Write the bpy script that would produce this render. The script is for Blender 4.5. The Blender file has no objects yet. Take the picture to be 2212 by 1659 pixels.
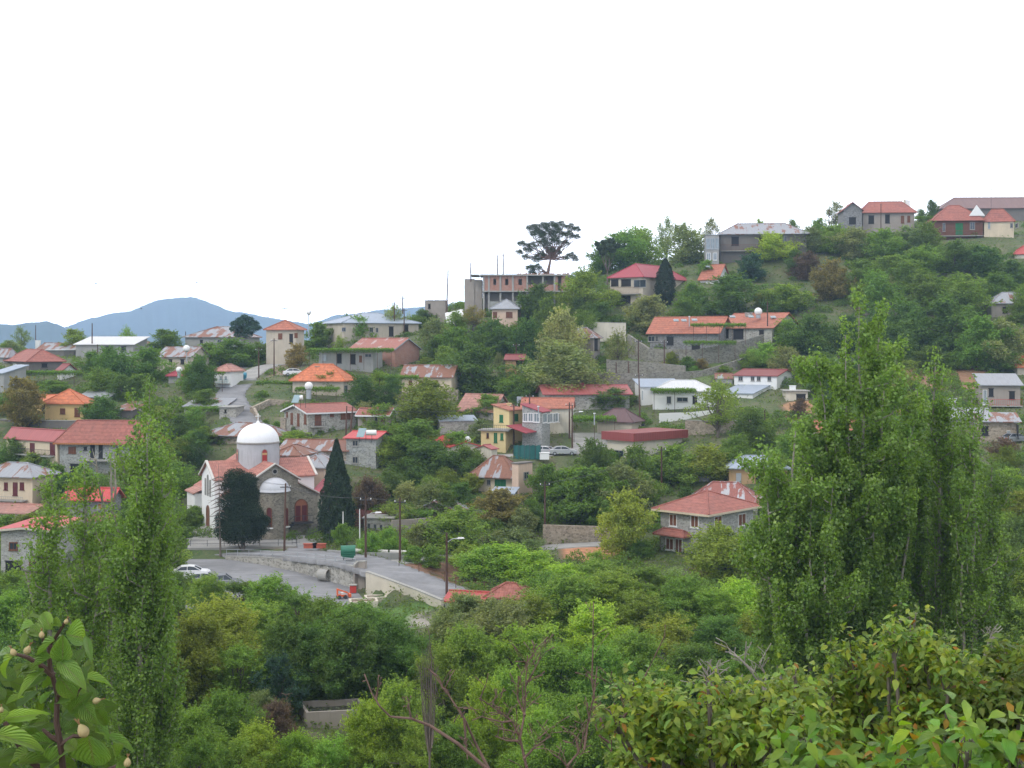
import bpy, math, random
import numpy as np
from mathutils import Vector
F, CX, HY = 2670.0, 1106.0, 745.0     # focal length, centre column and horizon row, in pixels of a 2212 px wide picture
R = math.radians
SC = bpy.context.scene
COL = SC.collection
rnd = random.Random(7)

def W(px, py, d):
    return Vector(((px-CX)*d/F, d, -(py-HY)*d/F))

# ---------------------------------------------------------------- terrain
PXC = [-300, 0, 250, 500, 750, 1000, 1250, 1500, 1750, 2000, 2212, 2600]
NEAR = [(-60,1),(-10,-1.2),(0,-1.7),(3,-1.9),(6,-3.4),(10,-5.4),(20,-10.2),(40,-19),(60,-25),(75,-27.6),(90,-28.6),(104,-28.4),(120,-27.9),(138,-27.6)]
FAR = [
 (152,[1225,1212,1210,1212,1196,1210,1205,1205,1190,1145,1105,1080]),
 (170,[1150,1150,1130,1160,1145,1145,1160,1135,1110,1060,1020,1000]),
 (190,[1060,1050,1040,1050,1050,1050,1055,1035,1010, 980, 960, 950]),
 (210,[ 965, 965, 962, 965, 955, 970, 972, 955, 920, 895, 885, 880]),
 (230,[ 885, 882, 882, 885, 872, 892, 892, 872, 852, 838, 828, 820]),
 (250,[ 825, 822, 828, 822, 818, 832, 832, 806, 792, 782, 772, 765]),
 (270,[ 788, 787, 786, 788, 783, 776, 768, 756, 740, 704, 694, 680]),
 (290,[ 775, 772, 768, 765, 753, 710, 700, 692, 680, 634, 622, 610]),
 (310,[ 770, 768, 762, 755, 743, 672, 652, 634, 612, 574, 570, 560]),
 (330,[ 778, 774, 765, 760, 745, 656, 610, 580, 546, 522, 520, 510]),
 (350,[ 800, 794, 785, 775, 760, 664, 594, 550, 506, 492, 490, 480]),
 (380,[ 850, 845, 835, 820, 800, 700, 610, 560, 508, 474, 458, 450]),
 (420,[ 930, 925, 915, 900, 880, 790, 690, 620, 555, 500, 480, 470]),
 (520,[1050,1045,1040,1030,1010, 930, 830, 760, 690, 620, 600, 590]),
 (800,[ 985, 985, 985, 985, 985, 970, 940, 900, 850, 800, 790, 780]),
 (2500,[826]*12),
 (9500,[772]*12)]
rowsD = [d for d, _ in NEAR] + [d for d, _ in FAR]
TAB = np.array([[z]*len(PXC) for _, z in NEAR] + [[-(p-HY)*d/F for p in r] for d, r in FAR], float)
gd = np.concatenate([np.arange(-60, 440, 1.0), np.arange(440, 1000, 20.0), np.arange(1000, 9600, 250.0)])
gp = np.arange(-600, 2901, 25.0)
_t = np.array([np.interp(gd, rowsD, TAB[:, j]) for j in range(len(PXC))]).T
_g = np.array([np.interp(gp, PXC, _t[i]) for i in range(len(gd))])
for _ in range(10):                      # round the creases
    k = _g.copy(); k[1:499] = (_g[:498] + _g[1:499]*2 + _g[2:500])/4; _g = k
    k = _g.copy(); k[:, 1:-1] = (_g[:, :-2] + _g[:, 1:-1]*2 + _g[:, 2:])/4; _g = k

def base_ground(x, y):
    x = np.asarray(x, float); y = np.asarray(y, float)
    px = np.clip(CX + F*x/np.maximum(y, 1.0), gp[0], gp[-1]-1e-3)
    yy = np.clip(y, gd[0], gd[-1]-1e-3)
    i = np.clip(np.searchsorted(gd, yy, side='right')-1, 0, len(gd)-2); j = ((px-gp[0])/25).astype(int)
    fi = (yy-gd[i])/(gd[i+1]-gd[i]); fj = (px-gp[0])/25 - j
    z = (_g[i, j]*(1-fi)*(1-fj) + _g[i+1, j]*fi*(1-fj) + _g[i, j+1]*(1-fi)*fj + _g[i+1, j+1]*fi*fj)
    return z + (np.sin(x*.21+y*.13)*.25 + np.sin(x*.083-y*.11+2)*.45)*np.clip((y-20)/60, 0, 1)

PARK_Z, TERR_Z = -27.5, -26.4
def poly_w(pts, z):                       # picture corners of a level area -> world corners
    return [((px-CX)*d/F, d) for px, py in pts for d in [z*F/(HY-py)]]
PADS = [(poly_w([(380,1204),(487,1206),(560,1218),(640,1234),(700,1251),(765,1270),(790,1300),(600,1330),(360,1320)], PARK_Z), PARK_Z, .5),
        (poly_w([(405,1183),(648,1183),(700,1165),(706,1120),(680,1085),(400,1090)], TERR_Z), TERR_Z, 1.5)]
ROADS = {   # name: (width, [(px, py, depth)])
 'main':  (6.0, [(420,1197,164),(487,1190.6,163),(560,1190.5,160),(640,1194.6,155),(700,1200.7,150),(765,1208,144.8),(810,1221,141),(860,1240,137.5),(905,1258,135),(950,1276,132.5),(1000,1303,129)]),
 'lane':  (3.2, [(790,1216,143.5),(850,1213,147),(900,1210,150),(960,1203,154),(1050,1194,157),(1200,1180,163),(1300,1174,166),(1380,1170,168)]),
 'gate':  (4.0, [(640,1198,155),(655,1186,159),(665,1177,163)]),
 'upper': (5.5, [(560,952,213),(548,930,217),(530,905,222),(510,878,229),(498,852,238),(512,832,246),(526,818,253),(520,800,263),(500,790,272)]),
 'side':  (4.5, [(526,820,252),(545,806,258),(562,796,262),(580,790,266),(600,786,270)]),
 'shelf': (6.0, [(1090,985,203),(1150,982,205),(1200,978,207),(1250,975,208),(1275,960,212),(1265,935,218)]),
}
def seg_dist(x, y, pts):
    best = np.full(x.shape, 1e9); bz = np.zeros(x.shape)
    for a, b in zip(pts[:-1], pts[1:]):
        dx, dy = b[0]-a[0], b[1]-a[1]
        t = np.clip(((x-a[0])*dx + (y-a[1])*dy)/(dx*dx+dy*dy), 0, 1)
        dd = np.hypot(x-a[0]-t*dx, y-a[1]-t*dy)
        m = dd < best
        best = np.where(m, dd, best); bz = np.where(m, a[2]+t*(b[2]-a[2]), bz)
    return best, bz
def poly_dist(x, y, poly):                # signed: negative inside
    n = len(poly); ins = np.zeros(x.shape, bool); best = np.full(x.shape, 1e9)
    for i in range(n):
        x0, y0 = poly[i]; x1, y1 = poly[(i+1) % n]
        c = ((y0 > y) != (y1 > y)) & (x < (x1-x0)*(y-y0)/((y1-y0) if abs(y1-y0) > 1e-9 else 1e-9)+x0)
        ins ^= c
        dx, dy = x1-x0, y1-y0
        t = np.clip(((x-x0)*dx+(y-y0)*dy)/(dx*dx+dy*dy+1e-9), 0, 1)
        best = np.minimum(best, np.hypot(x-x0-t*dx, y-y0-t*dy))
    return np.where(ins, -best, best)
def smooth_line(pts, n=10):
    out = []
    for i in range(len(pts)-1):
        p0, p1, p2, p3 = pts[max(i-1, 0)], pts[i], pts[i+1], pts[min(i+2, len(pts)-1)]
        for k in range(n):
            t = k/n
            out.append(tuple(.5*(2*b+(c-a)*t+(2*a-5*b+4*c-e)*t*t+(3*b-a-3*c+e)*t**3) for a, b, c, e in zip(p0, p1, p2, p3)))
    out.append(tuple(pts[-1]))
    return out
ROADW = {k: (w, smooth_line([tuple(W(*p)) for p in pts], 6)) for k, (w, pts) in ROADS.items()}

def ground(x, y, roads=True):
    x = np.atleast_1d(np.asarray(x, float)); y = np.atleast_1d(np.asarray(y, float))
    z = base_ground(x, y)
    if roads:
        for w, pts in ROADW.values():
            dd, rz = seg_dist(x, y, pts)
            k = np.clip((dd-w/2-.7)/3.0, 0, 1); k = k*k*(3-2*k)
            z = z*k + (rz-.12)*(1-k)
        for poly, pz, bl in PADS:
            dd = poly_dist(x, y, poly) - (1.9 if pz == PARK_Z else 0)
            k = np.clip(dd/bl, 0, 1)
            z = z*k + (pz-.06)*(1-k)
    return z
def gz(x, y): return float(ground(x, y)[0])
_DD = np.arange(84, 420, .5)
_cache = {}
def depth(px, py):
    k = round(px/4)
    if k not in _cache:
        z = ground((k*4-CX)*_DD/F, _DD)
        _cache[k] = HY - z*F/_DD
    r = _cache[k]
    i = np.where(r <= py)[0]
    return float(_DD[i[0]]) if len(i) else 360.0

# ---------------------------------------------------------------- mesh builder
class MB:
    def __init__(s): s.v = []; s.f = []
    def poly(s, pts):
        n = len(s.v); s.v += [tuple(p) for p in pts]; s.f.append(tuple(range(n, n+len(pts))))
    def quad(s, a, b, c, d): s.poly((a, b, c, d))
    def hexa(s, p):                       # 8 corners: bottom 0-3, top 4-7
        n = len(s.v); s.v += [tuple(q) for q in p]
        for f in ((3,2,1,0),(4,5,6,7),(0,1,5,4),(1,2,6,5),(2,3,7,6),(3,0,4,7)): s.f.append(tuple(n+i for i in f))
    def box(s, x0, y0, z0, x1, y1, z1):
        s.hexa([(x0,y0,z0),(x1,y0,z0),(x1,y1,z0),(x0,y1,z0),(x0,y0,z1),(x1,y0,z1),(x1,y1,z1),(x0,y1,z1)])
    def bar(s, o, u, v, w):               # oriented box from corner o with edge vectors
        o, u, v, w = map(Vector, (o, u, v, w))
        s.hexa([o, o+u, o+u+v, o+v, o+w, o+u+w, o+u+v+w, o+v+w])
    def tube(s, pts, rad, n=6, cap=True):
        pts = [Vector(p) for p in pts]; rings = []
        for i, p in enumerate(pts):
            t = (pts[min(i+1, len(pts)-1)] - pts[max(i-1, 0)]).normalized()
            a = t.cross(Vector((0, 0, 1)) if abs(t.z) < .9 else Vector((1, 0, 0))).normalized(); b = t.cross(a)
            r = rad[i] if isinstance(rad, (list, tuple)) else rad
            k = len(s.v)
            s.v += [tuple(p + (a*math.cos(2*math.pi*j/n) + b*math.sin(2*math.pi*j/n))*r) for j in range(n)]
            rings.append(k)
        for k0, k1 in zip(rings[:-1], rings[1:]):
            for j in range(n): s.f.append((k0+j, k0+(j+1) % n, k1+(j+1) % n, k1+j))
        if cap:
            s.f.append(tuple(rings[0]+j for j in range(n))[::-1]); s.f.append(tuple(rings[-1]+j for j in range(n)))
    def lathe(s, c, prof, n=24, a0=0, a1=2*math.pi):
        full = abs(a1-a0-2*math.pi) < 1e-6; m = n if full else n+1; k = len(s.v)
        for r, z in prof:
            for j in range(m):
                a = a0+(a1-a0)*j/n
                s.v.append((c[0]+r*math.cos(a), c[1]+r*math.sin(a), c[2]+z))
        for i in range(len(prof)-1):
            for j in range(n):
                j1 = (j+1) % m
                s.f.append((k+i*m+j, k+i*m+j1, k+(i+1)*m+j1, k+(i+1)*m+j))
    def build(s, name, mat, parent=None, smooth=False):
        me = bpy.data.meshes.new(name); me.from_pydata(s.v, [], s.f)
        uv = me.uv_layers.new(name='UVMap')
        me.update()
        n = len(me.loops); out = np.zeros((n, 2), np.float32)
        V = np.array(s.v, float) if s.v else np.zeros((0, 3))
        for p in me.polygons:
            nn = p.normal
            h = Vector((-nn.y, nn.x, 0))
            h = h.normalized() if h.length > .05 else Vector((1, 0, 0))
            t = nn.cross(h)
            for li in p.loop_indices:
                q = V[me.loops[li].vertex_index]
                out[li] = (q[0]*h.x+q[1]*h.y+q[2]*h.z, q[0]*t.x+q[1]*t.y+q[2]*t.z)
        uv.data.foreach_set('uv', out.ravel())
        if smooth: me.polygons.foreach_set('use_smooth', [True]*len(me.polygons))
        me.materials.append(mat)
        o = bpy.data.objects.new(name, me); COL.objects.link(o)
        if parent is not None: o.parent = parent
        return o

def fast_mesh(name, verts, nper, uvs=None):   # polygons of nper corners, unshared verts
    verts = np.asarray(verts, np.float32).reshape(-1, 3); nv = len(verts); nf = nv//nper
    me = bpy.data.meshes.new(name)
    me.vertices.add(nv); me.vertices.foreach_set('co', verts.ravel())
    me.loops.add(nv); me.loops.foreach_set('vertex_index', np.arange(nv, dtype=np.int32))
    me.polygons.add(nf); me.polygons.foreach_set('loop_start', np.arange(0, nv, nper, dtype=np.int32))
    me.update(calc_edges=True)
    if uvs is not None:
        u = me.uv_layers.new(name='UVMap'); u.data.foreach_set('uv', np.asarray(uvs, np.float32).ravel())
    return me
def grid_mesh(name, P):                    # P: (n, m, 3)
    n, m, _ = P.shape; me = bpy.data.meshes.new(name)
    me.vertices.add(n*m); me.vertices.foreach_set('co', P.astype(np.float32).ravel())
    i, j = np.meshgrid(np.arange(n-1), np.arange(m-1), indexing='ij')
    q = np.stack([i*m+j, i*m+j+1, (i+1)*m+j+1, (i+1)*m+j], -1).reshape(-1, 4)
    me.loops.add(q.size); me.loops.foreach_set('vertex_index', q.astype(np.int32).ravel())
    me.polygons.add(len(q)); me.polygons.foreach_set('loop_start', np.arange(0, q.size, 4, dtype=np.int32))
    me.update(calc_edges=True); me.polygons.foreach_set('use_smooth', [True]*len(q))
    return me

def tag(o, label=None, cat=None, group=None, kind=None):
    if label: o['label'] = label
    if cat: o['category'] = cat
    if group: o['group'] = group
    if kind: o['kind'] = kind
    return o
def empty(name, loc, label=None, cat=None, group=None, rz=0):
    o = bpy.data.objects.new(name, None); COL.objects.link(o); o.location = loc; o.rotation_euler.z = rz
    o.empty_display_size = .2
    return tag(o, label, cat, group)
def kids(o): return [c for c in bpy.data.objects if c.parent == o]
def copy_tree(o, parent=None, tree=None):
    c = o.copy(); COL.objects.link(c); c.parent = parent
    for ch in (tree or kids)(o): copy_tree(ch, c)
    return c

# ---------------------------------------------------------------- materials
def newmat(name):
    m = bpy.data.materials.new(name); m.use_nodes = True; nt = m.node_tree; nt.nodes.clear()
    out = nt.nodes.new('ShaderNodeOutputMaterial'); b = nt.nodes.new('ShaderNodeBsdfPrincipled')
    nt.links.new(b.outputs[0], out.inputs[0]); b.inputs['Roughness'].default_value = .85
    return m, nt, b, out
def nd(nt, t, ins=None, **kw):
    n = nt.nodes.new('ShaderNode'+t)
    for k, v in kw.items(): setattr(n, k, v)
    for k, v in (ins or {}).items():
        if isinstance(v, bpy.types.NodeSocket): nt.links.new(v, n.inputs[k])
        else: n.inputs[k].default_value = v
    return n
def c4(c): return (c[0], c[1], c[2], 1)
def mixc(nt, fac, a, b, mode='MIX'):
    n = nt.nodes.new('ShaderNodeMix'); n.data_type = 'RGBA'; n.blend_type = mode
    for s, v in ((n.inputs[0], fac), (n.inputs[6], a), (n.inputs[7], b)):
        if isinstance(v, bpy.types.NodeSocket): nt.links.new(v, s)
        elif isinstance(v, (int, float)): s.default_value = v
        else: s.default_value = c4(v)
    return n.outputs[2]
def ramp(nt, fac, stops):
    n = nt.nodes.new('ShaderNodeValToRGB'); nt.links.new(fac, n.inputs[0]); e = n.color_ramp.elements
    while len(e) < len(stops): e.new(.5)
    for q, (p, c) in zip(e, stops):
        q.position = p; q.color = c4(c) if not isinstance(c, (int, float)) else (c, c, c, 1)
    return n.outputs[0]
def mapd(nt, src, scale, rot=(0, 0, 0)):
    return nd(nt, 'Mapping', {'Vector': src, 'Scale': scale, 'Rotation': rot}).outputs[0]
def coords(nt):
    t = nd(nt, 'TexCoord'); return t.outputs['UV'], t.outputs['Object']
def noise(nt, vec, scale, detail=4, rough=.55):
    return nd(nt, 'TexNoise', {'Vector': vec, 'Scale': scale, 'Detail': detail, 'Roughness': rough}).outputs['Fac']
def wpos(nt): return nd(nt, 'NewGeometry').outputs['Position']
def bump(nt, b, h, strength=.4, dist=.05):
    n = nd(nt, 'Bump', {'Height': h, 'Strength': strength, 'Distance': dist}); nt.links.new(n.outputs[0], b.inputs['Normal'])

_mats = {}
def plaster(c, dirt=.45):
    key = ('pl', c, dirt)
    if key in _mats: return _mats[key]
    m, nt, b, o = newmat('plaster'); w = wpos(nt)
    n1 = noise(nt, w, .5, 5); n2 = noise(nt, mapd(nt, w, (3, 3, .35)), 1.2, 5)
    dk = tuple(q*.62 for q in c)
    col = mixc(nt, ramp(nt, n1, [(.35, 0), (.75, dirt)]), c, dk)
    col = mixc(nt, ramp(nt, n2, [(.52, 0), (.8, dirt)]), col, tuple(q*.5+.02 for q in c))
    nt.links.new(col, b.inputs['Base Color']); bump(nt, b, noise(nt, w, 14, 3), .25, .02)
    _mats[key] = m; return m
def stone(c, sc=2.6, mortar=.8):
    key = ('st', c, sc)
    if key in _mats: return _mats[key]
    m, nt, b, o = newmat('stone'); w = mapd(nt, wpos(nt), (1, 1, 1.5))
    v = nd(nt, 'TexVoronoi', {'Vector': w, 'Scale': sc, 'Randomness': 1.0})
    e = nd(nt, 'TexVoronoi', {'Vector': w, 'Scale': sc}, feature='DISTANCE_TO_EDGE')
    bw = nd(nt, 'SeparateColor', {0: v.outputs['Color']}).outputs[0]
    cell = mixc(nt, bw, tuple(q*.55 for q in c), tuple(min(1, q*1.35) for q in c))
    cell = mixc(nt, ramp(nt, noise(nt, w, .45, 4), [(.3, 0), (.75, .55)]), cell, (c[0]*.8, c[1]*.75, c[2]*.62))
    col = mixc(nt, ramp(nt, e.outputs['Distance'], [(.02, mortar), (.07, 0)]), cell, tuple(min(1, q*1.15+.03) for q in c))
    nt.links.new(col, b.inputs['Base Color']); bump(nt, b, e.outputs['Distance'], .5, .08)
    _mats[key] = m; return m
def tiles(c, worn=.3):
    key = ('ti', c, worn)
    if key in _mats: return _mats[key]
    m, nt, b, o = newmat('roof_tiles'); uv, ob = coords(nt); w = wpos(nt)
    w1 = nd(nt, 'TexWave', {'Vector': uv, 'Scale': .42, 'Distortion': .6, 'Detail': 1}, bands_direction='Y', wave_profile='SAW')
    w2 = nd(nt, 'TexWave', {'Vector': uv, 'Scale': 1.1, 'Distortion': .2}, bands_direction='X')
    cell = nd(nt, 'TexVoronoi', {'Vector': uv, 'Scale': 2.6, 'Randomness': .4})
    bw = nd(nt, 'SeparateColor', {0: cell.outputs['Color']}).outputs[0]
    col = mixc(nt, bw, tuple(q*.8 for q in c), tuple(min(1, q*1.15) for q in c))
    col = mixc(nt, ramp(nt, noise(nt, w, .35, 5), [(.4, 0), (.72, worn)]), col, (c[0]*.55, c[1]*.8, c[2]*.9))
    col = mixc(nt, ramp(nt, w1.outputs['Fac'], [(.0, .55), (.22, 0)]), col, tuple(q*.42 for q in c))
    nt.links.new(col, b.inputs['Base Color']); b.inputs['Roughness'].default_value = .75
    add = nd(nt, 'Math', {0: w1.outputs['Fac'], 1: w2.outputs['Fac']}, operation='ADD')
    bump(nt, b, add.outputs[0], .6, .05)
    _mats[key] = m; return m
def tin(amount, base=(.31, .32, .34), rust=(.2, .085, .05)):
    key = ('tn', amount, base, rust)
    if key in _mats: return _mats[key]
    m, nt, b, o = newmat('corrugated_sheet'); uv, ob = coords(nt)
    n1 = noise(nt, mapd(nt, uv, (1.1, .16, 1)), 1.3, 6, .65); n2 = noise(nt, uv, .35, 3)
    pw = nd(nt, 'TexVoronoi', {'Vector': mapd(nt, uv, (1.0, .33, 1)), 'Scale': .9, 'Randomness': .5})
    cell = nd(nt, 'SeparateColor', {0: pw.outputs['Color']}).outputs[0]
    s = nd(nt, 'Math', {0: n1, 1: n2}, operation='ADD'); s2 = nd(nt, 'Math', {0: cell, 1: .5}, operation='MULTIPLY')
    s = nd(nt, 'Math', {0: s.outputs[0], 1: s2.outputs[0]}, operation='ADD')
    t = amount
    dv = nd(nt, 'Math', {0: s.outputs[0], 1: .5}, operation='MULTIPLY')
    f = ramp(nt, dv.outputs[0], [(t-.025, 0), (t+.02, 1)])
    rc = mixc(nt, noise(nt, uv, 3, 4), tuple(q*.6 for q in rust), tuple(min(1, q*1.5) for q in rust))
    zc = mixc(nt, noise(nt, mapd(nt, uv, (2, .3, 1)), 2, 4), tuple(q*.7 for q in base), tuple(min(1, q*1.15) for q in base))
    nt.links.new(mixc(nt, f, zc, rc), b.inputs['Base Color'])
    w2 = nd(nt, 'TexWave', {'Vector': uv, 'Scale': 1.3}, bands_direction='X')
    bump(nt, b, w2.outputs['Fac'], .5, .04); b.inputs['Roughness'].default_value = .55; b.inputs['Metallic'].default_value = .0
    _mats[key] = m; return m
def sheet(c, rough=.5):
    key = ('sh', c, rough)
    if key in _mats: return _mats[key]
    m, nt, b, o = newmat('painted_sheet'); uv, ob = coords(nt)
    col = mixc(nt, ramp(nt, noise(nt, mapd(nt, uv, (1, .25, 1)), 1.1, 5), [(.35, 0), (.8, .55)]), c, tuple(q*.62 for q in c))
    w2 = nd(nt, 'TexWave', {'Vector': uv, 'Scale': .55}, bands_direction='X')
    col = mixc(nt, ramp(nt, w2.outputs['Fac'], [(.0, .35), (.08, 0)]), col, tuple(q*.5 for q in c))
    nt.links.new(col, b.inputs['Base Color']); bump(nt, b, w2.outputs['Fac'], .35, .04)
    b.inputs['Roughness'].default_value = rough
    _mats[key] = m; return m
def flatm(name, c, rough=.6, var=.2, metal=0, scale=3):
    key = ('fl', name, c)
    if key in _mats: return _mats[key]
    m, nt, b, o = newmat(name)
    col = mixc(nt, ramp(nt, noise(nt, wpos(nt), scale, 4), [(.3, 0), (.75, var)]), c, tuple(q*.5 for q in c))
    nt.links.new(col, b.inputs['Base Color']); b.inputs['Roughness'].default_value = rough; b.inputs['Metallic'].default_value = metal
    _mats[key] = m; return m
def brickm():
    if 'brick' in _mats: return _mats['brick']
    m, nt, b, o = newmat('brick'); uv, ob = coords(nt)
    t = nd(nt, 'TexBrick', {'Vector': uv, 'Color1': c4((.36, .14, .085)), 'Color2': c4((.28, .105, .07)), 'Mortar': c4((.4, .33, .28)), 'Scale': 1.0, 'Brick Width': .3, 'Row Height': .2, 'Mortar Size': .018})
    col = mixc(nt, ramp(nt, noise(nt, uv, .8, 4), [(.4, 0), (.8, .5)]), t.outputs['Color'], (.4, .3, .25))
    nt.links.new(col, b.inputs['Base Color']); _mats['brick'] = m; return m
def planks(c):
    key = ('pk', c)
    if key in _mats: return _mats[key]
    m, nt, b, o = newmat('wood_boards'); uv, ob = coords(nt)
    w2 = nd(nt, 'TexWave', {'Vector': uv, 'Scale': 1.0}, bands_direction='X')
    col = mixc(nt, noise(nt, mapd(nt, uv, (3, .4, 1)), 2, 5), tuple(q*.6 for q in c), tuple(min(1, q*1.25) for q in c))
    col = mixc(nt, ramp(nt, w2.outputs['Fac'], [(0, .8), (.12, 0)]), col, tuple(q*.3 for q in c))
    nt.links.new(col, b.inputs['Base Color']); _mats[key] = m; return m
def glassm(c=(.03, .04, .05)):
    key = ('gl', c)
    if key in _mats: return _mats[key]
    m, nt, b, o = newmat('window_glass')
    n = noise(nt, wpos(nt), 1.2, 2)
    nt.links.new(mixc(nt, n, tuple(q*.6 for q in c), tuple(q*1.5 for q in c)), b.inputs['Base Color'])
    b.inputs['Roughness'].default_value = .12; _mats[key] = m; return m
def leafm(name, rough=.55, trans=.48, spec=.25, hue=.5):
    m, nt, b, o = newmat(name)
    oi = nd(nt, 'ObjectInfo'); g = nd(nt, 'NewGeometry'); t = nd(nt, 'TexCoord')
    c = oi.outputs['Color']
    k = noise(nt, t.outputs['Object'], .8, 3)
    c = mixc(nt, ramp(nt, k, [(.35, 0), (.7, .45)]), c, mixc(nt, 1.0, c, (1.55, 1.25, .6), 'MULTIPLY'))
    v = ramp(nt, g.outputs['Random Per Island'], [(0, .62), (1, 1.38)])
    c = mixc(nt, 1.0, c, v, 'MULTIPLY')
    nt.links.new(c, b.inputs['Base Color']); b.inputs['Roughness'].default_value = rough
    b.inputs['Specular IOR Level'].default_value = spec
    tr = nd(nt, 'BsdfTranslucent', {'Color': mixc(nt, 1.0, c, (1.5, 1.6, .7), 'MULTIPLY')})
    ms = nd(nt, 'MixShader', {0: trans, 1: b.outputs[0], 2: tr.outputs[0]})
    nt.links.new(ms.outputs[0], o.inputs[0])
    return m
def barkm(name, c):
    m, nt, b, o = newmat(name); t = nd(nt, 'TexCoord').outputs['Object']
    nt.links.new(mixc(nt, noise(nt, mapd(nt, t, (6, 6, 1.2)), 2.5, 5), tuple(q*.45 for q in c), tuple(min(1, q*1.4) for q in c)), b.inputs['Base Color'])
    return m

M_LEAF = leafm('leaves'); M_GLOSSLEAF = leafm('poplar_leaves', .36, .48, .5)
M_NEEDLE = leafm('needles', .7, .12, .15)
M_BARK = barkm('bark', (.16, .13, .105)); M_BARKG = barkm('grey_bark', (.3, .27, .23)); M_BARKR = barkm('reddish_bark', (.15, .09, .07))
M_CONC = plaster((.36, .35, .32), .5); M_WHITE = flatm('white_paint', (.78, .78, .76), .6, .12); M_FRAME = flatm('white_frame', (.75, .75, .74), .5, .1)
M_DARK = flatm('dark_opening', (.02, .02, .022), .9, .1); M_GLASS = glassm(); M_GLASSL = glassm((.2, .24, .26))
M_SHUT = planks((.19, .075, .04)); M_SHUTG = planks((.02, .16, .06)); M_SHUTR = planks((.13, .025, .03)); M_WOOD = planks((.2, .12, .07)); M_ORW = planks((.42, .17, .06))
M_IRON = flatm('dark_iron', (.05, .05, .055), .6, .2); M_GALV = flatm('galvanised_steel', (.4, .43, .45), .45, .25, .3)
M_POLE = planks((.12, .065, .045)); M_RED = flatm('red_paint', (.5, .05, .04), .5, .2); M_ORANGE = flatm('orange_paint', (.75, .13, .03), .5, .2)
# ================================================================ SETTING
def axis(lo, hi, step, far):
    a = list(np.arange(lo, hi+.01, step)); s = step
    while a[-1] < far: s *= 1.22; a.append(a[-1]+s)
    s = step; b = []
    x = a[0]
    while x > -far: s *= 1.22; x -= s; b.append(x)
    return np.array(b[::-1]+a)
xs = axis(-260, 260, 1.5, 4700); ys = axis(-20, 430, 1.5, 4700); ys = ys[ys > -400]
GX, GY = np.meshgrid(xs, ys, indexing='xy')
GZ = ground(GX.ravel(), GY.ravel()).reshape(GX.shape)
_rg = np.random.default_rng(3)
me = grid_mesh('ground', np.stack([GX, GY, GZ], -1))
# bare earth where the photo shows it (colour of the soil itself)
SOIL = [([(1205,1178),(1375,1176),(1370,1213),(1205,1213)], (.48, .22, .11)), ([(868,1216),(1000,1212),(1060,1238),(1035,1268),(905,1240)], (.24, .13, .08)),
        ([(1900,800),(2130,790),(2140,835),(1900,845)], (.30, .17, .1)), ([(1925,870),(2000,860),(2000,885),(1925,892)], (.34, .19, .11)),
        ([(1690,868),(1760,868),(1760,905),(1690,905)], (.36, .2, .1)), ([(1900,700),(1300,770),(1480,830),(1700,800)], (.12, .17, .05)),
        ([(640,1290),(950,1300),(900,1370),(760,1350)], (.10, .19, .04)), ([(640,1500),(780,1500),(760,1560),(640,1545)], (.24, .2, .13)),
        ([(880,1335),(960,1328),(960,1352),(880,1366)], (.34,.31,.26)), ([(560,760),(640,770),(660,800),(580,815)], (.26, .2, .14)), ([(1500,1208),(1600,1208),(1600,1240),(1500,1240)], (.3, .17, .11))]
px = CX+F*GX/np.maximum(GY, 1); py = HY-GZ*F/np.maximum(GY, 1)
colr = np.zeros(GX.shape+(4,), np.float32)
jit = np.sin(GX*1.1)*3+np.sin(GY*.9+1)*3
for poly, c in SOIL:
    m = poly_dist(px, py+jit, poly) < 0; m &= (GY > 80) & (GY < 330)
    colr[m] = (c[0], c[1], c[2], 1)
ca = me.color_attributes.new('soil', 'FLOAT_COLOR', 'POINT'); ca.data.foreach_set('color', colr.ravel())
m, nt, b, o = newmat('ground'); w = wpos(nt)
g1 = mixc(nt, ramp(nt, noise(nt, w, .12, 6, .7), [(.35, 0), (.62, 1)]), (.06, .11, .025), (.13, .14, .06))
g1 = mixc(nt, ramp(nt, noise(nt, w, .35, 5, .7), [(.5, 0), (.68, .8)]), g1, (.2, .16, .1))
g1 = mixc(nt, ramp(nt, noise(nt, w, 2.2, 4, .7), [(.3, .45), (.6, 0)]), g1, (.03, .045, .015))
at = nd(nt, 'Attribute', attribute_name='soil')
sc = mixc(nt, 1.0, at.outputs['Color'], ramp(nt, noise(nt, w, .9, 6, .7), [(.3, .7), (.7, 1.25)]), 'MULTIPLY')
g1 = mixc(nt, at.outputs['Alpha'], g1, sc)
far = nd(nt, 'SeparateXYZ', {0: w}).outputs[1]
nt.links.new(g1, b.inputs['Base Color']); bump(nt, b, noise(nt, w, 1.5, 6, .7), .8, .3)
me.materials.append(m)
GR = bpy.data.objects.new('ground', me); COL.objects.link(GR); tag(GR, kind='structure')

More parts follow.
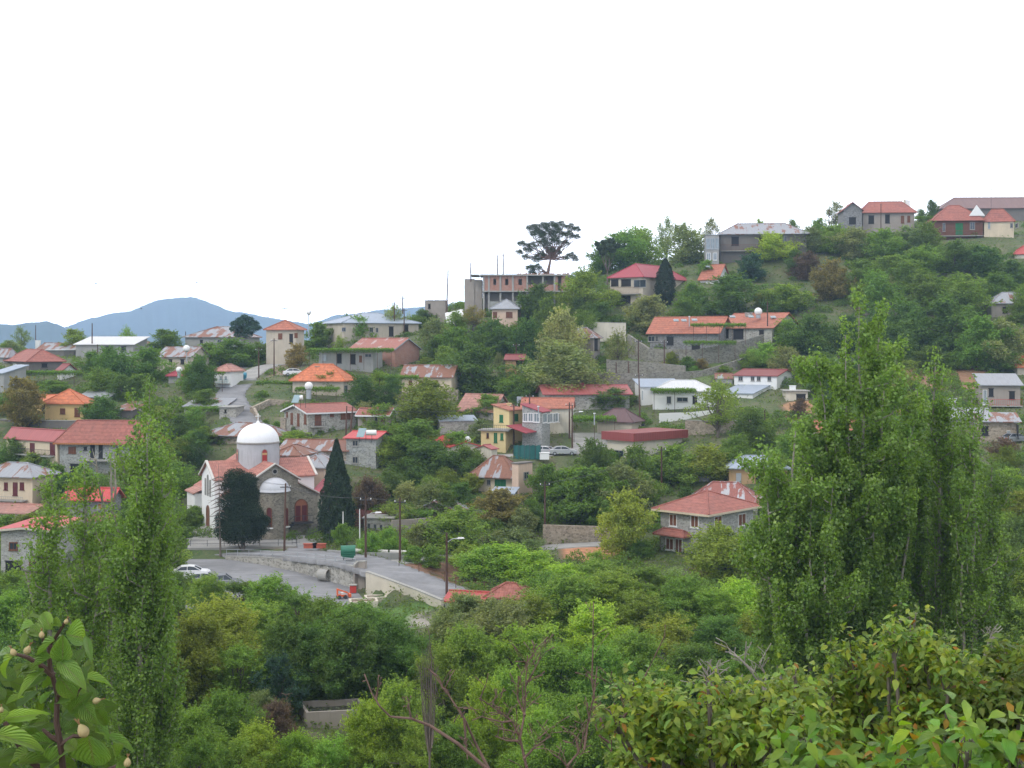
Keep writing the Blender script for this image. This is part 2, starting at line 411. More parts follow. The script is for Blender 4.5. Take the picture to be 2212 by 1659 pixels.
def asphalt(name, c):
    m, nt, b, o = newmat(name); w = wpos(nt)
    col = mixc(nt, ramp(nt, noise(nt, w, .25, 5, .7), [(.42, 0), (.6, .8)]), c, tuple(q*.7 for q in c))
    col = mixc(nt, ramp(nt, noise(nt, mapd(nt, w, (.3, 1.5, 1)), .6, 5), [(.52, 0), (.6, .5)]), col, tuple(q*1.3 for q in c))
    col = mixc(nt, ramp(nt, noise(nt, w, 9, 3), [(.4, .25), (.6, 0)]), col, tuple(q*.6 for q in c))
    nt.links.new(col, b.inputs['Base Color']); b.inputs['Roughness'].default_value = .9
    return m
M_ASPH = asphalt('asphalt', (.24, .24, .245)); M_LANE = asphalt('concrete_lane', (.34, .33, .31))
def road(name, key, mat, dz, cut=None):
    w, pts = ROADW[key]; pts = [Vector(p) for p in smooth_line(pts, 2)]
    P = []
    for i, p in enumerate(pts):
        t = (pts[min(i+1, len(pts)-1)]-pts[max(i-1, 0)]); t.z = 0; t.normalize(); n = Vector((t.y, -t.x, 0))
        row = []
        for k in range(9):
            s = (k/8-.5)*w*(1+.05*math.sin(i*1.7+k*9))
            q = p+n*s; row.append((q.x, q.y, p.z+dz))
        P.append(row)
    P = np.array(P)
    e1 = P[:, :1].copy(); e1[:, :, 2] -= .5; e2 = P[:, -1:].copy(); e2[:, :, 2] -= .5
    me = grid_mesh(name, np.concatenate([e1, P, e2], 1)); me.materials.append(mat)
    o = bpy.data.objects.new(name, me); COL.objects.link(o); return tag(o, kind='structure')
road('village_road', 'main', M_ASPH, .012); road('lane', 'lane', M_LANE, .008); road('gate_ramp', 'gate', M_ASPH, .02)
road('uphill_road', 'upper', M_ASPH, .0); road('side_road', 'side', M_LANE, .006); road('shelf_road', 'shelf', M_LANE, .0)
def flat_sheet(name, poly, z, mat):
    mb = MB(); mb.poly([(x, y, z) for x, y in poly]); mb.poly([(x, y, z-.3) for x, y in poly][::-1])
    n = len(poly)
    for i in range(n):
        a, c = poly[i], poly[(i+1) % n]; mb.quad((a[0], a[1], z-.3), (c[0], c[1], z-.3), (c[0], c[1], z), (a[0], a[1], z))
    return tag(mb.build(name, mat), kind='structure')
flat_sheet('parking_lot', PADS[0][0], PARK_Z, M_ASPH)
flat_sheet('church_terrace', PADS[1][0], TERR_Z, M_LANE)

# far mountains
def mountains(name, sil, d, deep, c, seed):
    px = np.arange(sil[0][0], sil[-1][0]+1, 3.0); top = np.interp(px, [a for a, _ in sil], [b for _, b in sil])
    for _ in range(3): top[1:-1] = (top[:-2]+top[1:-1]*2+top[2:])/4
    r = np.random.default_rng(seed); rows = []
    nr = 22
    jag = np.convolve(r.normal(0, 1, len(px)+6), np.ones(2)/2, 'same')[3:-3]*1.0
    ph = r.uniform(0, 6, 8)
    for i in range(nr):
        t = i/(nr-1)*1.35; dd = d + (t-1)*deep
        k = min(t, 1)**1.1 if t <= 1 else 1-(t-1)*1.2
        h = (HY-top+jag*.5)*d/F
        rid = sum(np.sin(px*f+ph[j]+t*(3+j))*a for j, (f, a) in enumerate([(.02, .12), (.05, .08), (.11, .05), (.23, .03)]))
        zz = -95 + (h+95)*k*(1+rid*(k*(1-k))*3) if t <= 1 else -95+(h+95)*k
        rows.append(np.stack([(px-CX)*dd/F, np.full(px.shape, dd), zz], -1))
    me = grid_mesh(name, np.array(rows))
    m, nt, b, o = newmat(name); w = wpos(nt)
    col = mixc(nt, ramp(nt, noise(nt, w, .009, 8, .75), [(.35, 0), (.65, 1)]), c, tuple(q*1.9 for q in c))
    nt.links.new(col, b.inputs['Base Color']); b.inputs['Roughness'].default_value = 1; me.materials.append(m)
    ob = bpy.data.objects.new(name, me); COL.objects.link(ob); return tag(ob, kind='structure')
mountains('mountain_peak', [(60,722),(100,718),(140,705),(170,694),(200,684),(240,672),(280,668),(310,655),(340,642),(395,636),(430,641),(470,657),(500,668),(553,677),(600,685),(650,693),(700,705),(760,715)], 4500, 800, (.03, .05, .05), 1)
mountains('mountain_range', [(600,715),(640,705),(670,695),(693,689),(723,676),(765,675),(815,668),(865,662),(915,658),(978,651),(1040,655),(1100,670),(1200,690),(1350,700)], 4800, 800, (.03, .05, .05), 2)
mountains('near_mountain', [(-250,705),(-100,700),(0,695),(30,697),(60,692),(100,690),(120,695),(140,706),(165,716),(200,722),(240,720),(300,728),(380,722),(420,720),(470,728),(560,738),(680,742)], 2900, 500, (.03, .05, .045), 5)
# ================================================================ BUILDINGS
RECTS = []          # (x0, y0, x1, y1, depth) of what the photo shows, so that no filler tree hides it
LANDMARKS = []      # (short phrase, px, py, depth)
M_DULL = flatm('grey_frame', (.3, .29, .27), .6, .2)
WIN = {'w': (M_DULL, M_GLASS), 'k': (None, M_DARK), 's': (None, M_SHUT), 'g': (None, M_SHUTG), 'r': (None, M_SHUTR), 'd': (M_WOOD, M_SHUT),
       'b': (M_SHUT, M_GLASS), 'o': (M_CONC, M_ORW), 'f': (M_FRAME, M_SHUT), 'v': (M_GALV, M_GLASSL), 'l': (M_FRAME, M_GLASSL), 't': (M_GALV, M_GALV)}
def opening(parent, P, n, u, x0, x1, z0, z1, style, kind=None):
    """a window, shutter or door on a wall plane: P + u*x, outward normal n, between heights z0 and z1"""
    fm, pm = WIN[style]; w, h = x1-x0, z1-z0; up = Vector((0, 0, 1)); t = min(.11, w*.12)
    at = lambda x, z, off: P + u*x + up*z + n*off
    nm = kind or {'s': 'shutter', 'g': 'shutter', 'r': 'shutter', 'd': 'door', 'k': 'window', 'o': 'window', 't': 'door'}.get(style, 'window')
    if fm is None:
        fr = MB()
        if nm == 'shutter':
            g = .015
            fr.bar(at(x0, z0, .0), u*(w/2-g), n*.06, up*h); fr.bar(at(x0+w/2+g, z0, .0), u*(w/2-g), n*.06, up*h)
            for k in range(4): fr.bar(at(x0+.06, z0+h*(k+.5)/4, .06), u*(w-.12), n*.02, up*.05)
            fr.bar(at(x0-.08, z0-.1, 0), u*(w+.16), n*.12, up*.09)
            o = fr.build(nm, pm, parent)
        else:
            fr.bar(at(x0, z0, .0), u*w, n*.025, up*h)
            fr.bar(at(x0-.1, z0-.12, 0), u*(w+.2), n*.1, up*.1); fr.bar(at(x0-.1, z1+.01, 0), u*(w+.2), n*.07, up*.1)
            o = fr.build(nm, pm, parent)
        return o
    fr = MB(); dp = .09
    fr.bar(at(x0, z0, 0), u*t, n*dp, up*h); fr.bar(at(x1-t, z0, 0), u*t, n*dp, up*h)
    fr.bar(at(x0+t, z0, 0), u*(w-2*t), n*dp, up*t); fr.bar(at(x0+t, z1-t, 0), u*(w-2*t), n*dp, up*t)
    if nm != 'door':
        fr.bar(at(x0+w/2-t*.3, z0+t, 0), u*t*.6, n*(dp*.7), up*(h-2*t))
        fr.bar(at(x0-.06, z0-.1, 0), u*(w+.12), n*.14, up*.09)
    o = fr.build(nm, fm, parent)
    pa = MB(); pa.bar(at(x0+t, z0+t, 0), u*(w-2*t), n*.03, up*(h-2*t)); pa.build('pane' if nm != 'door' else 'door_leaf', pm, o)
    return o

def roof_shape(kind, La, Lb, o, rh, ins):
    """faces of the roof top, in (a, b, z), z from the eave"""
    x0, x1, y0, y1 = -o, La+o, -o, Lb+o
    if kind in ('hip', 'hipa', 'hipb'):
        along_a = (La >= Lb) if kind == 'hip' else kind == 'hipa'
        if along_a:
            i = min(ins, La/2-.05) if ins is not None else min(Lb/2, La/2-.05); i += o; m = (y0+y1)/2
            r0, r1 = (x0+i, m, rh), (x1-i, m, rh)
            return [[(x0,y0,0),(x1,y0,0),r1,r0], [(x1,y1,0),(x0,y1,0),r0,r1], [(x0,y1,0),(x0,y0,0),r0], [(x1,y0,0),(x1,y1,0),r1]], [(r0, r1), ((x0,y0,0), r0), ((x0,y1,0), r0), ((x1,y0,0), r1), ((x1,y1,0), r1)]
        i = min(ins, Lb/2-.05) if ins is not None else min(La/2, Lb/2-.05); i += o; m = (x0+x1)/2
        r0, r1 = (m, y0+i, rh), (m, y1-i, rh)
        return [[(x0,y0,0),(x1,y0,0),r0], [(x1,y1,0),(x0,y1,0),r1], [(x0,y1,0),(x0,y0,0),r0,r1], [(x1,y0,0),(x1,y1,0),r1,r0]], [(r0, r1), ((x0,y0,0), r0), ((x1,y0,0), r0), ((x0,y1,0), r1), ((x1,y1,0), r1)]
    if kind == 'ga':
        m = (y0+y1)/2; return [[(x0,y0,0),(x1,y0,0),(x1,m,rh),(x0,m,rh)], [(x1,y1,0),(x0,y1,0),(x0,m,rh),(x1,m,rh)]], [((x0,m,rh),(x1,m,rh))]
    if kind == 'gb':
        m = (x0+x1)/2; return [[(x0,y0,0),(m,y0,rh),(m,y1,rh),(x0,y1,0)], [(x1,y1,0),(m,y1,rh),(m,y0,rh),(x1,y0,0)]], [((m,y0,rh),(m,y1,rh))]
    if kind == 'shb': return [[(x0,y0,0),(x1,y0,0),(x1,y1,rh),(x0,y1,rh)]], []
    if kind == 'sha': return [[(x0,y0,0),(x1,y0,rh),(x1,y1,rh),(x0,y1,0)]], []
    return [[(x0,y0,.02),(x1,y0,.02),(x1,y1,.02),(x0,y1,.02)]], []

def house(name, label, short, x, ye, yb, th, kind, yr, rm, wm, oh=.45, La=None, Lb=None, ins=None, wins=(), d=None, fascia=None,
          found=3.0, group=None, thick=.14, parapet=0, chim=(), cat='house', slabs=(), up=0.0, ridge=None, skip_wall=False):
    xL, xK, xR = x
    dg = depth(xK, yb)
    d = dg if d is None else min(d, dg+3)
    A = Vector((-math.cos(R(th)), math.sin(R(th)), 0)); B = Vector((math.sin(R(th)), math.cos(R(th)), 0))
    K = W(xK, yb, d); zg = K.z; ze = -(ye-HY)*d/F - zg
    def run(dv, px):
        u = (px-CX)/F; return (u*K.y-K.x)/(dv.x-u*dv.y)
    gA, gB = La is None, Lb is None
    if gA: La = run(A, xL)
    if gB: Lb = run(B, xR)
    if gB and abs(th) < 32 and not (2.5 < Lb < max(8, .8*La)): Lb = min(10, max(4.5, .62*La))
    if gA and th > 50 and not (2.5 < La < 24): La = min(14, max(5, .8*Lb))
    La, Lb = max(1.2, La), max(1.2, Lb)
    P = lambda a, b, z: A*a+B*b+Vector((0, 0, z))
    root = empty(name, K, label, cat, group)
    cen = K + P(La/2, Lb/2, 0); dr = cen.y
    if kind in ('shb',): dr = (K+P(La/2, Lb, 0)).y
    if kind in ('sha',): dr = (K+P(La, Lb/2, 0)).y
    rh = max(.25, -(yr-HY)*dr/F - zg - ze) if yr is not None else .25
    # walls: one closed ring of faces, with the gable or shed tops
    mb = MB(); zb = -found
    faces, ridges = roof_shape(kind, La, Lb, oh, rh, ins)
    cor = [(0, 0), (La, 0), (La, Lb), (0, Lb)]
    tan = {'ga': rh/((Lb/2)+oh), 'gb': rh/((La/2)+oh), 'shb': rh/(Lb+2*oh), 'sha': rh/(La+2*oh)}.get(kind, 0)
    def top(a, b):
        if kind == 'ga': return ze + tan*(min(b, Lb-b)+oh) - .02
        if kind == 'gb': return ze + tan*(min(a, La-a)+oh) - .02
        if kind == 'shb': return ze + tan*(b+oh) - .02
        if kind == 'sha': return ze + tan*(a+oh) - .02
        if kind == 'flat' and parapet: return ze+parapet
        return ze - .01
    if not skip_wall:
        for i in range(4):
            (a0, b0), (a1, b1) = cor[i], cor[(i+1) % 4]
            pts = [(a0, b0, zb), (a0, b0, top(a0, b0))]
            if (kind == 'ga' and a0 == a1) or (kind == 'gb' and b0 == b1):
                am, bm = (a0+a1)/2, (b0+b1)/2; pts.append((am, bm, top(am, bm)))
            pts += [(a1, b1, top(a1, b1)), (a1, b1, zb)]
            mb.poly([P(*q) for q in pts])
        mb.build('wall', wm, root)
    # roof
    rb = MB(); tv = Vector((0, 0, thick))
    tz = lambda q: P(q[0], q[1], q[2]+ze) + tv*(0 if kind != 'flat' else 1)
    edge = {}
    for f in faces:
        pts = [tz(q)+Vector((0, 0, .03)) for q in f]
        rb.poly(pts); rb.poly([p-tv for p in pts][::-1])
        for i in range(len(f)):
            e = (tuple(np.round(f[i], 3)), tuple(np.round(f[(i+1) % len(f)], 3)))
            edge[e] = (pts[i], pts[(i+1) % len(f)])
    eb = MB()
    for (p, q), (u, v) in edge.items():
        if (q, p) in edge: continue
        rb.quad(u-tv, v-tv, v, u)
        if fascia:
            n = (v-u).cross(Vector((0, 0, 1))).normalized(); c = K*0+P(La/2, Lb/2, 0)
            if (u-c).dot(n) < 0: n = -n
            eb.bar(u-Vector((0, 0, thick+.13))+n*.003, v-u, n*.05, Vector((0, 0, thick+.11)))
    ro = rb.build('roof', rm, root)
    if fascia: eb.build('fascia', fascia, ro)
    if ridges and (ridge is not False):
        cb = MB()
        for u, v in ridges:
            u, v = tz(u), tz(v)
            if (v-u).length > .3: cb.tube([u+Vector((0, 0, .06)), v+Vector((0, 0, .06))], .11, 5)
        cb.build('ridge_cap', ridge or rm, ro)
    # openings, given by their place in the photo and laid on the wall they belong to
    for wn in wins:
        x0, y0, x1, y1, st = wn[:5]; face = wn[5] if len(wn) > 5 else ('a' if (x0+x1)/2 < xK else 'b')
        dv, n = (A, -B) if face == 'a' else (B, -A)
        t0, t1 = run(dv, x0), run(dv, x1); ym = (K+dv*((t0+t1)/2)).y
        z0, z1 = [-(q-HY)*ym/F-zg for q in (y1, y0)]
        a0, a1 = min(t0, t1), max(t0, t1)
        opening(root, Vector((0, 0, 0)), n, dv, a0, a1, z0, z1, st)
    for c in chim:                        # (px, y_top, width m, material)
        cx, ct, cw, cm = c; cy = dr
        q = W(cx, ct, cy)-K; cb = MB(); h = cw/2
        cb.box(q.x-h, q.y-h, min(ze, q.z-.8), q.x+h, q.y+h, q.z); cb.box(q.x-h-.07, q.y-h-.07, q.z, q.x+h+.07, q.y+h+.07, q.z+.12)
        cb.build('chimney', cm, root)
    for s in slabs:                       # balcony: (face, px0, px1, y, depth m, rail y or None, rail material)
        face, x0, x1, y, out, ry, rmat = s
        dv, n = (A, -B) if face == 'a' else (B, -A)
        t0, t1 = sorted((run(dv, x0), run(dv, x1))); z = -(y-HY)*(K.y)/F - zg
        bb = MB(); bb.bar(dv*t0+Vector((0, 0, z-.18)), dv*(t1-t0), n*out, Vector((0, 0, .18))); bo = bb.build('balcony', M_CONC, root)
        if ry is not None:
            rh2 = (y-ry)*K.y/F; r2 = MB(); up3 = Vector((0, 0, 1))
            r2.bar(dv*t0+n*(out-.05)+up3*(z+rh2-.06), dv*(t1-t0), n*.05, up3*.06); r2.bar(dv*t0+n*(out-.05)+up3*(z+.1), dv*(t1-t0), n*.04, up3*.04)
            k = 0
            while k <= t1-t0: r2.bar(dv*(t0+k)+n*(out-.045)+up3*z, dv*.03, n*.03, up3*rh2); k += .35
            r2.build('railing', rmat, bo)
    RECTS.append((min(xL, xK), min(yr or ye, ye), max(xR, xK), yb, d))
    if short: LANDMARKS.append((short, (min(xL, xK)+max(xR, xK))/2, (ye+yb)/2, d))
    root['d'] = d
    return root, K, A, B, La, Lb, ze, dr

def arbor(label, x0, x1, y, d, w=3.5, h=None, short=None, tint=(.12, .22, .035)):
    """vine trained over a frame on posts"""
    p0, p1 = W(x0, y, d), W(x1, y, d); L = (p1-p0).x
    g = gz(p0.x, d); h = min(max(1.9, p0.z-g), 3)
    root = empty('vine_arbor', (p0.x, d, p0.z-h), label, 'vine arbour', 'vines trained over arbours in the village')
    r = np.random.default_rng(int(x0*7+y)); n = int(L*w*95)
    P = np.stack([r.uniform(-.3, L+.3, n), r.uniform(0, w, n), h+.05+np.abs(r.normal(0, .17, n))+.12*np.sin(r.uniform(0, L, n)*2)], -1)
    ed = r.random(n) < .25; P[ed, 1] = r.uniform(-.15, .1, ed.sum()); P[ed, 2] -= r.uniform(0, .5, ed.sum())
    o = leaf_obj('vine_leaves', P, np.tile([0, -.3, 1.0], (n, 1)), r.uniform(.16, .34, n), M_LEAF, root, r); o.color = (*tint, 1)
    mb = MB()
    for i in range(max(2, int(L/2.6)+1)):
        x = L*i/max(1, int(L/2.6)); mb.box(x-.04, .02, -1.0, x+.04, .1, h)
    mb.box(-.1, .0, h-.06, L+.1, .06, h); mb.box(-.1, w-.06, h-.06, L+.1, w, h)
    mb.build('arbor_frame', M_POLE, root)
    RECTS.append((x0, y-6, x1, y+6, d))
    return root

def leaf_quads(P, N, S, r, aspect=.62):
    n = len(P); N = N/np.maximum(np.linalg.norm(N, axis=1, keepdims=True), 1e-6)
    N = N + r.normal(0, .75, (n, 3)); N /= np.linalg.norm(N, axis=1, keepdims=True)
    T = np.cross(N, r.normal(0, 1, (n, 3))); T /= np.maximum(np.linalg.norm(T, axis=1, keepdims=True), 1e-6)
    B = np.cross(N, T); s = S[:, None]
    fold = N*s*.12
    return np.stack([P-T*s*.5, P+B*s*.5*aspect+fold, P+T*s*.5, P-B*s*.5*aspect+fold], 1)
def leaf_obj(name, P, N, S, mat, parent, r, aspect=.62):
    me = fast_mesh(name, leaf_quads(P, N, S, r, aspect), 4); me.materials.append(mat)
    o = bpy.data.objects.new(name, me); COL.objects.link(o)
    if parent is not None: o.parent = parent
    return o

def wall_run(name, label, pts, mat, thick=.4, cap=None, short=None, cat='wall', group=None, down=2.5, rail=None):
    """free-standing or retaining wall along (px, y_top, y_foot[, depth]) points"""
    Q = []
    for p in pts:
        d = p[3] if len(p) > 3 else depth(p[0], p[2])
        Q.append((W(p[0], p[1], d), W(p[0], p[2], d)))
    base = Q[0][1].copy(); root = empty(name, base, label, cat, group); mb = MB(); cb = MB(); rb = MB()
    for i, ((t0, f0), (t1, f1)) in enumerate(zip(Q[:-1], Q[1:])):
        n = Vector((-(f1-f0).y, (f1-f0).x, 0)).normalized()*thick
        if n.y < 0: n = -n
        t0, t1, f0, f1 = [q-base for q in (t0, t1, f0, f1)]; dn = Vector((0, 0, -down))
        mb.hexa([f0+dn, f1+dn, f1+dn+n, f0+dn+n, t0, t1, t1+n, t0+n])
        if cap:
            u = Vector((0, 0, .12)); e = n*.12
            cb.hexa([t0-e+u*.03, t1-e+u*.03, t1+n+e+u*.03, t0+n+e+u*.03, t0-e+u, t1-e+u, t1+n+e+u, t0+n+e+u])
        if rail:
            L = (t1-t0).length; k = max(1, int(L/2.0)); h = Vector((0, 0, rail[0]))
            for j in range(k+1 if i == len(Q)-2 else k):
                q = t0.lerp(t1, j/k)+n*.5; rb.tube([q, q+h], .035, 5)
            for z in (1, .5): rb.tube([t0+n*.5+h*z, t1+n*.5+h*z], .025, 5)
    mb.build('wall', mat, root) if (cap or rail) else mb.build('wall', mat, root)
    if cap: cb.build('coping', cap, root)
    if rail: rb.build('railing', rail[1], root)
    xs_ = [p[0] for p in pts]
    RECTS.append((min(xs_), min(p[1] for p in pts), max(xs_), max(p[2] for p in pts), (Q[0][0].y+Q[-1][0].y)/2))
    if short: LANDMARKS.append((short, sum(xs_)/len(xs_), sum(p[2] for p in pts)/len(pts), Q[0][0].y))
    return root
T_ORANGE = tiles((.55, .17, .075), .15); T_ORG2 = tiles((.41, .145, .09), .4); T_RED = tiles((.33, .115, .085), .35); T_PINK = tiles((.42, .21, .165), .45); T_BROWN = tiles((.33, .11, .08), .3)
S_RED = sheet((.42, .07, .06)); S_CRIM = sheet((.34, .05, .065)); S_ROSE = sheet((.36, .095, .09)); S_MAR = sheet((.23, .05, .045)); S_BRIGHT = sheet((.52, .065, .06), .45)
S_PURP = sheet((.13, .07, .07)); S_SALM = sheet((.46, .24, .19)); S_BRWN = sheet((.2, .12, .11))
TN0 = tin(.80); TN1 = tin(.70); TN2 = tin(.62); TN3 = tin(.55); TNW = tin(.8, (.62, .62, .62)); TNB = tin(.9, (.33, .38, .45)); TNR = tin(.5, (.45, .36, .33), (.30, .11, .08))
P_CREAM = plaster((.62, .52, .38)); P_YEL = plaster((.66, .53, .27), .2); P_PALE = plaster((.6, .55, .45)); P_WHITE = plaster((.74, .74, .72), .15); P_GREY = plaster((.33, .33, .31)); P_PEACH = plaster((.62, .46, .35)); P_YORG = plaster((.7, .5, .22), .25)
P_DARK = plaster((.17, .155, .14)); P_BEIGE = plaster((.5, .44, .35)); P_TAUPE = plaster((.33, .29, .25))
ST = stone((.34, .33, .3)); ST_T = stone((.21, .2, .17), 2.4); ST_B = stone((.33, .28, .22)); ST_F = stone((.36, .36, .35), 4.2); ST_G = stone((.3, .31, .3), 3.8); ST_D = stone((.2, .2, .2), 3.0); BR = brickm()

H = house
# --- left of the church, from the ridge down
H('house', 'dark timber house under a broad red tiled hip roof by the left edge', 'broad red hip-roofed timber house', (14,62,136), 781, 812, 55, 'hip', 755, T_RED, P_DARK, .6, wins=[(30,786,36,795,'l'),(45,787,52,797,'l'),(90,786,102,793,'k')])
H('shed', 'small rusty hip roof cut by the left edge of the view', None, (-30,20,38), 772, 785, 40, 'hip', 753, TN2, P_GREY)
H('shed', 'pale zinc lean-to roof low by the left edge above vines', 'zinc lean-to by the left edge', (-15,8,56), 806, 822, 35, 'shb', 788, TNB, P_GREY, d=243)
H('shed', 'whitewashed lean-to with a small dark red roof', 'whitewashed lean-to', (132,134,163), 801, 822, 20, 'ga', 786, S_MAR, P_WHITE)
H('barn', 'long low barn with rust streaked roof and white chimney on the ridge at left', 'rust-streaked barn', (82,162,168), 755, 770, 10, 'ga', 741, TN2, P_DARK, chim=[(82,736,1.0,M_WHITE)], Lb=7)
H('house', 'grey concrete house with a white tilted sheet roof on the left skyline', 'white-roofed concrete house', (164,288,293), 744, 770, 6, 'shb', 727, TNW, P_GREY, .5, Lb=8, wins=[(228,749,240,762,'k'),(262,749,272,757,'k')])
H('shed', 'flat white roofed store in front of the rusty barn', None, (100,138,141), 757, 772, 8, 'flat', None, M_WHITE, P_DARK, .3, Lb=5)
H('shed', 'small pinkish rusty roof beside the white-roofed concrete house', None, (292,310,314), 748, 762, 10, 'ga', 739, TN3, P_GREY, Lb=5)
H('house', 'grey house under a wide rusty hip roof near the dark cedar', 'wide rusty hip roof near the cedar', (400,520,530), 728, 760, 12, 'hip', 706, TN2, P_GREY, .5, Lb=11, wins=[(470,733,478,742,'w'),(432,735,438,743,'k')])
H('house', 'low white walled annex beneath the rusty hip roof near the cedar', None, (450,524,528), 722, 742, 6, 'flat', None, TNW, P_WHITE, .3, Lb=5, wins=[(462,727,466,734,'k'),(500,727,505,734,'k')])
H('house', 'cream house with patched rusty gable roofs among trees left of the road', 'patched rusty gables', (340,412,418), 771, 806, 14, 'ga', 750, TN2, P_BEIGE, wins=[(390,777,398,786,'k'),(365,777,372,786,'k')], Lb=8)
H('house', 'small cream yellow gabled house half hidden by two trees', None, (272,300,306), 772, 800, 20, 'ga', 764, TN1, P_CREAM, Lb=5, wins=[(281,776,287,786,'w')])
H('house', 'white house with coral roof and teal railing beside the uphill road', 'white house with the teal rail', (462,498,503), 802, 838, 12, 'hip', 787, T_PINK, P_WHITE, .4, Lb=6, wins=[(474,812,480,822,'l'),(485,812,491,822,'l')], slabs=[('a',470,497,828,1.0,820,flatm('teal_paint', (.05, .3, .27)))])
H('shed', 'small dark red sheet roof with a round white tank above it', 'small dark red sheet roof', (364,388,392), 812, 828, 10, 'hip', 800, S_CRIM, P_GREY, Lb=5)
H('house', 'ochre yellow house with bright orange pyramid roof', 'ochre house with the orange pyramid roof', (97,180,203), 872, 912, 12, 'hip', 841, T_ORANGE, P_YORG, .55, ins=99, wins=[(130,882,141,894,'s'),(161,881,173,900,'s')])
H('house', 'lower orange roofed wing left of the ochre yellow house', None, (66,100,106), 868, 908, 10, 'ga', 853, T_ORANGE, P_YORG, Lb=6, wins=[(90,875,98,900,'k')], d=229)
H('shed', 'dull grey sheet roof behind the ochre yellow house', None, (170,232,240), 858, 870, 10, 'shb', 839, TN0, P_GREY, Lb=6)
H('shed', 'dull brown sheet roof right of the ochre yellow house', None, (248,284,288), 886, 905, 8, 'shb', 867, TN3, P_DARK, Lb=7)
H('house', 'long cream house of two storeys with dark red doors and rose sheet roof', 'long cream house with dark red doors', (14,124,152), 954, 1026, 33, 'ga', 927, S_ROSE, P_CREAM, .35, wins=[(33,959,42,974,'r'),(65,957,75,982,'r'),(108,957,119,982,'r'),(28,989,37,1003,'r'),(41,989,51,1008,'r'),(60,989,69,1013,'r'),(73,990,83,1005,'r')], slabs=[('a',30,118,985,.9,972,M_IRON)], chim=[(126,945,.5,M_IRON)], ridge=S_ROSE)
H('house', 'large grey stone house with orange fascia and broad terracotta hip roof behind the poplar', 'large terracotta hip-roofed house', (129,330,352), 958, 1022, 7, 'hip', 909, T_RED, ST_G, .75, fascia=M_ORW, wins=[(148,965,164,979,'s'),(181,966,188,972,'k'),(195,959,205,991,'k'),(213,960,222,989,'k'),(152,1003,180,1020,'k'),(250,965,262,985,'w'),(290,965,302,985,'w')], slabs=[('a',184,260,994,1.3,None,M_IRON)])
H('house', 'cream single storey house with grey tin roof and pot plants at the left edge', 'grey tin roof with pot plants', (-45,70,84), 1031, 1094, 14, 'hip', 1000, TN1, P_CREAM, .6, wins=[(9,1042,17,1058,'r'),(28,1042,38,1070,'r'),(43,1042,52,1058,'r'),(-20,1042,-10,1058,'r')], slabs=[('a',-20,60,1080,1.2,1072,M_CONC)])
H('shed', 'faded pink tiled roof low at the left edge above bushes', 'faded pink roof', (-40,60,80), 1109, 1125, 12, 'ga', 1089, T_PINK, P_PALE, Lb=7)
H('house', 'grey pebbledash house with red gable roof and open garage at the left edge', 'grey house with the garage', (2,102,130), 1144, 1240, 4, 'gb', 1126, S_BRIGHT, ST_F, .55, La=None, Lb=9, fascia=P_PALE, wins=[(20,1171,38,1188,'b'),(80,1169,97,1186,'b'),(12,1213,46,1240,'k'),(63,1212,80,1223,'b')])
H('house', 'narrow house with bright red roof and hanging laundry seen through the poplars', 'red roof between the poplars', (142,240,262), 1081, 1168, 8, 'ga', 1054, S_BRIGHT, ST_D, .5, wins=[(211,1087,228,1101,'o'),(170,1137,182,1160,'k'),(208,1142,240,1160,'k')], slabs=[('a',165,240,1159,1.0,1150,M_IRON)])
H('porch', 'small rusty red canopy roof below the bright red roof between the poplars', None, (193,232,240), 1124, 1134, 6, 'shb', 1112, S_MAR, P_DARK, Lb=1.6, d=152, found=.1, skip_wall=True, cat='canopy')
H('house', 'stone house with a rust striped hip roof behind the church dome at left', 'rust-striped hip roof behind the dome', (447,575,632), 944, 992, 28, 'hip', 914, TN2, ST_B, .9, wins=[(462,960,469,968,'k'),(478,960,485,970,'w'),(497,960,505,970,'w')], chim=[(612,904,.9,ST_B)])
H('barn', 'long barn roof in orange rust behind the drum of the church', 'long orange rusty barn roof', (606,748,756), 974, 1004, 7, 'ga', 950, TN3, ST_B, .5, Lb=8, wins=[(655,978,662,984,'k'),(720,980,727,990,'k')])
H('barn', 'low rust brown hip roof right behind the church drum', None, (590,650,664), 984, 1012, 12, 'hip', 961, TN3, ST_B, .4, Lb=6, d=185)
H('house', 'peach walled house with grey and rust striped hip roof right of the church drum', 'grey rust-striped roof right of the drum', (636,700,714), 1010, 1060, 15, 'hip', 981, TN1, P_PEACH, .5, Lb=7, d=183)
H('shed', 'small crimson lean-to between the church and the tall cypress', None, (680,697,703), 1064, 1090, 12, 'shb', 1036, S_CRIM, P_PALE, Lb=4, d=176)
H('house', 'tall narrow stone tower house with bright red roof and solar tank', 'tower house with the solar tank', (748,812,824), 947, 1016, 16, 'ga', 932, S_BRIGHT, ST_G, .45, Lb=7, wins=[(761,951,774,964,'w'),(761,986,774,1001,'w')])
H('house', 'stone house with white fascia boards and coral low gable roof', 'stone house with white fascia', (614,665,770), 892, 946, 52, 'gb', 872, T_RED, ST, .5, fascia=M_FRAME, wins=[(619,890,622,901,'s'),(628,892,633,916,'s'),(642,893,647,920,'s'),(657,895,662,916,'s'),(680,896,694,921,'s'),(713,893,721,900,'s'),(736,892,757,905,'s'),(714,934,721,942,'k')], slabs=[('b',670,698,921,.9,911,M_IRON)])
H('annex', 'low annex with coral roof joined to the stone house with white fascia', None, (773,838,850), 897, 920, 8, 'ga', 882, T_RED, P_TAUPE, .4, Lb=5, fascia=M_FRAME, wins=[(784,898,790,911,'s'),(810,898,815,908,'k'),(824,898,831,910,'s')], d=213)
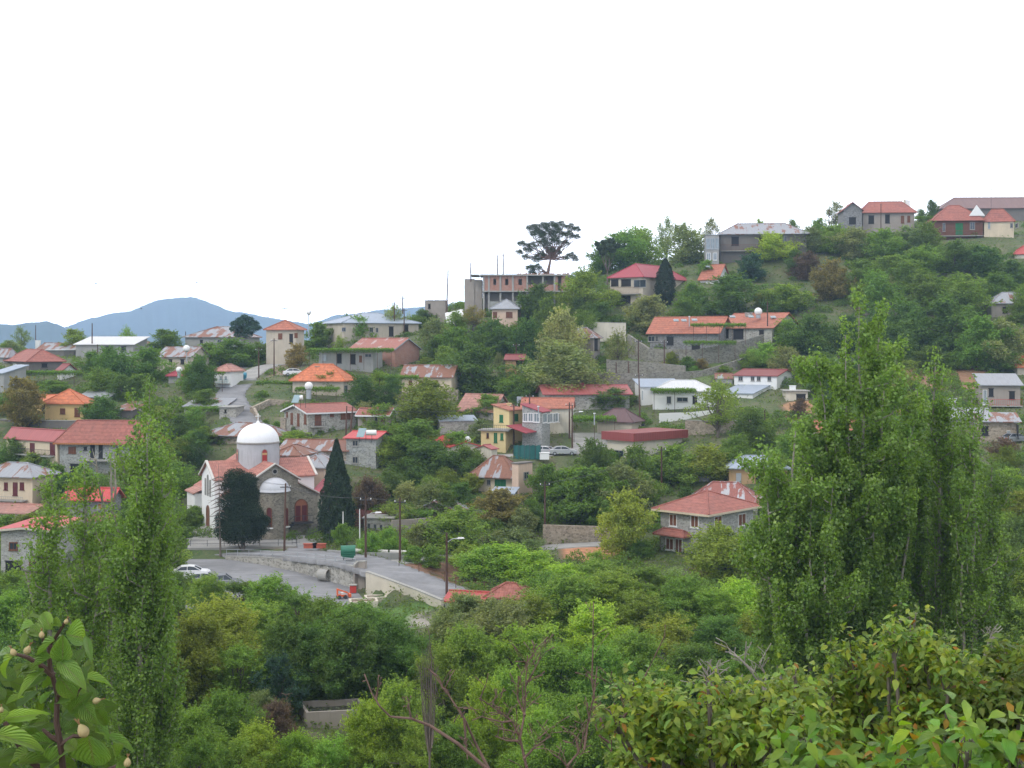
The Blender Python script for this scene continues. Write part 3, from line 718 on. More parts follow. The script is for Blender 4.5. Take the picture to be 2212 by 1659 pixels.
H('house', 'cream house under a vivid orange hip roof with stone chimney', 'vivid orange hip roof', (632,742,788), 823, 856, 10, 'hip', 787, T_ORANGE, P_BEIGE, .6, wins=[(661,830,668,848,'k'),(743,832,750,850,'w')], chim=[(686,792,.9,P_TAUPE)], slabs=[])
H('house', 'grey house with brick gable and brown sheet roof above a vine canopy', 'brick gable with brown roof', (757,853,906), 754, 790, 34, 'ga', 731, TNR, BR, .4, d=263, fascia=M_GALV)
H('annex', 'grey rendered annex below the brick gable, with dark doorways', None, (689,806,880), 760, 792, 10, 'flat', None, P_GREY, P_GREY, .2, Lb=7, d=256, wins=[(695,766,705,780,'t'),(728,765,738,784,'k'),(757,766,768,786,'k'),(776,768,782,782,'s'),(788,764,803,772,'w')])
H('house', 'two storey cream house with small red pyramid roof and roof aerial', 'cream house with red pyramid roof', (575,640,657), 712, 790, 14, 'hip', 692, T_ORG2, P_BEIGE, .5, ins=99, wins=[(601,720,610,732,'s'),(636,719,643,729,'s',),(625,722,633,742,'k')], d=274)
H('house', 'long pale house with blue grey hip roof and balcony on the ridge', 'long blue-grey hip roof', (695,742,904), 697, 752, 62, 'hip', 676, TNB, P_BEIGE, .6, wins=[(738,707,747,716,'w','b'),(703,709,709,735,'w'),(798,707,806,718,'w'),(812,708,817,718,'w'),(872,702,882,715,'k'),(840,706,850,726,'k')], d=288)
H('house', 'small unroofed concrete block standing on the skyline', 'concrete block on the skyline', (918,962,964), 650, 682, 6, 'flat', None, P_TAUPE, P_TAUPE, .1, Lb=4, d=306, wins=[(925,657,930,666,'k')])
H('house', 'cream cottage with long rust streaked roof beside a walnut tree', 'rust-streaked cottage', (868,975,985), 815, 858, 8, 'ga', 789, TN3, P_CREAM, .5, Lb=8, wins=[(883,822,890,832,'s'),(905,822,912,833,'s'),(940,822,947,834,'s')], d=239)
H('barn', 'stone barn with large faded terracotta roof', 'large terracotta barn', (990,1064,1102), 890, 922, 32, 'ga', 852, T_PINK, ST, .5, d=224)
H('shed', 'narrow blue grey lean-to stepping down left of the yellow house', 'blue-grey lean-to', (950,1030,1036), 908, 922, -12, 'shb', 897, TNB, ST, .2, Lb=4, d=217)
# yellow house
r_, *_q = H('house', 'yellow house with green shutters and balcony in the village centre', 'yellow house', (1066,1100,1130), 886, 960, 38, 'sha', 872, T_ORG2, P_YEL, .35, wins=[(1079,896,1087,912,'g'),(1111,894,1119,909,'g')], chim=[(1100,872,.8,P_YEL)], d=212)
H('annex', 'lower yellow storey with terrace under the green shuttered house', None, (1039,1092,1100), 931, 962, 12, 'flat', None, M_CONC, P_YEL, .5, Lb=4, d=208.5, wins=[(1051,935,1056,946,'b'),(1067,935,1074,956,'g'),(1081,936,1087,950,'g')], slabs=[('a',1036,1100,929.5,.3,918,M_IRON)])
H('house', 'house with glazed white verandah under a crimson roof beside the yellow house', 'glazed verandah house', (1128,1170,1228), 890, 960, 20, 'sha', 871, S_CRIM, ST_G, .3, d=210, wins=[(1130,892,1140,911,'l'),(1141,892,1152,911,'l'),(1153,892,1166,912,'l'),(1172,893,1181,913,'l','b'),(1182,893,1193,913,'l','b'),(1194,892,1205,912,'l','b'),(1206,892,1216,912,'l','b'),(1219,892,1226,930,'t','b')])
H('porch', 'crimson lean-to porch roof below the glazed verandah', None, (1096,1135,1168), 935, 960, 28, 'sha', 917, S_CRIM, P_DARK, .15, d=207, skip_wall=True, cat='porch roof')
H('house', 'orange tiled roof rising behind the glazed verandah', None, (1128,1235,1262), 882, 925, 6, 'ga', 860, T_ORG2, P_PALE, .4, d=219)
H('house', 'long low house with deep red sheet roof across the hillside', 'long deep red roof', (1178,1360,1382), 851, 884, -6, 'ga', 832, S_ROSE, ST, .6, d=231, wins=[(1290,856,1305,872,'k'),(1330,858,1340,870,'b')], chim=[(1256,828,.9,S_MAR)])
H('house', 'low house under a purple brown pyramid roof', 'purple-brown pyramid roof', (1290,1365,1424), 912, 932, 28, 'hip', 883, S_PURP, P_BEIGE, .5, d=216, wins=[(1385,917,1391,926,'k')])
M_MARB = sheet((.27, .06, .055))
r_, *_q = H('house', 'cream building with flat salmon top and deep maroon roof band', 'maroon-banded flat roof', (1312,1369,1474), 954, 988, 48, 'flat', None, M_MARB, P_PALE, .7, d=201, thick=1.35, wins=[(1327,972,1348,986,'w')])
_b = MB(); _b.poly([_q[1]*a+_q[2]*b+Vector((0,0,_q[5]+1.39)) for a, b in ((-.7,-.7),(_q[3]+.7,-.7),(_q[3]+.7,_q[4]+.7),(-.7,_q[4]+.7))]); _b.build('roof_deck', S_SALM, r_)
H('house', 'small white gabled house with bright red roof behind bushes', 'small white gable with bright red roof', (938,972,1040), 966, 992, 70, 'ga', 948, S_BRIGHT, P_PALE, .3, d=200, La=13)
H('shed', 'little maroon roofed outhouse beside the teal netting', None, (1030,1062,1074), 970, 990, 45, 'gb', 961, S_ROSE, P_PALE, .25, d=199)
H('house', 'cottage with rust patched hip roof and turquoise posts', 'cottage with turquoise posts', (1024,1106,1150), 1032, 1056, 22, 'hip', 985, TN3, P_CREAM, .9, d=187, wins=[(1052,1036,1060,1048,'w'),(1069,1036,1093,1050,'g')])
H('annex', 'grey rendered tower block at the corner of the rust patched cottage', None, (1106,1120,1150), 1003, 1056, 40, 'flat', None, P_DARK, P_PEACH, .15, d=184, wins=[(1131,1019,1142,1035,'w')])
H('shed', 'low zinc roof with stone end wall below the rust patched cottage', None, (1062,1108,1124), 1066, 1084, 10, 'shb', 1052, TNB, ST_B, .3, d=179, Lb=4)
H('ruin', 'half ruined house with patched brown and white sheets', 'half-ruined patched house', (890,990,1015), 1108, 1130, 12, 'gb', 1075, TN2, ST_B, .6, d=173, ridge=TNW)
H('house', 'grey stone villa with red pyramid roof and white window surrounds', 'grey villa with the red pyramid roof', (1427,1527,1627), 1110, 1212, 43, 'hip', 1061, T_RED, ST_F, .85, ins=99, d=157, fascia=P_CREAM, wins=[(1446,1110,1463,1137,'f'),(1492,1113,1510,1140,'f'),(1542,1114,1559,1140,'f'),(1594,1109,1611,1136,'f'),(1438,1162,1456,1188,'f'),(1458,1163,1475,1206,'f')])
H('porch', 'red tiled canopy over the door of the grey villa', None, (1412,1478,1500), 1161, 1165, 43, 'hip', 1144, T_RED, P_CREAM, .1, d=154.5, Lb=1.8, skip_wall=True, cat='porch roof', found=.1)
H('house', 'big rust and zinc patched hip roof behind the grey villa', 'big rust-patched roof', (1492,1636,1668), 1086, 1106, 14, 'hip', 1042, tin(.56, (.42, .42, .44), (.25, .085, .065)), ST, .5, d=173)
H('house', 'unfinished brick house with clean blue grey hip roof', 'brick house with blue-grey roof', (1575,1700,1745), 1012, 1050, 4, 'hip', 985, TNB, plaster((.45, .3, .16)), .5, d=185, wins=[(1590,1022,1601,1043,'t'),(1632,1025,1642,1045,'k'),(1678,1022,1698,1042,'k')])
H('shed', 'tiny tin shed among the bushes left of the brick house', 'tiny tin shed', (1503,1532,1536), 1030, 1042, 12, 'ga', 1025, TN0, TN0, .3, Lb=2.5)
H('house', 'dark zinc lean-to roofed part at the left of the white complex', None, (1386,1470,1492), 835, 862, -10, 'shb', 818, TNB, P_WHITE, .4, d=234, wins=[(1405,839,1425,848,'l')])
H('house', 'white house with shiny zinc hip roof behind a vine pergola', 'shiny zinc-roofed white house', (1410,1545,1560), 845, 890, 6, 'hipa', 822, TNW, P_WHITE, .5, d=229, wins=[(1440,856,1450,872,'w'),(1462,858,1486,868,'w'),(1496,856,1506,872,'k')])
H('house', 'long white hall with narrow red roof and four small windows', 'long white hall with red roof', (1586,1678,1718), 812, 850, 33, 'ga', 798, S_MAR, P_WHITE, .35, d=243, wins=[(1595,813,1605,823,'w'),(1622,813,1630,823,'w'),(1635,813,1643,823,'w'),(1658,813,1666,823,'w'),(1693,813,1699,836,'t')])
H('annex', 'blue grey shed roof in front of the long white hall', None, (1560,1626,1694), 850, 872, 33, 'shb', 829, TNB, P_WHITE, .3, d=233, Lb=9)
H('shed', 'small rusty roof at the left end of the long white hall', None, (1546,1582,1588), 818, 830, 8, 'ga', 807, TN3, P_GREY, .2, d=242, Lb=4)
H('shed', 'flat concrete shelter with tiny white vent house on top', 'flat concrete shelter', (1698,1745,1752), 846, 872, 6, 'flat', None, M_CONC, P_PALE, .4, d=228, Lb=6, wins=[(1720,852,1740,870,'k')], chim=[(1712,834,1.0,M_WHITE)])
H('house', 'stone house with long orange roof and four skylights', 'orange roof with skylights', (1404,1552,1580), 720, 768, 32, 'ga', 685, T_ORG2, ST_D, .7, d=263, wins=[(1400,726,1415,738,'w'),(1416,726,1422,738,'w'),(1440,728,1455,745,'k'),(1494,745,1512,762,'k')])
H('house', 'stone house with orange gable roof, chimney and white tank on the ridge', 'orange gable with chimneys', (1556,1668,1730), 708, 758, 33, 'ga', 677, T_ORG2, ST, .6, d=261, wins=[(1560,712,1574,730,'k'),(1584,712,1606,732,'k'),(1674,716,1682,725,'s'),(1640,714,1650,724,'k')], chim=[(1617,676,1.4,ST),(1679,687,.7,ST)])
H('villa', 'two storey cream villa with crimson hip roof and deep balconies', 'crimson-roofed villa', (1318,1389,1486), 598, 672, 35, 'hipb', 573, S_CRIM, P_BEIGE, .6, d=302, wins=[(1320,604,1336,618,'k'),(1342,604,1363,618,'k'),(1369,604,1396,621,'w'),(1342,640,1362,662,'k'),(1320,640,1336,655,'k')], slabs=[('a',1317,1385,634,1.3,620,M_SHUT),('a',1311,1380,668,1.3,656,M_CONC)])
H('house', 'cream house with grey hip roof below the unfinished block', 'cream house under the unfinished block', (1063,1118,1124), 667, 708, 6, 'hip', 647, TN0, P_PEACH, .6, d=287, Lb=8, wins=[(1065,674,1074,686,'s'),(1093,674,1107,686,'s')])
H('house', 'low white walled house with pale rusty hip roof half behind a tree', 'pale rusty hip roof', (1222,1282,1316), 730, 760, 22, 'hip', 708, TN2, P_TAUPE, .6, d=264, wins=[(1284,732,1291,757,'k','b')])
H('shed', 'little timber hut with dark red roof and stone footing', 'little timber hut', (1092,1130,1136), 777, 800, 8, 'ga', 766, S_MAR, planks((.42, .25, .12)), .35, d=254, Lb=3.5, wins=[(1115,781,1128,799,'k')])
H('house', 'dark timber house with wide grey sheet roof on the upper slope', 'wide grey roof on the upper slope', (1556,1742,1762), 505, 562, 5, 'hip', 483, TN1, P_DARK, .8, d=330, wins=[(1580,512,1596,530,'k'),(1640,512,1655,530,'k'),(1690,510,1700,526,'w')], slabs=[('a',1556,1700,541,1.2,528,M_SHUT)])
H('verandah', 'glass and steel verandah block at the left end of the wide grey roof', None, (1524,1553,1558), 508, 566, 6, 'flat', None, M_GALV, P_GREY, .15, d=327, Lb=6, wins=[(1525,514,1534,538,'v'),(1535,514,1544,538,'v'),(1545,514,1553,538,'v'),(1526,546,1535,562,'l'),(1540,546,1549,562,'l')], cat='verandah')
H('house', 'orange roof with skylight half hidden by dark trees', 'half-hidden orange roof', (1512,1550,1576), 604, 625, 33, 'ga', 572, T_ORG2, P_WHITE, .5, d=314, wins=[(1516,610,1524,622,'w')])
H('house', 'stone house with coral cross gabled roof on the upper ridge', 'coral-roofed stone house', (1864,1975,1982), 459, 495, 5, 'hip', 436, T_RED, P_TAUPE, .7, Lb=9, ins=2.5, d=347, wins=[(1876,466,1888,483,'k'),(1912,464,1922,482,'k'),(1946,466,1953,482,'s'),(1960,466,1966,480,'s')], chim=[(1954,432,.5,P_PALE),(1960,434,1.2,M_WHITE)])
H('annex', 'stone gable wing at the left of the coral roofed house', None, (1822,1862,1866), 455, 498, 5, 'gb', 441, T_RED, ST_D, .5, Lb=9, d=345, wins=[(1834,470,1849,484,'k')])
H('house', 'red timber balcony house with rust red hip roof at upper right', 'red timber balcony house', (2018,2123,2140), 476, 520, 6, 'hip', 444, T_RED, planks((.15, .065, .045)), .7, d=336, wins=[(2036,482,2042,500,'w'),(2064,482,2080,507,'g'),(2095,480,2106,496,'w')], slabs=[('a',2014,2123,509,1.2,498,M_SHUT)], Lb=10)
H('annex', 'cream gabled wing right of the red timber balcony house', None, (2126,2190,2212), 478, 520, 12, 'hip', 452, T_RED, P_CREAM, .4, d=335, wins=[(2134,475,2139,494,'v'),(2182,482,2188,492,'w'),(2193,482,2200,492,'w','b')])
H('hall', 'long brown roofed hall cut by the right edge on the hilltop', 'long brown hall', (2035,2330,2350), 449, 472, 3, 'hip', 427, S_BRWN, P_DARK, .6, d=362)
H('house', 'low roof streaked with rust among trees on the right slope', 'rust-streaked roof on the right slope', (1855,1940,1960), 669, 690, 12, 'hip', 648, TN2, ST_B, .6, d=285)
H('house', 'grey house with rust spotted zinc roof at the right edge', 'zinc-roofed house at the right edge', (2142,2250,2262), 655, 692, 5, 'hip', 632, TN1, P_TAUPE, .5, d=288, wins=[(2166,664,2176,676,'k'),(2204,664,2214,678,'k')])
H('house', 'pink red roof corner cut by the right edge', None, (2192,2290,2300), 548, 570, 10, 'hip', 528, S_RED, P_PALE, .4, d=318)
H('house', 'house with pale blue grey roof and outside stair at the right edge', 'pale blue-grey roof with outside stair', (2120,2204,2216), 832, 880, 8, 'shb', 807, TN0, P_TAUPE, .5, wins=[(2123,842,2132,874,'l'),(2136,840,2146,856,'k'),(2180,846,2192,862,'k')], slabs=[('a',2135,2205,876,1.0,862,M_RED)])
H('shed', 'pale metal roof glimpsed behind the tall right poplar', 'pale metal roof by the poplar', (1992,2052,2080), 888, 905, 30, 'shb', 860, TN0, P_DARK, .3)
H('shed', 'second pale metal roof stepping down to the right of the poplar', None, (2056,2135,2158), 905, 925, 18, 'shb', 881, TN0, P_GREY, .3)
H('house', 'dark stone cottage with rust banded roof at the right edge', 'dark cottage with rust-banded roof', (2118,2196,2216), 911, 955, 14, 'shb', 891, TN2, ST_B, .7, wins=[(2120,922,2135,940,'k'),(2175,930,2182,945,'l'),(2192,918,2200,945,'k')])
H('house', 'orange roofed house corner at the right edge above the stair house', None, (2198,2250,2262), 794, 812, 6, 'ga', 770, T_ORANGE, P_BEIGE, .4)
H('house', 'pink roofed house mostly hidden behind the tall right poplar', 'pink roof behind the poplar', (1768,1895,1912), 934, 978, 6, 'ga', 909, T_ORG2, P_PALE, .4, wins=[(1785,942,1792,952,'b'),(1835,942,1842,955,'b'),(1870,942,1877,955,'b')])
H('house', 'cottage with red roof below the parking road', 'red cottage below the road', (1056,1140,1152), 1293, 1340, 12, 'hip', 1260, T_RED, plaster((.55, .68, .6), .2), .5, d=131, wins=[(1075,1301,1086,1318,'w'),(1110,1301,1121,1318,'w')])
H('shed', 'white gabled shed with red lean-to roof left of the red cottage', 'white shed with red lean-to', (962,1040,1052), 1302, 1340, 14, 'ga', 1278, S_RED, P_WHITE, .3, d=128, wins=[(985,1308,995,1322,'w')])
H('hut', 'stone block hut with flat roof beside the uphill road', 'stone block hut', (474,509,512), 881, 918, 5, 'flat', None, M_CONC, ST, .25, d=223, Lb=5, wins=[(485,886,489,891,'k'),(489,904,508,916,'t')])
H('shed', 'long zinc roof with rusty left end above a hedge of vines', 'zinc roof above the vine hedge', (398,484,488), 878, 892, 4, 'shb', 860, TN1, P_GREY, .3, d=227, Lb=7)
H('store', 'stone store with three oval holes beside the tall cypress', 'stone store with oval holes', (786,848,850), 1121, 1150, 3, 'flat', None, M_CONC, ST, .25, d=168, Lb=4, wins=[(794,1130,800,1143,'w'),(807,1132,813,1144,'w'),(820,1133,826,1145,'w')])
# white gable panel on the balcony house roof and roof bits on the shed
# ================================================================ CHURCH
M_CSTONE = stone((.235, .215, .175), 3.0); M_CWHITE = flatm('whitewash', (.80, .80, .79), .7, .16, scale=1.2); M_CGREY = plaster((.46, .47, .49), .5); M_CHALF = plaster((.56, .57, .6), .3)  # M_CHALF: white half dome, its grey-blue shade put into the plaster colour
def church():
    d = 167.0; th = 62
    A = Vector((-math.cos(R(th)), math.sin(R(th)), 0)); B = Vector((math.sin(R(th)), math.cos(R(th)), 0))
    K = W(498, 1170, d); K.z = TERR_Z
    root = empty('church', K, 'village church with white dome, tiled cross roof and grey stone apse', 'church')
    P = lambda a, b, z: A*a+B*b+Vector((0, 0, z)); up = Vector((0, 0, 1))
    La, Lb = 19.0, 12.3; cb = Lb/2; ca = 8.0; nw = 3.3; ze, zp, za = 7.9, 10.0, 5.7   # nave half width, eave, ridge, aisle eave
    zj = 7.3                                                                   # where the aisle roof meets the nave wall
    # stone facade with the apse
    mb = MB()
    out = [(0,-3),(0,za),(cb-nw,zj),(cb-nw,ze),(cb,zp),(cb+nw,ze),(cb+nw,zj),(Lb,za),(Lb,-3)]
    mb.poly([P(0, b, z) for b, z in out]); mb.poly([P(.5, b, z) for b, z in out][::-1])
    for (b0, z0), (b1, z1) in zip(out[:-1], out[1:]): mb.quad(P(0,b0,z0), P(0,b1,z1), P(.5,b1,z1), P(.5,b0,z0))
    mb.build('stone_facade', M_CSTONE, root)
    mb = MB()
    for x, y in (((0.5,0),(La,0)), ((La,0),(La,Lb)), ((La,Lb),(0.5,Lb))):
        mb.quad(P(*x,-3), P(*y,-3), P(*y,za), P(*x,za))
    for s in (cb-nw, cb+nw): mb.quad(P(.5,s,za-.5), P(La,s,za-.5), P(La,s,ze), P(.5,s,ze))
    mb.poly([P(La,cb-nw,za),P(La,cb+nw,za),P(La,cb+nw,ze),P(La,cb,zp),P(La,cb-nw,ze)])
    tw, te = 3.6, 1.0                    # transept half width and how far it stands out
    for s, b0, b1 in ((-1, -te, cb), (1, Lb+te, cb)):
        mb.poly([P(ca-tw,b0,-3),P(ca+tw,b0,-3),P(ca+tw,b0,ze),P(ca,b0,zp),P(ca-tw,b0,ze)])
        for a in (ca-tw, ca+tw): mb.quad(P(a,b0,-3), P(a,b1,-3), P(a,b1,ze), P(a,b0,ze))
    mb.build('whitewashed_wall', M_CWHITE, root)
    # roofs
    T = tiles((.40, .165, .125), .35); rb = MB(); t = .14
    def slab(pts):
        q = [Vector(p) for p in pts]; rb.poly(q); rb.poly([p-up*t for p in q][::-1])
        for i in range(len(q)): a, c = q[i], q[(i+1) % len(q)]; rb.quad(a-up*t, c-up*t, c, a)
    o = .35; sl = (zp-ze)/nw
    for s in (-1, 1):
        slab([P(-.3,cb+s*(nw+o),ze-sl*o+.1), P(La+.3,cb+s*(nw+o),ze-sl*o+.1), P(La+.3,cb,zp+.1), P(-.3,cb,zp+.1)])
        e = cb+s*(Lb/2+o); sa = (zj-za)/(Lb/2-nw)
        slab([P(-.3,e,za-sa*o+.08), P(La+.3,e,za-sa*o+.08), P(La+.3,cb+s*nw,zj+.08), P(-.3,cb+s*nw,zj+.08)])
        s2 = (zp-ze)/tw
        slab([P(ca+s*(tw+o),-te-.3,ze-s2*o+.11), P(ca+s*(tw+o),Lb+te+.3,ze-s2*o+.11), P(ca,Lb+te+.3,zp+.11), P(ca,-te-.3,zp+.11)])
    ro = rb.build('tiled_roof', T, root)
    MV = plaster((.6, .57, .52))
    def cop(*a):
        cp = MB(); cp.bar(*a); cp.build('verge_coping', MV, ro)
    for s in (-1, 1):
        cop(P(-.42,cb,zp+.02), P(0,s*(nw+o),-sl*(nw+o)), P(.34,0,0), up*.2)
        cop(P(-.42,cb+s*nw,zj+.02), P(0,s*(Lb/2-nw+o),-sa*(Lb/2-nw+o)), P(.34,0,0), up*.2)
        for b0 in (-te-.42, Lb+te+.08): cop(P(ca,b0,zp+.03), P(s*(tw+o),0,-s2*(tw+o)), P(0,.34,0), up*.2)
    # drum, dome, cross
    c = P(ca, cb, 0); dr = 2.98
    dm = MB(); dm.lathe(c, [(dr, 8.3), (dr, 12.4)], 40); dm.build('drum', M_CGREY, root, True)
    cn = MB(); cn.lathe(c, [(dr, 12.35), (dr+.14, 12.4), (dr+.16, 12.58), (dr-.05, 12.63)], 40); cn.build('cornice', M_CONC, root)
    prof = [(dr*math.cos(R(a)), 12.6+2.6*math.sin(R(a))) for a in range(0, 86, 6)]+[(.32, 15.23), (.2, 15.42), (.1, 15.55), (.0, 15.57)]
    do = MB(); do.lathe(c, prof, 40); dome = do.build('dome', plaster((.80, .80, .81), .16), root, True)
    cr = MB(); cr.bar(c+up*15.5-A*.05-B*.05, A*.1, B*.1, up*1.1); cr.bar(c+up*16.15-B*.4-A*.05, B*.8, A*.1, up*.1); cr.build('cross', M_FRAME, dome)
    sq = MB(); s_ = 3.15                    # square base under the drum with small gablets
    for f in ((A, B), (B, -A), (-A, -B), (-B, A)):
        n, u = f; q = c-n*0
        sq.poly([q+n*s_-u*s_+up*7, q+n*s_+u*s_+up*7, q+n*s_+u*s_+up*8.4, q+n*s_+up*9.0, q+n*s_-u*s_+up*8.4])
    sq.poly([c+A*s_+B*s_+up*8.4, c-A*s_+B*s_+up*8.4, c-A*s_-B*s_+up*8.4, c+A*s_-B*s_+up*8.4])
    sq.build('drum_base', M_CGREY, root)
    gm = flatm('stained_glass', (.42, .04, .04), .3, .3); gb = flatm('stained_glass_blue', (.03, .16, .26), .3, .2); gy = flatm('stained_glass_yellow', (.6, .38, .16), .3, .2)
    def arched(parent, org, u, n, w, z0, z1, mat, frame=M_WOOD, name='arched_window', extra=False):
        """round headed opening: frame ring with its pane as child"""
        k = 9; r = w/2; pts = [(-r, z0), (r, z0)]+[(r*math.cos(math.pi*i/k), z1-r+r*math.sin(math.pi*i/k)) for i in range(k+1)]
        fr = MB(); tt = .1
        ins = lambda x, z: (x*(1-tt/r), z0+tt+(z-z0)*(1-1.6*tt/(z1-z0)))
        for i in range(len(pts)):
            (x0_, y0_), (x1_, y1_) = pts[i], pts[(i+1) % len(pts)]
            (a0, b0), (a1, b1) = ins(x0_, y0_), ins(x1_, y1_)
            q = [org+u*x+up*z for x, z in ((x0_, y0_), (x1_, y1_), (a1, b1), (a0, b0))]
            fr.hexa(q+[p+n*.12 for p in q])
        fo = fr.build(name, frame, parent)
        pa = MB(); pa.poly([org+u*(x*.97)+up*(z0+.02+(z-z0)*.985)+n*.04 for x, z in pts]); pa.build('pane', mat, fo)
        if extra:
            for z, m_ in ((z0+.1, gb), (z0+(z1-z0)*.62, gy)):
                e = MB(); e.bar(org+u*(-r*.8)+up*z+n*.045, u*r*1.6, n*.02, up*(z1-z0)*.13); e.build('coloured_light', m_, fo)
        return fo
    view = (W(573, 975, 172)-W(573, 975, 0.01)).normalized()
    for az in range(4):
        base = R(-61+90*az)
        n = Vector((math.cos(base), math.sin(base), 0)); u = Vector((-n.y, n.x, 0))
        arched(dome.parent, c+n*(dr-.02), u, n, .92, 9.55, 11.7, gm, M_CONC, extra=True)
    # apse: half cylinder and half dome against the facade
    ap = MB(); ar = 2.05; c0 = P(.1, cb-.05, 0); a0 = math.atan2(B.y, B.x)
    ap.lathe(c0, [(ar, -3), (ar, 6.35)], 22, a0+math.pi, a0+2*math.pi); apo = ap.build('apse_wall', M_CSTONE, root, True)
    hd = MB(); prof = [(ar+.18, 6.3), (ar+.2, 6.42)]+[(ar*math.cos(R(a))+.08, 6.42+1.75*math.sin(R(a))) for a in range(0, 91, 10)]
    hd.lathe(c0, prof, 22, a0+math.pi, a0+2*math.pi); hd.build('apse_half_dome', M_CHALF, apo, True)
    for ang, wd in ((-.62, .75), (.62, .6)):
        n = (-A*math.cos(ang)+B*math.sin(ang)).normalized(); u = Vector((-n.y, n.x, 0))
        arched(apo, c0+n*(ar+.0), u, n, wd, 1.7, 4.3 if wd > .7 else 4.1, M_SHUTR, M_SHUT)
        sl_ = MB(); sl_.bar(c0+n*(ar+.0)-u*.55+up*1.42, u*1.1, n*.25, up*.16); sl_.build('window_sill', M_FRAME, apo)
    # round vent, arched doors, landing with stair
    rv = MB()
    rv.tube([P(-.06,cb,9.0), P(.02,cb,9.0)], .42, 16); rvo = rv.build('round_vent', M_CONC, root)
    rg = MB(); rg.tube([P(-.1,cb,9.0), P(-.05,cb,9.0)], .27, 12); rg.build('vent_grille', M_DARK, rvo)
    bd = 9.9
    fo = arched(root, P(0, bd, 0), B, -A, 1.9, 1.9, 5.0, flatm('varnished_wood', (.33, .12, .06), .5, .3), M_SHUT, 'arched_door')
    for s in (-1, 1):
        lf = MB(); lf.bar(P(-.05, bd+s*.45-.32, 2.0), B*.64, -A*.06, up*2.1); lf.build('door_leaf', M_SHUTR, fo)
    ld = MB(); ld.bar(P(-1.2, bd-1.4, 1.7), B*2.8, A*1.2, up*.18)
    for k in range(9): ld.bar(P(-1.1, bd-1.4-.28*(k+1), 1.7-.2*(k+1)), B*.3, A*.95, up*.16)
    lo = ld.build('landing_stair', M_IRON, root)
    rl = MB()
    rl.tube([P(-1.15,bd+1.4,2.8), P(-1.15,bd-1.4,2.8), P(-1.1,bd-4.0,.95)], .04, 5)
    for q in (P(-1.15,bd+1.35,1.8), P(-1.15,bd,1.8), P(-1.15,bd-1.35,1.8)): rl.tube([q, q+up], .03, 5)
    for k in (3, 6, 9): q = P(-1.1,bd-1.4-.28*k,1.75-.2*k); rl.tube([q, q+up*.95], .03, 5)
    rl.build('handrail', M_IRON, lo)
    # tall windows, door and steps on the white flank
    for a, z0, z1, w in ((ca-1.3, 5.2, 7.6, .55), (ca, 5.2, 8.2, .6), (ca+1.3, 5.2, 7.6, .55)):
        arched(root, P(a, -te, 0), A, -B, w, z0, z1, M_GLASSL, M_CONC)
    arched(root, P(ca, -te, 0), A, -B, 1.6, .9, 3.9, M_SHUT, M_WOOD, 'arched_door')
    for a in (2.1, 14.2, 17.0): arched(root, P(a, 0, 0), A, -B, .8, 2.0, 4.6, M_GLASS, M_ORW)
    st = MB()
    for k in range(5): st.bar(P(ca-1.6-.15*k, -te-.35*(k+1), -.1), A*(3.2+.3*k), B*.36, up*(1.0-.18*k))
    st.build('entrance_steps', M_CONC, root)
    pl = MB(); pl.bar(P(.15, -.28, -1), A*.5, B*.28, up*6.5); pl.bar(P(18.4, -.28, -1), A*.5, B*.28, up*6.5); pl.build('corner_pilaster', M_CWHITE, root)
    pc = MB(); pc.hexa([P(13.1,-1.9,4.9), P(18.3,-1.9,4.9), P(18.3,0,5.6), P(13.1,0,5.6), P(13.1,-1.9,5.05), P(18.3,-1.9,5.05), P(18.3,0,5.75), P(13.1,0,5.75)]); pc.build('side_porch_roof', T_PINK, root)
    pp = MB(); pp.bar(P(13.4, -1.6, -1), A*4.6, B*1.6, up*5.95); pp.build('side_porch', M_CWHITE, root)
    RECTS.append((421, 906, 690, 1172, 165)); LANDMARKS.append(('domed church', 560, 1060, 170))
church()
# ================================================================ WALLS, POLES, VEHICLES AND SMALL THINGS
WR = wall_run
WR('retaining_wall', 'low concrete wall with railing along the front of the church terrace', [(410,1183,1199,162),(520,1182,1199,161.5),(640,1181,1194,160)], P_TAUPE, .4, M_CONC, 'terrace wall of the church', rail=(.95, M_IRON))
WR('retaining_wall', 'speckled stone wall with pale coping and rail between road and parking lot', [(487,1202.5,1207,158.6),(560,1204.5,1219,155),(640,1209.5,1235,149.9),(700,1216.5,1252,144.8),(765,1224.5,1271,139.6)], ST, .35, M_CONC, 'stone wall above the parking lot', rail=(.9, M_GALV))
WR('retaining_wall', 'low wall with curved coping at the bend beside the green bin', [(766,1222,1268,139.3),(774,1214,1255,139.5),(788,1214,1250,139.0)], P_TAUPE, .4, M_CONC)
WR('retaining_wall', 'cream concrete kerb wall along the near edge of the curving road', [(790,1236,1256,136.6),(830,1250,1270,133.8),(865,1263,1283,131.4),(905,1278,1298,129.2),(953,1298,1316,126.8)], P_PALE, .35, M_CONC, 'kerb wall of the curving road')
WR('garden_wall', 'long grey wall with white pipes lying on top beside the road bend', [(706,1188,1206,155),(760,1192,1211,152),(800,1194,1216,149),(880,1195,1214,150)], P_GREY, .35, None, 'grey wall with white pipes')
WR('garden_wall', 'grey wall under vines right of the stone store with oval holes', [(848,1124,1158,166),(890,1122,1156,168),(932,1118,1150,170)], P_TAUPE, .35, None)
WR('retaining_wall', 'dry stone wall above the narrow lane right of the village centre', [(1176,1134,1170,165),(1250,1136,1168,167),(1350,1139,1165,169)], ST_B, .5, None, 'dry stone wall above the lane')
WR('retaining_wall', 'dark walled terrace under the ochre yellow house', [(0,906,934,222),(100,909,938,219),(215,910,936,219)], P_DARK, .5, M_CONC)
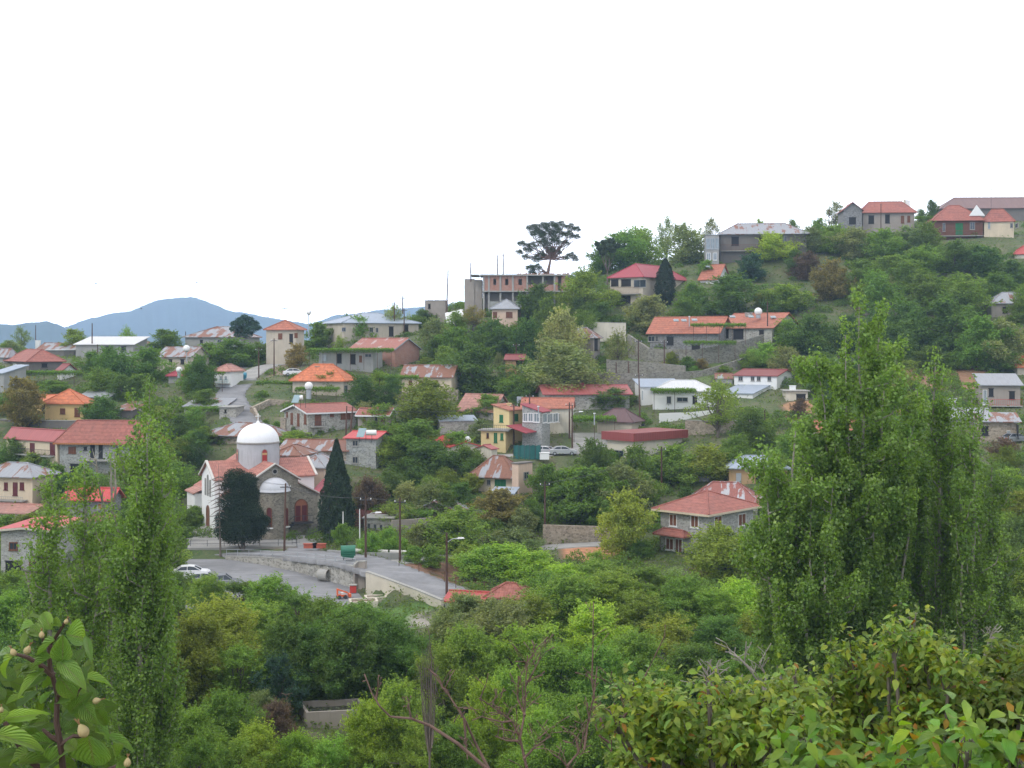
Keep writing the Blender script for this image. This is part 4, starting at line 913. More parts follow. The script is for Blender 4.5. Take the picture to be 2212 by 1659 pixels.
WR('retaining_wall', 'stone bank wall at the right side of the uphill road', [(556,900,940,222),(545,880,912,226),(585,862,890,232),(625,865,888,232)], ST_B, .5, None)
WR('retaining_wall', 'ivy topped wall bounding the uphill road on the left', [(470,872,884,230),(488,866,876,235),(497,852,862,240)], ST, .4, M_CONC)
WR('retaining_wall', 'pale concrete retaining wall below the crimson roofed villa', [(1258,696,712,279),(1352,698,716,277)], P_PALE, .4, M_CONC)
WR('retaining_wall', 'upper dry stone terrace wall under the orange roofs', [(1355,722,745,266),(1400,752,768,259),(1500,756,778,256),(1600,738,768,258),(1650,722,748,262)], ST_T, .5, None, 'upper terrace wall')
WR('retaining_wall', 'middle dry stone terrace wall left of the dark utility poles', [(1310,776,794,252),(1400,782,798,249),(1480,790,806,246)], ST_T, .5, None)
WR('retaining_wall', 'lower dry stone terrace wall above the deep red roof', [(1210,808,830,241),(1300,806,828,241),(1400,806,830,241),(1440,802,820,243)], ST_T, .5, None, 'lower terrace wall')
WR('retaining_wall', 'sloping stone wall running down to the left of the grassy slope', [(1440,806,822,243),(1520,800,812,247),(1600,776,794,252),(1650,752,768,259)], ST_T, .5, None)
WR('retaining_wall', 'stone wall between the maroon banded roof and the leaning tree', [(1480,908,936,213),(1560,912,940,212),(1650,905,930,215)], ST_B, .4, M_CONC)
WR('retaining_wall', 'stone terrace wall beneath the cottage with long rust streaked roof', [(800,842,866,236),(900,850,868,234),(990,842,860,238)], ST_B, .4, None)
WR('garden_wall', 'white rough wall of the yard under the vine pergola', [(1425,893,906,222),(1500,890,900,224),(1560,884,894,226)], P_WHITE, .3, None)
def slat_fence(label, x0, x1, yt, yb, d, mat, dx=0):
    p0, p1 = W(x0, yb, d), W(x1, yb, d+dx); root = empty('timber_fence', p0, label, 'fence'); v = p1-p0; h = (yb-yt)*d/F
    a = MB(); n = max(3, int(h/.22))
    for k in range(n): a.bar((0, 0, h*k/n), v, Vector((0, .04, 0)), Vector((0, 0, h/n*.8)))
    a.build('slat_panel', mat, root); b = MB()
    for k in range(5): b = MB(); b.bar(v*(k/4)+Vector((0, .05, -1.5)), Vector((.1, 0, 0)), Vector((0, .1, 0)), Vector((0, 0, h+1.5))); b.build('fence_post', mat, root)
slat_fence('red brown slatted fence tall as a shed beside the cypress', 768, 848, 1102, 1122, 171, planks((.2, .07, .05)), 1)
slat_fence('red brown slatted side panel standing at the cypress end of the fence', 766, 786, 1100, 1144, 169, planks((.17, .06, .045)), .5)
def netting(label, x0, x1, yt, yb, d, c):
    p0, p1 = W(x0, yb, d), W(x1, yb, d); h = (yb-yt)*d/F; L = (p1-p0).x; root = empty('netting_fence', p0, label, 'fence'); a = MB(); n = 14
    for i in range(n):
        q0, q1 = [(L*j/n, .08*math.sin(j*1.9), h*(1-.06*math.sin(j*2.3))) for j in (i, i+1)]
        a.hexa([(q0[0], q0[1], -1), (q1[0], q1[1], -1), (q1[0], q1[1]+.03, -1), (q0[0], q0[1]+.03, -1), q0, q1, (q1[0], q1[1]+.03, q1[2]), (q0[0], q0[1]+.03, q0[2])])
    a.build('netting', flatm('teal_netting', c, .8, .3), root); b = MB()
    for k in range(6): b = MB(); b.box(L*k/5-.03, -.06, -1, L*k/5+.03, 0, h+.15); b.build('fence_post', M_IRON, root)
    RECTS.append((x0, yt, x1, yb, d)); LANDMARKS.append(('teal netting', (x0+x1)/2, yb, d))
netting('teal netting fence along the yard in front of the yellow house', 1109, 1168, 962, 979, 200, (.02, .13, .12))
def iron_fence(label, pts, h=1.1, mat=M_IRON):
    Q = [W(*p) for p in pts]; b0 = Q[0].copy(); root = empty('iron_fence', b0, label, 'fence'); m = MB(); up = Vector((0, 0, h))
    for a, c in zip(Q[:-1], Q[1:]):
        a, c = a-b0, c-b0; k = max(2, int((c-a).length/.45))
        for j in range(k): q = a.lerp(c, j/k); m.tube([q, q+up], .025, 4)
    m.build('uprights', mat, root); m = MB()
    for a, c in zip(Q[:-1], Q[1:]):
        for z in (h, h*.15): m.tube([a-b0+Vector((0, 0, z)), c-b0+Vector((0, 0, z))], .03, 4)
    m.build('rails', mat, root)
iron_fence('dark iron railing climbing the ramp right of the stone facade', [(661,1158,160),(690,1148,164),(720,1140,167)])
iron_fence('low dark iron gate at the head of the church ramp', [(631,1176,159),(648,1174,160)], 1.3)
iron_fence('dark railing panel behind the red kerb right of the church ramp', [(706,1170,158),(735,1166,160)], 1.2)
def mesh_fence(label, pts, h=1.6):
    root = empty('wire_fence', W(*pts[0]), label, 'fence'); b0 = W(*pts[0]); m = MB(); w = MB(); Q = [W(*p)-b0 for p in pts]
    for a, c in zip(Q[:-1], Q[1:]):
        k = max(1, int((c-a).length/2.2))
        for j in range(k): q = a.lerp(c, j/k); m = MB(); m.tube([q-Vector((0, 0, .4)), q+Vector((0, 0, h))], .04, 5); m.build('fence_post', M_POLE, root)
        for z in (h, h*.6, h*.25): w.tube([a+Vector((0, 0, z)), c+Vector((0, 0, z))], .012, 4)
    w.build('wire', M_IRON, root)
mesh_fence('wire fence with rusty posts around the brown plot beside the road', [(862,1232,141),(905,1246,139),(960,1264,136),(1010,1285,132)])
mesh_fence('wire fence along the garden below the red roofed tower house', [(955,1038,190),(985,1036,191),(1040,1030,193)])

# poles
def pole(name, label, px, yt, yb, d=None, r=.13, mat=None, arm=False, lamp=0, lean=0, group=None, cat='pole'):
    d = depth(px, yb) if d is None else d; b = W(px, yb, d); h = (yb-yt)*d/F
    root = empty(name, b, label, cat, group); m = MB(); lx = lean*d/F
    m.tube([(0, 0, -1.0), (lx*.5, 0, h*.5), (lx, 0, h)], [r*1.15, r, r*.75], 8); m.build('shaft', mat or M_POLE, root)
    if arm:
        a = MB(); a.box(lx-.7, -.05, h-.55, lx+.7, .05, h-.43)
        a.build('crossarm', M_IRON, root); i = MB()
        for x in (-.6, 0, .6): i.tube([(lx+x, 0, h-.43), (lx+x, 0, h-.25)], .06, 6)
        i.build('insulator', M_WHITE, root)
    if lamp:
        a = MB(); z = h*abs(lamp) if abs(lamp) < 1 else h; s = 1 if lamp > 0 else -1
        a.tube([(lx, 0, z-.5), (lx+s*.6, -.1, z-.1), (lx+s*1.2, -.2, z)], .04, 6); ao = a.build('lamp_arm', M_GALV, root)
        l = MB(); l.hexa([(lx+s*1.1, -.35, z-.08), (lx+s*1.9, -.35, z-.02), (lx+s*1.9, -.05, z-.02), (lx+s*1.1, -.05, z-.08), (lx+s*1.2, -.3, z+.1), (lx+s*1.8, -.3, z+.1), (lx+s*1.8, -.1, z+.1), (lx+s*1.2, -.1, z+.1)])
        l.build('lamp_head', M_FRAME, ao)
    return root
UG = 'wooden utility poles across the village'
for px, yt, yb, d, lab, arm, lean in [
 (77,702,755,None,'pole beside the white chimney of the barn at far left',0,0),(199,698,735,285,'pole behind the white-roofed concrete house',0,0),
 (211,744,775,268,'short pole in front of the white-roofed concrete house',0,0),(401,716,752,None,'pole at the left end of the wide rusty hip roof',0,0),(432,722,754,None,'pole before the wall under the wide rusty hip roof',0,0),
 (559,751,817,None,'pole standing by the side road below the red pyramid roof',1,0),(592,731,811,None,'pole beside the bank left of the vivid orange roof',1,0),
 (852,653,684,292,'left one of three poles on the ridge by the grey block',0,0),(870,640,670,300,'tallest of three poles on the ridge left of the grey block',1,0),(873,666,728,None,'pole in front of the long blue-grey hip roof',1,0),
 (965,583,664,305,'tall slim pole against the sky right of the concrete block',0,3),(1017,567,600,303,'pole at the left edge of the unfinished brick block',0,0),
 (1075,551,594,309,'pole rising above the unfinished block, left of a pair',0,0),(1087,547,594,309,'pole rising above the unfinished block, right of a pair',1,0),
 (614,1044,1185,158,'tall pole in front of the stone facade of the church',1,3),(790,1071,1214,None,'tall pole at the road bend beside the green bin',1,0),(864,1076,1216,None,'tall pole at the mouth of the narrow lane',1,0),
 (1110,871,963,None,'red brown pole before the yellow house',1,0),(1144,851,960,None,'dark pole before the glazed verandah',1,0),(1230,869,949,None,'pole at the right corner of the glazed verandah',1,0),
 (1236,876,969,None,'grey lamp post pole beside the silver car',0,0),(1331,783,838,None,'thin pole left of the dark utility pole on the terraces',0,0),(1360,780,838,None,'thin middle pole on the stone terraces',0,-3),
 (1379,733,842,None,'tall dark pole on the stone terraces',1,0),(1383,806,921,None,'long rust red pole rising by the purple-brown roof',1,-3),(1435,735,814,None,'pole right of the tall dark pole on the terraces',1,0),
 (1115,741,811,None,'pole before the little timber hut',1,0),(1177,1040,1164,None,'dark red pole before the dry stone wall',1,0),(965,1151,1288,None,'brown pole with lamp beside the brown plot',0,0),
 (1429,965,1068,None,'brown pole among bushes below the maroon-banded roof',1,0),(1652,886,933,None,'short pole right of the airy tree by the white hall',0,0),(1658,650,706,262,'thin pole behind the orange gable with chimneys',0,0),
 (747,877,946,206,'pole leaning beside the stone house with white fascia',0,2),(755,878,950,205,'second pole of the leaning pair by the stone house with white fascia',0,7),(1903,440,500,340,'thin pole in front of the coral-roofed stone house',0,0),
 (1791,452,505,335,'short pole among the trees left of the coral-roofed stone house',1,0),(2187,830,915,222,'slim dark pole before the stair house at the right edge',1,0),(1735,545,600,320,'grey bare pole among the bushes of the upper slope',0,0)]:
    p = pole('utility_pole', 'wooden utility '+lab if lab.startswith('pole') else 'wooden utility pole, '+lab, px, yt, yb, d, arm=arm, lean=lean, group=UG, lamp=.92 if px == 965 else (.75 if px in (790,) else (.86 if px == 1236 else 0)))
pole('street_lamp', 'teal street lamp at the edge of the poplar left of the church', 421, 961, 1016, None, .07, M_GALV, lamp=-1, group=None, cat='street lamp')
pole('flagpole', 'white flagpole in front of the tall cypress', 741, 1105, 1137, 163, .07, M_WHITE, cat='flagpole')
pole('flagpole', 'white flagpole by the slatted fence right of the cypress', 777, 1099, 1150, 160, .07, M_WHITE, cat='flagpole')
pole('aerial_mast', 'thin aerial mast on the hilltop hall roof', 2141, 405, 445, 350, .04, M_IRON, arm=True, cat='aerial')
pole('aerial_mast', 'thin aerial mast above the small red pyramid roof', 615, 661, 694, 276, .03, M_GALV, arm=True, cat='aerial')
def wires(label, a, c, n=2):
    P0, P1 = W(*a), W(*c); root = empty('power_line', P0, label, 'power line', 'power lines between the poles')
    v = P1-P0; m = MB()
    for k in range(n):
        o = Vector(((k-.5*(n-1))*.6, 0, 0)); m.tube([o+v*(i/10)-Vector((0, 0, 1.3*4*(i/10)*(1-i/10)*v.length/35)) for i in range(11)], .016, 4)
    m.build('wire', M_IRON, root)
wires('wires from the facade pole to the road bend pole', (617,1047,158), (790,1074,146)); wires('wires from the road bend pole to the lane pole', (790,1074,146), (864,1079,149))
wires('wires between the two poles before the yellow house and verandah', (1110,873,211), (1144,853,212)); wires('wires from the dry stone wall pole to the bushes pole', (1177,1043,166), (1429,968,178))
wires('wires from the verandah pole to the long rust red pole', (1230,872,212), (1383,809,222)); wires('wires across the terraces between two dark poles', (1379,736,240), (1435,738,245))

for q in [('wires from the side road pole to the bank pole by the orange roof', (559,754,257), (592,734,250)), ('wires from the tallest ridge pole toward the long blue-grey roof', (870,643,300), (873,668,280)), ('wires from the thin terrace pole to the tall dark pole', (1331,785,240), (1379,735,242)),
          ('wires from the lane pole over the garden to the lamp pole', (864,1079,149), (965,1154,135)), ('wires from the leaning pair to the pole before the yellow house', (757,880,206), (1110,873,211)), ('wires from the facade pole down to the lamp by the poplar', (617,1047,158), (421,963,190)), ('wires from the pair above the unfinished block to its left pole', (1075,553,309), (1017,569,303))]: wires(*q)
# cars
def car(label, px, py, d, rz, paint, pickup=False, group='cars parked in the village', gz_=None):
    b = W(px, py, d); b.z = gz_ if gz_ is not None else gz(b.x, b.y)+.02
    root = empty('parked_pickup' if pickup else 'parked_car', b, label, 'pickup' if pickup else 'car', group, R(rz))
    prof = [(-2.3,.35),(-2.32,.75),(-2.15,.95),(-1.3,1.0),(.75,.98),(1.9,.86),(2.28,.7),(2.3,.4),(2.2,.28),(-2.2,.28)]
    m = MB(); ws = [(-.86, 1), (-.9, .0)]
    def ext(pr, ys, mb, taper=None):
        n = len(pr); k0 = len(mb.v)
        for y, s in ys: mb.v += [(x, y, .28+(z-.28)*s) for x, z in pr]
        for i in range(len(ys)-1):
            for j in range(n): mb.f.append((k0+i*n+j, k0+i*n+(j+1) % n, k0+(i+1)*n+(j+1) % n, k0+(i+1)*n+j))
        mb.f.append(tuple(k0+j for j in range(n))); mb.f.append(tuple(k0+(len(ys)-1)*n+j for j in range(n))[::-1])
    ext(prof, [(-.8, .9), (-.87, 1.0), (.87, 1.0), (.8, .9)] if False else [(-.86, .93), (-.8, 1.0), (.8, 1.0), (.86, .93)], m)
    m.build('body', paint, root)
    cab = [(-1.75,.96),(-1.1,1.4),(-.1,1.45),(.45,1.38),(1.2,.96)] if not pickup else [(-.35,.98),(-.3,1.5),(.6,1.52),(1.3,.98)]
    g = MB(); n = len(cab); k0 = 0
    for y, s in ((-.74, 0), (-.6, 1), (.6, 1), (.74, 0)):
        pass
    lo, hi = [(x, z) for x, z in cab], None
    for y, t in ((-.76, 0), (.76, 0)): g.v += [(x, y*(1 if z < 1 else .82), z-(.03 if z >= 1 else 0)) for x, z in cab]
    g.f += [tuple(range(n)), tuple(range(n, 2*n))[::-1]]
    for j in range(n): g.f.append((j, (j+1) % n, n+(j+1) % n, n+j))
    go = g.build('windows', M_GLASS, root)
    rf = MB(); tp = cab[1:-1]
    for (x0, z0), (x1, z1) in zip(tp[:-1], tp[1:]): rf.hexa([(x0,-.63,z0-.02),(x1,-.63,z1-.02),(x1,.63,z1-.02),(x0,.63,z0-.02),(x0,-.61,z0+.03),(x1,-.61,z1+.03),(x1,.61,z1+.03),(x0,.61,z0+.03)])
    for s in (-1, 1):
        for (x0, z0), (x1, z1) in ((cab[0], cab[1]), (cab[-1], cab[-2])): rf.tube([(x0, s*.75, z0), (x1, s*.625, z1)], .045, 5)
        rf.tube([(-.35 if not pickup else .3, s*.765, .97), (-.35 if not pickup else .3, s*.63, 1.42)], .04, 5)
    rf.build('roof', paint, root)
    for x in (-1.4, 1.4):
        for s in (-1, 1):
            w = MB(); w.tube([(x, s*.68, .31), (x, s*.88, .31)], .31, 16); wo = w.build('wheel', M_IRON, root)
            r = MB(); r.tube([(x, s*.8, .31), (x, s*.9, .31)], .19, 10); r.build('rim', M_GALV, wo)
    for s in (-1, 1):
        l = MB(); l.box(2.1, s*.62-.16, .58, 2.31, s*.62+.16, .74); l.build('headlight', M_GLASSL, root)
        l = MB(); l.box(-2.33, s*.66-.14, .68, -2.15, s*.66+.14, .84); l.build('taillight', M_RED, root)
    if pickup:
        l = MB(); l.box(-2.25, -.8, .97, -.45, -.74, 1.12); l.box(-2.25, .74, .97, -.45, .8, 1.12); l.box(-2.28, -.74, .97, -2.2, .74, 1.12); l.build('load_bed', paint, root)
    return root
PA_S = flatm('silver_paint', (.52, .53, .55), .3, .05, .4); PA_W = flatm('white_car_paint', (.75, .75, .76), .3, .04); PA_G = flatm('grey_car_paint', (.3, .31, .33), .3, .05, .4)
car('silver saloon parked broadside below the glazed verandah', 1216, 974, 204, 2, PA_S)
car('pale grey hatchback nose behind the white box near the teal netting', 1180, 972, 205, -25, PA_S)
car('white car nearest the poplar in the parking lot', 412, 1252, 146, 10, PA_W, gz_=PARK_Z+.01)
car('silver car between the white car and the pickup in the parking lot', 441, 1262, 141.5, 12, PA_S, gz_=PARK_Z+.01)
car('grey pickup at the right end of the parked row', 476, 1266, 140, 14, PA_G, True, gz_=PARK_Z+.01)
car('white van-like car half hidden behind the vivid orange roof', 694, 983.5-0, 244, 10, PA_W) if False else car('white car on the track left of the vivid orange roof', 636, 812, None or depth(636, 812), 15, PA_W)
car('white car on the track above the yards by the right edge', 2192, 1004, 192, 20, PA_G)

# bins, pipe, planters and other things round the parking lot
def dumpster(label, px, py, d, paint, s=1.0, rz=0):
    b = W(px, py, d); b.z = max(gz(b.x, b.y)+.05, b.z); root = empty('dumpster', b, label, 'waste container', None, R(rz)); m = MB()
    m.hexa([(-.6*s,-.45*s,.2),(.6*s,-.45*s,.2),(.6*s,.45*s,.2),(-.6*s,.45*s,.2),(-.78*s,-.55*s,1.05*s),(.78*s,-.55*s,1.05*s),(.78*s,.55*s,1.05*s),(-.78*s,.55*s,1.05*s)])
    for z in (.45, .7, .95): m.box(-.8*s, -.6*s, z*s, .8*s, -.5*s, z*s+.05)
    m.build('bin_body', paint, root); l = MB(); l.tube([(-.8*s, .0, .98*s), (.8*s, .0, .98*s)], .56*s, 18); l.build('lid', paint, root)
    w = MB()
    for x in (-.5, .5):
        for y in (-.35, .35): w.tube([(x*s-.04, y*s, .1), (x*s+.04, y*s, .1)], .1, 10)
    w.build('wheels', M_IRON, root); LANDMARKS.append(('green bin' if px > 700 else 'blue bin', px, py, d))
dumpster('green waste container with rounded lid on the road bend', 752, 1208, 143.5, flatm('green_plastic', (.03, .17, .1), .5, .2), 1.05, 8)
dumpster('small blue waste container at the top of the uphill road', 524, 824, 252, flatm('blue_plastic', (.05, .25, .35), .5, .2), 1.0, 5)
pp = W(700, 1246, 144); pp.z = PARK_Z+.7
root = empty('concrete_pipe', pp, 'short wide concrete pipe lying in the parking lot', 'pipe'); mb = MB()
ax = Vector((.85, -.35, 0)).normalized(); sd = Vector((-ax.y, ax.x, 0)); n = 20; k0 = 0
for t_, r_ in ((-.6, .7), (.6, .7), (.6, .56), (-.6, .56)):
    mb.v += [tuple(ax*t_+sd*(r_*math.cos(2*math.pi*j/n))+Vector((0, 0, r_*math.sin(2*math.pi*j/n)))) for j in range(n)]
for i in range(4):
    for j in range(n): mb.f.append((i*n+j, i*n+(j+1) % n, ((i+1) % 4)*n+(j+1) % n, ((i+1) % 4)*n+j))
mb.build('pipe_wall', M_CONC, root)
def boxthing(name, label, cat, px, py, d, sx, sy, sz, mat, mat2=None, part='box', part2='lid', rz=0):
    b = W(px, py, d); b.z = max(gz(b.x, b.y), b.z-.3); root = empty(name, b, label, cat, None, R(rz)); m = MB(); t = .08
    m.box(-sx/2, -sy/2, 0, sx/2, sy/2, sz); m.build(part, mat, root)
    m = MB(); m.box(-sx/2-t, -sy/2-t, sz+.003, sx/2+t, sy/2+t, sz+.1); m.build(part2, mat2 or mat, root); return root
boxthing('utility_box', 'white cube shaped box below the pale grey hatchback', 'box', 1176, 988, 200, 1.5, 1.2, 1.0, M_WHITE)
boxthing('notice_box', 'red box on the low wall beside the parking exit', 'box', 763, 1274, 137, .7, .5, .8, M_RED, M_CONC)
for x, l in ((670, 'left'), (690, 'right')): boxthing('kerb_block', f'red painted kerb block at the foot of the ramp, {l} of two', 'kerb block', x, 1179, 157, 1.6, .4, .5, flatm('red_kerb', (.42, .1, .06), .8, .3), group if False else None)
# orange tractor-like loader
lb = W(738, 1282, 134); lb.z = PARK_Z; root = empty('orange_loader', lb, 'small orange loader with raised arm at the edge of the parking lot', 'loader', None, R(20)); root.scale = (.52, .52, .52); m = MB()
m.box(-.9, -.5, .45, .9, .5, .85); m.box(-1.0, -.45, .85, -.8, .45, 2.1); m.build('frame', M_ORANGE, root); m = MB(); m.box(-.2, -.4, .86, .75, .4, 1.3); m.build('engine_cover', M_FRAME, root)
m = MB(); m.bar((-.9, -.6, 1.9), (2.3, 0, -.9), (0, .12, 0), (0, 0, .18)); m.bar((-.9, .5, 1.9), (2.3, 0, -.9), (0, .12, 0), (0, 0, .18)); m.box(1.4, -.8, .3, 1.9, .8, .95); m.build('loader_arm', M_ORANGE, root)
for x in (-.6, .7):
    for s in (-1, 1): m = MB(); m.tube([(x, s*.5, .4), (x, s*.75, .4)], .4, 14); m.build('wheel', M_IRON, root)
def planter(label, px, py, d, sx, sy, c=P_PALE):
    b = W(px, py, d); b.z = gz(b.x, b.y); root = empty('stone_planter', b, label, 'planter', None, .2); m = MB(); t = .25
    for q in ((-sx/2,-sy/2,sx/2,-sy/2+t),(-sx/2,sy/2-t,sx/2,sy/2),(-sx/2,-sy/2+t,-sx/2+t,sy/2-t),(sx/2-t,-sy/2+t,sx/2,sy/2-t)): m.box(q[0], q[1], -.3, q[2], q[3], .55)
    m.build('rim', c, root); m = MB(); m.box(-sx/2+t, -sy/2+t, -.3, sx/2-t, sy/2-t, .35); m.build('earth', flatm('earth', (.18, .1, .06), .9, .4), root)
planter('pale square planter beside the orange loader', 785, 1284, 131, 3.0, 2.0); planter('second pale planter right of the first by the kerb wall', 812, 1278, 133, 2.4, 1.6)
for i, (a, c_) in enumerate(((765, 785), (788, 812), (815, 838), (842, 878))):
    q0, q1 = W(a, 1189+i, 150.5), W(c_, 1190+i, 150.5); root = empty('white_pipe', q0, ['leftmost', 'second', 'third', 'rightmost'][i]+' white pipe on the grey wall at the road bend', 'pipe', 'white pipes lying on the grey wall')
    m = MB(); m.tube([(0, 0, 0), q1-q0], .24, 12); m.build('pipe', M_PALE if False else plaster((.6, .58, .53)), root)
# concrete water tank in the valley
def tank():
    d = 92; K = W(700, 1590, d); K.z = gz(K.x, d)-.1; zt = -(1527-HY)*90/F-K.z; root = empty('water_tank', K, 'open square concrete water tank in the valley with dark water', 'tank')
    A = Vector((.985, .17, 0)); B = Vector((-.35, .94, 0)); up = Vector((0, 0, 1)); L, M_, t = 4.6, 3.1, .22; m = MB(); o = -A*1.3
    zt = -(1546-HY)*91/F-K.z
    for p, u, v in ((o, A*L, B*t), (o+B*(M_-t), A*L, B*t), (o+B*t, A*t, B*(M_-2*t)), (o+A*(L-t)+B*t, A*t, B*(M_-2*t))): m.bar(p-up*1, u, v, up*(zt+1))
    m.build('tank_wall', P_TAUPE, root); m = MB(); m.bar(o+A*t+B*t+up*(zt-.55), A*(L-2*t), B*(M_-2*t), up*.1)
    wm, nt, b, oo = newmat('tank_water'); b.inputs['Roughness'].default_value = .08
    nt.links.new(mixc(nt, ramp(nt, noise(nt, wpos(nt), 3, 4), [(.5, 0), (.62, 1)]), (.03, .04, .03), (.12, .15, .06)), b.inputs['Base Color']); m.build('water', wm, root)
    m = MB(); m.tube([o+A*3.4-B*.1-up*.5, o+A*3.4-B*.1+up*(zt+.2)], .07, 8); m.build('standpipe', M_GALV, root)
    RECTS.append((655, 1520, 800, 1592, 90)); LANDMARKS.append(('concrete water tank', 725, 1550, 90))
tank()

# solar heaters, tanks, dishes: they stand on roofs
def solar(label, px, py, d, w=1.6, group=None, tank_first=False, sphere=False):
    b = W(px, py, d); root = empty('solar_heater', b, label, 'solar heater', group)
    s = MB()
    for x in (-.5, .5, 1.4): s.box(x*w/1.6-.03, .2, -.9, x*w/1.6+.03, .28, .75)
    s.build('stand', M_IRON, root)
    m = MB(); m.bar((-.9, -.5, 0), (1.15, 0, 0), (.35, .7, 1.3), (0, -.08, .05)); m.build('collector_panel', flatm('collector_glass', (.28, .38, .4), .15, .1), root)
    m = MB(); m.tube([(.55, .3, .65), (2.1, .3, .65)] if not sphere else [(.4, .3, .9), (.9, .3, .9)], .42, 18); m.build('water_drum', M_WHITE, root)
solar('solar heater with white drum on the tower house', 783, 944, 189.5)
solar('solar heater with tilted panel on the stone house with white fascia', 642, 870, 212, sphere=True)
def balltank(label, px, py, d, r=.65, h=1.8):
    r *= .78
    b = W(px, py, d); root = empty('roof_tank', b, label, 'water tank', 'round white water tanks'); m = MB()
    m.lathe((0, 0, 0), [(r*math.sin(math.pi*i/10)+.001, -r*math.cos(math.pi*i/10)) for i in range(11)], 18); m.build('tank', M_WHITE, root, True)
    m = MB(); m.tube([(0, 0, -r*.9), (0, 0, -r-h)], [r*.62, r*.6] if h < 1.9 else [.1, .12], 12); m.build('drum_stand', M_GALV, root)
balltank('round white tank on a zinc drum above the stone house with white fascia', 667, 834, 228, 1.0, 1.6); balltank('round white tank over the patched rusty gables', 403, 753, 258, .95, 2.0)
balltank('round white tank on the small dark red sheet roof', 387, 799, 246, .8, 1.0); balltank('round tank on a mast behind the red pyramid roof', 667, 675, 284, .75, 5.0)
balltank('round white tank on the small white gabled house', 1010, 950, 203, .75, .8); balltank('white tank on the ridge of the orange gable with chimneys', 1638, 673, 267, 1.1, .6); balltank('white tank right of the red cottage roof', 1163, 1278, 130, .95, 1.6)
balltank('round white tank among the bushes beside the purple leaved tree', 798, 1046, 180, .6, 1.5)
def skylights(house_label, spots, d, slope=.45):
    for i, (x, y) in enumerate(spots):
        b = W(x, y, d); root = empty('skylight', b, ['first', 'second', 'third', 'fourth', 'fifth'][i]+' skylight from the left on '+house_label, 'skylight', 'skylights on '+house_label); m = MB()
        m.bar((-.5, -.4, -.08), (1.1, 0, 0), (0, 1.2, 1.2*slope), (0, -.05, .16)); m.build('frame', M_GALV, root)
        m = MB(); m.bar((-.42, -.36, .09), (.94, 0, 0), (0, 1.1, 1.1*slope), (0, -.01, .03)); m.build('pane', M_GLASSL, root)
def tarp():
    b = W(960, 700, 300); root = empty('white_tarp', b, 'white tarpaulin draped over a slope beside the concrete block', 'tarpaulin'); P = []; r = random.Random(2)
    for i in range(9):
        row = []
        for j in range(9):
            u, v = i/8, j/8; x = (u*.95+.12*v)*4.6; z = (1-v)*3.9*(1-.25*(1-u))-.2; row.append((x, (1-v)*2.6+.25*math.sin(i*1.9+j), z+.12*math.sin(i*2.1)))
        P.append(row)
    me = grid_mesh('tarp', np.array(P)); me.materials.append(M_WHITE); o = bpy.data.objects.new('sheet', me); COL.objects.link(o); o.parent = root
tarp()

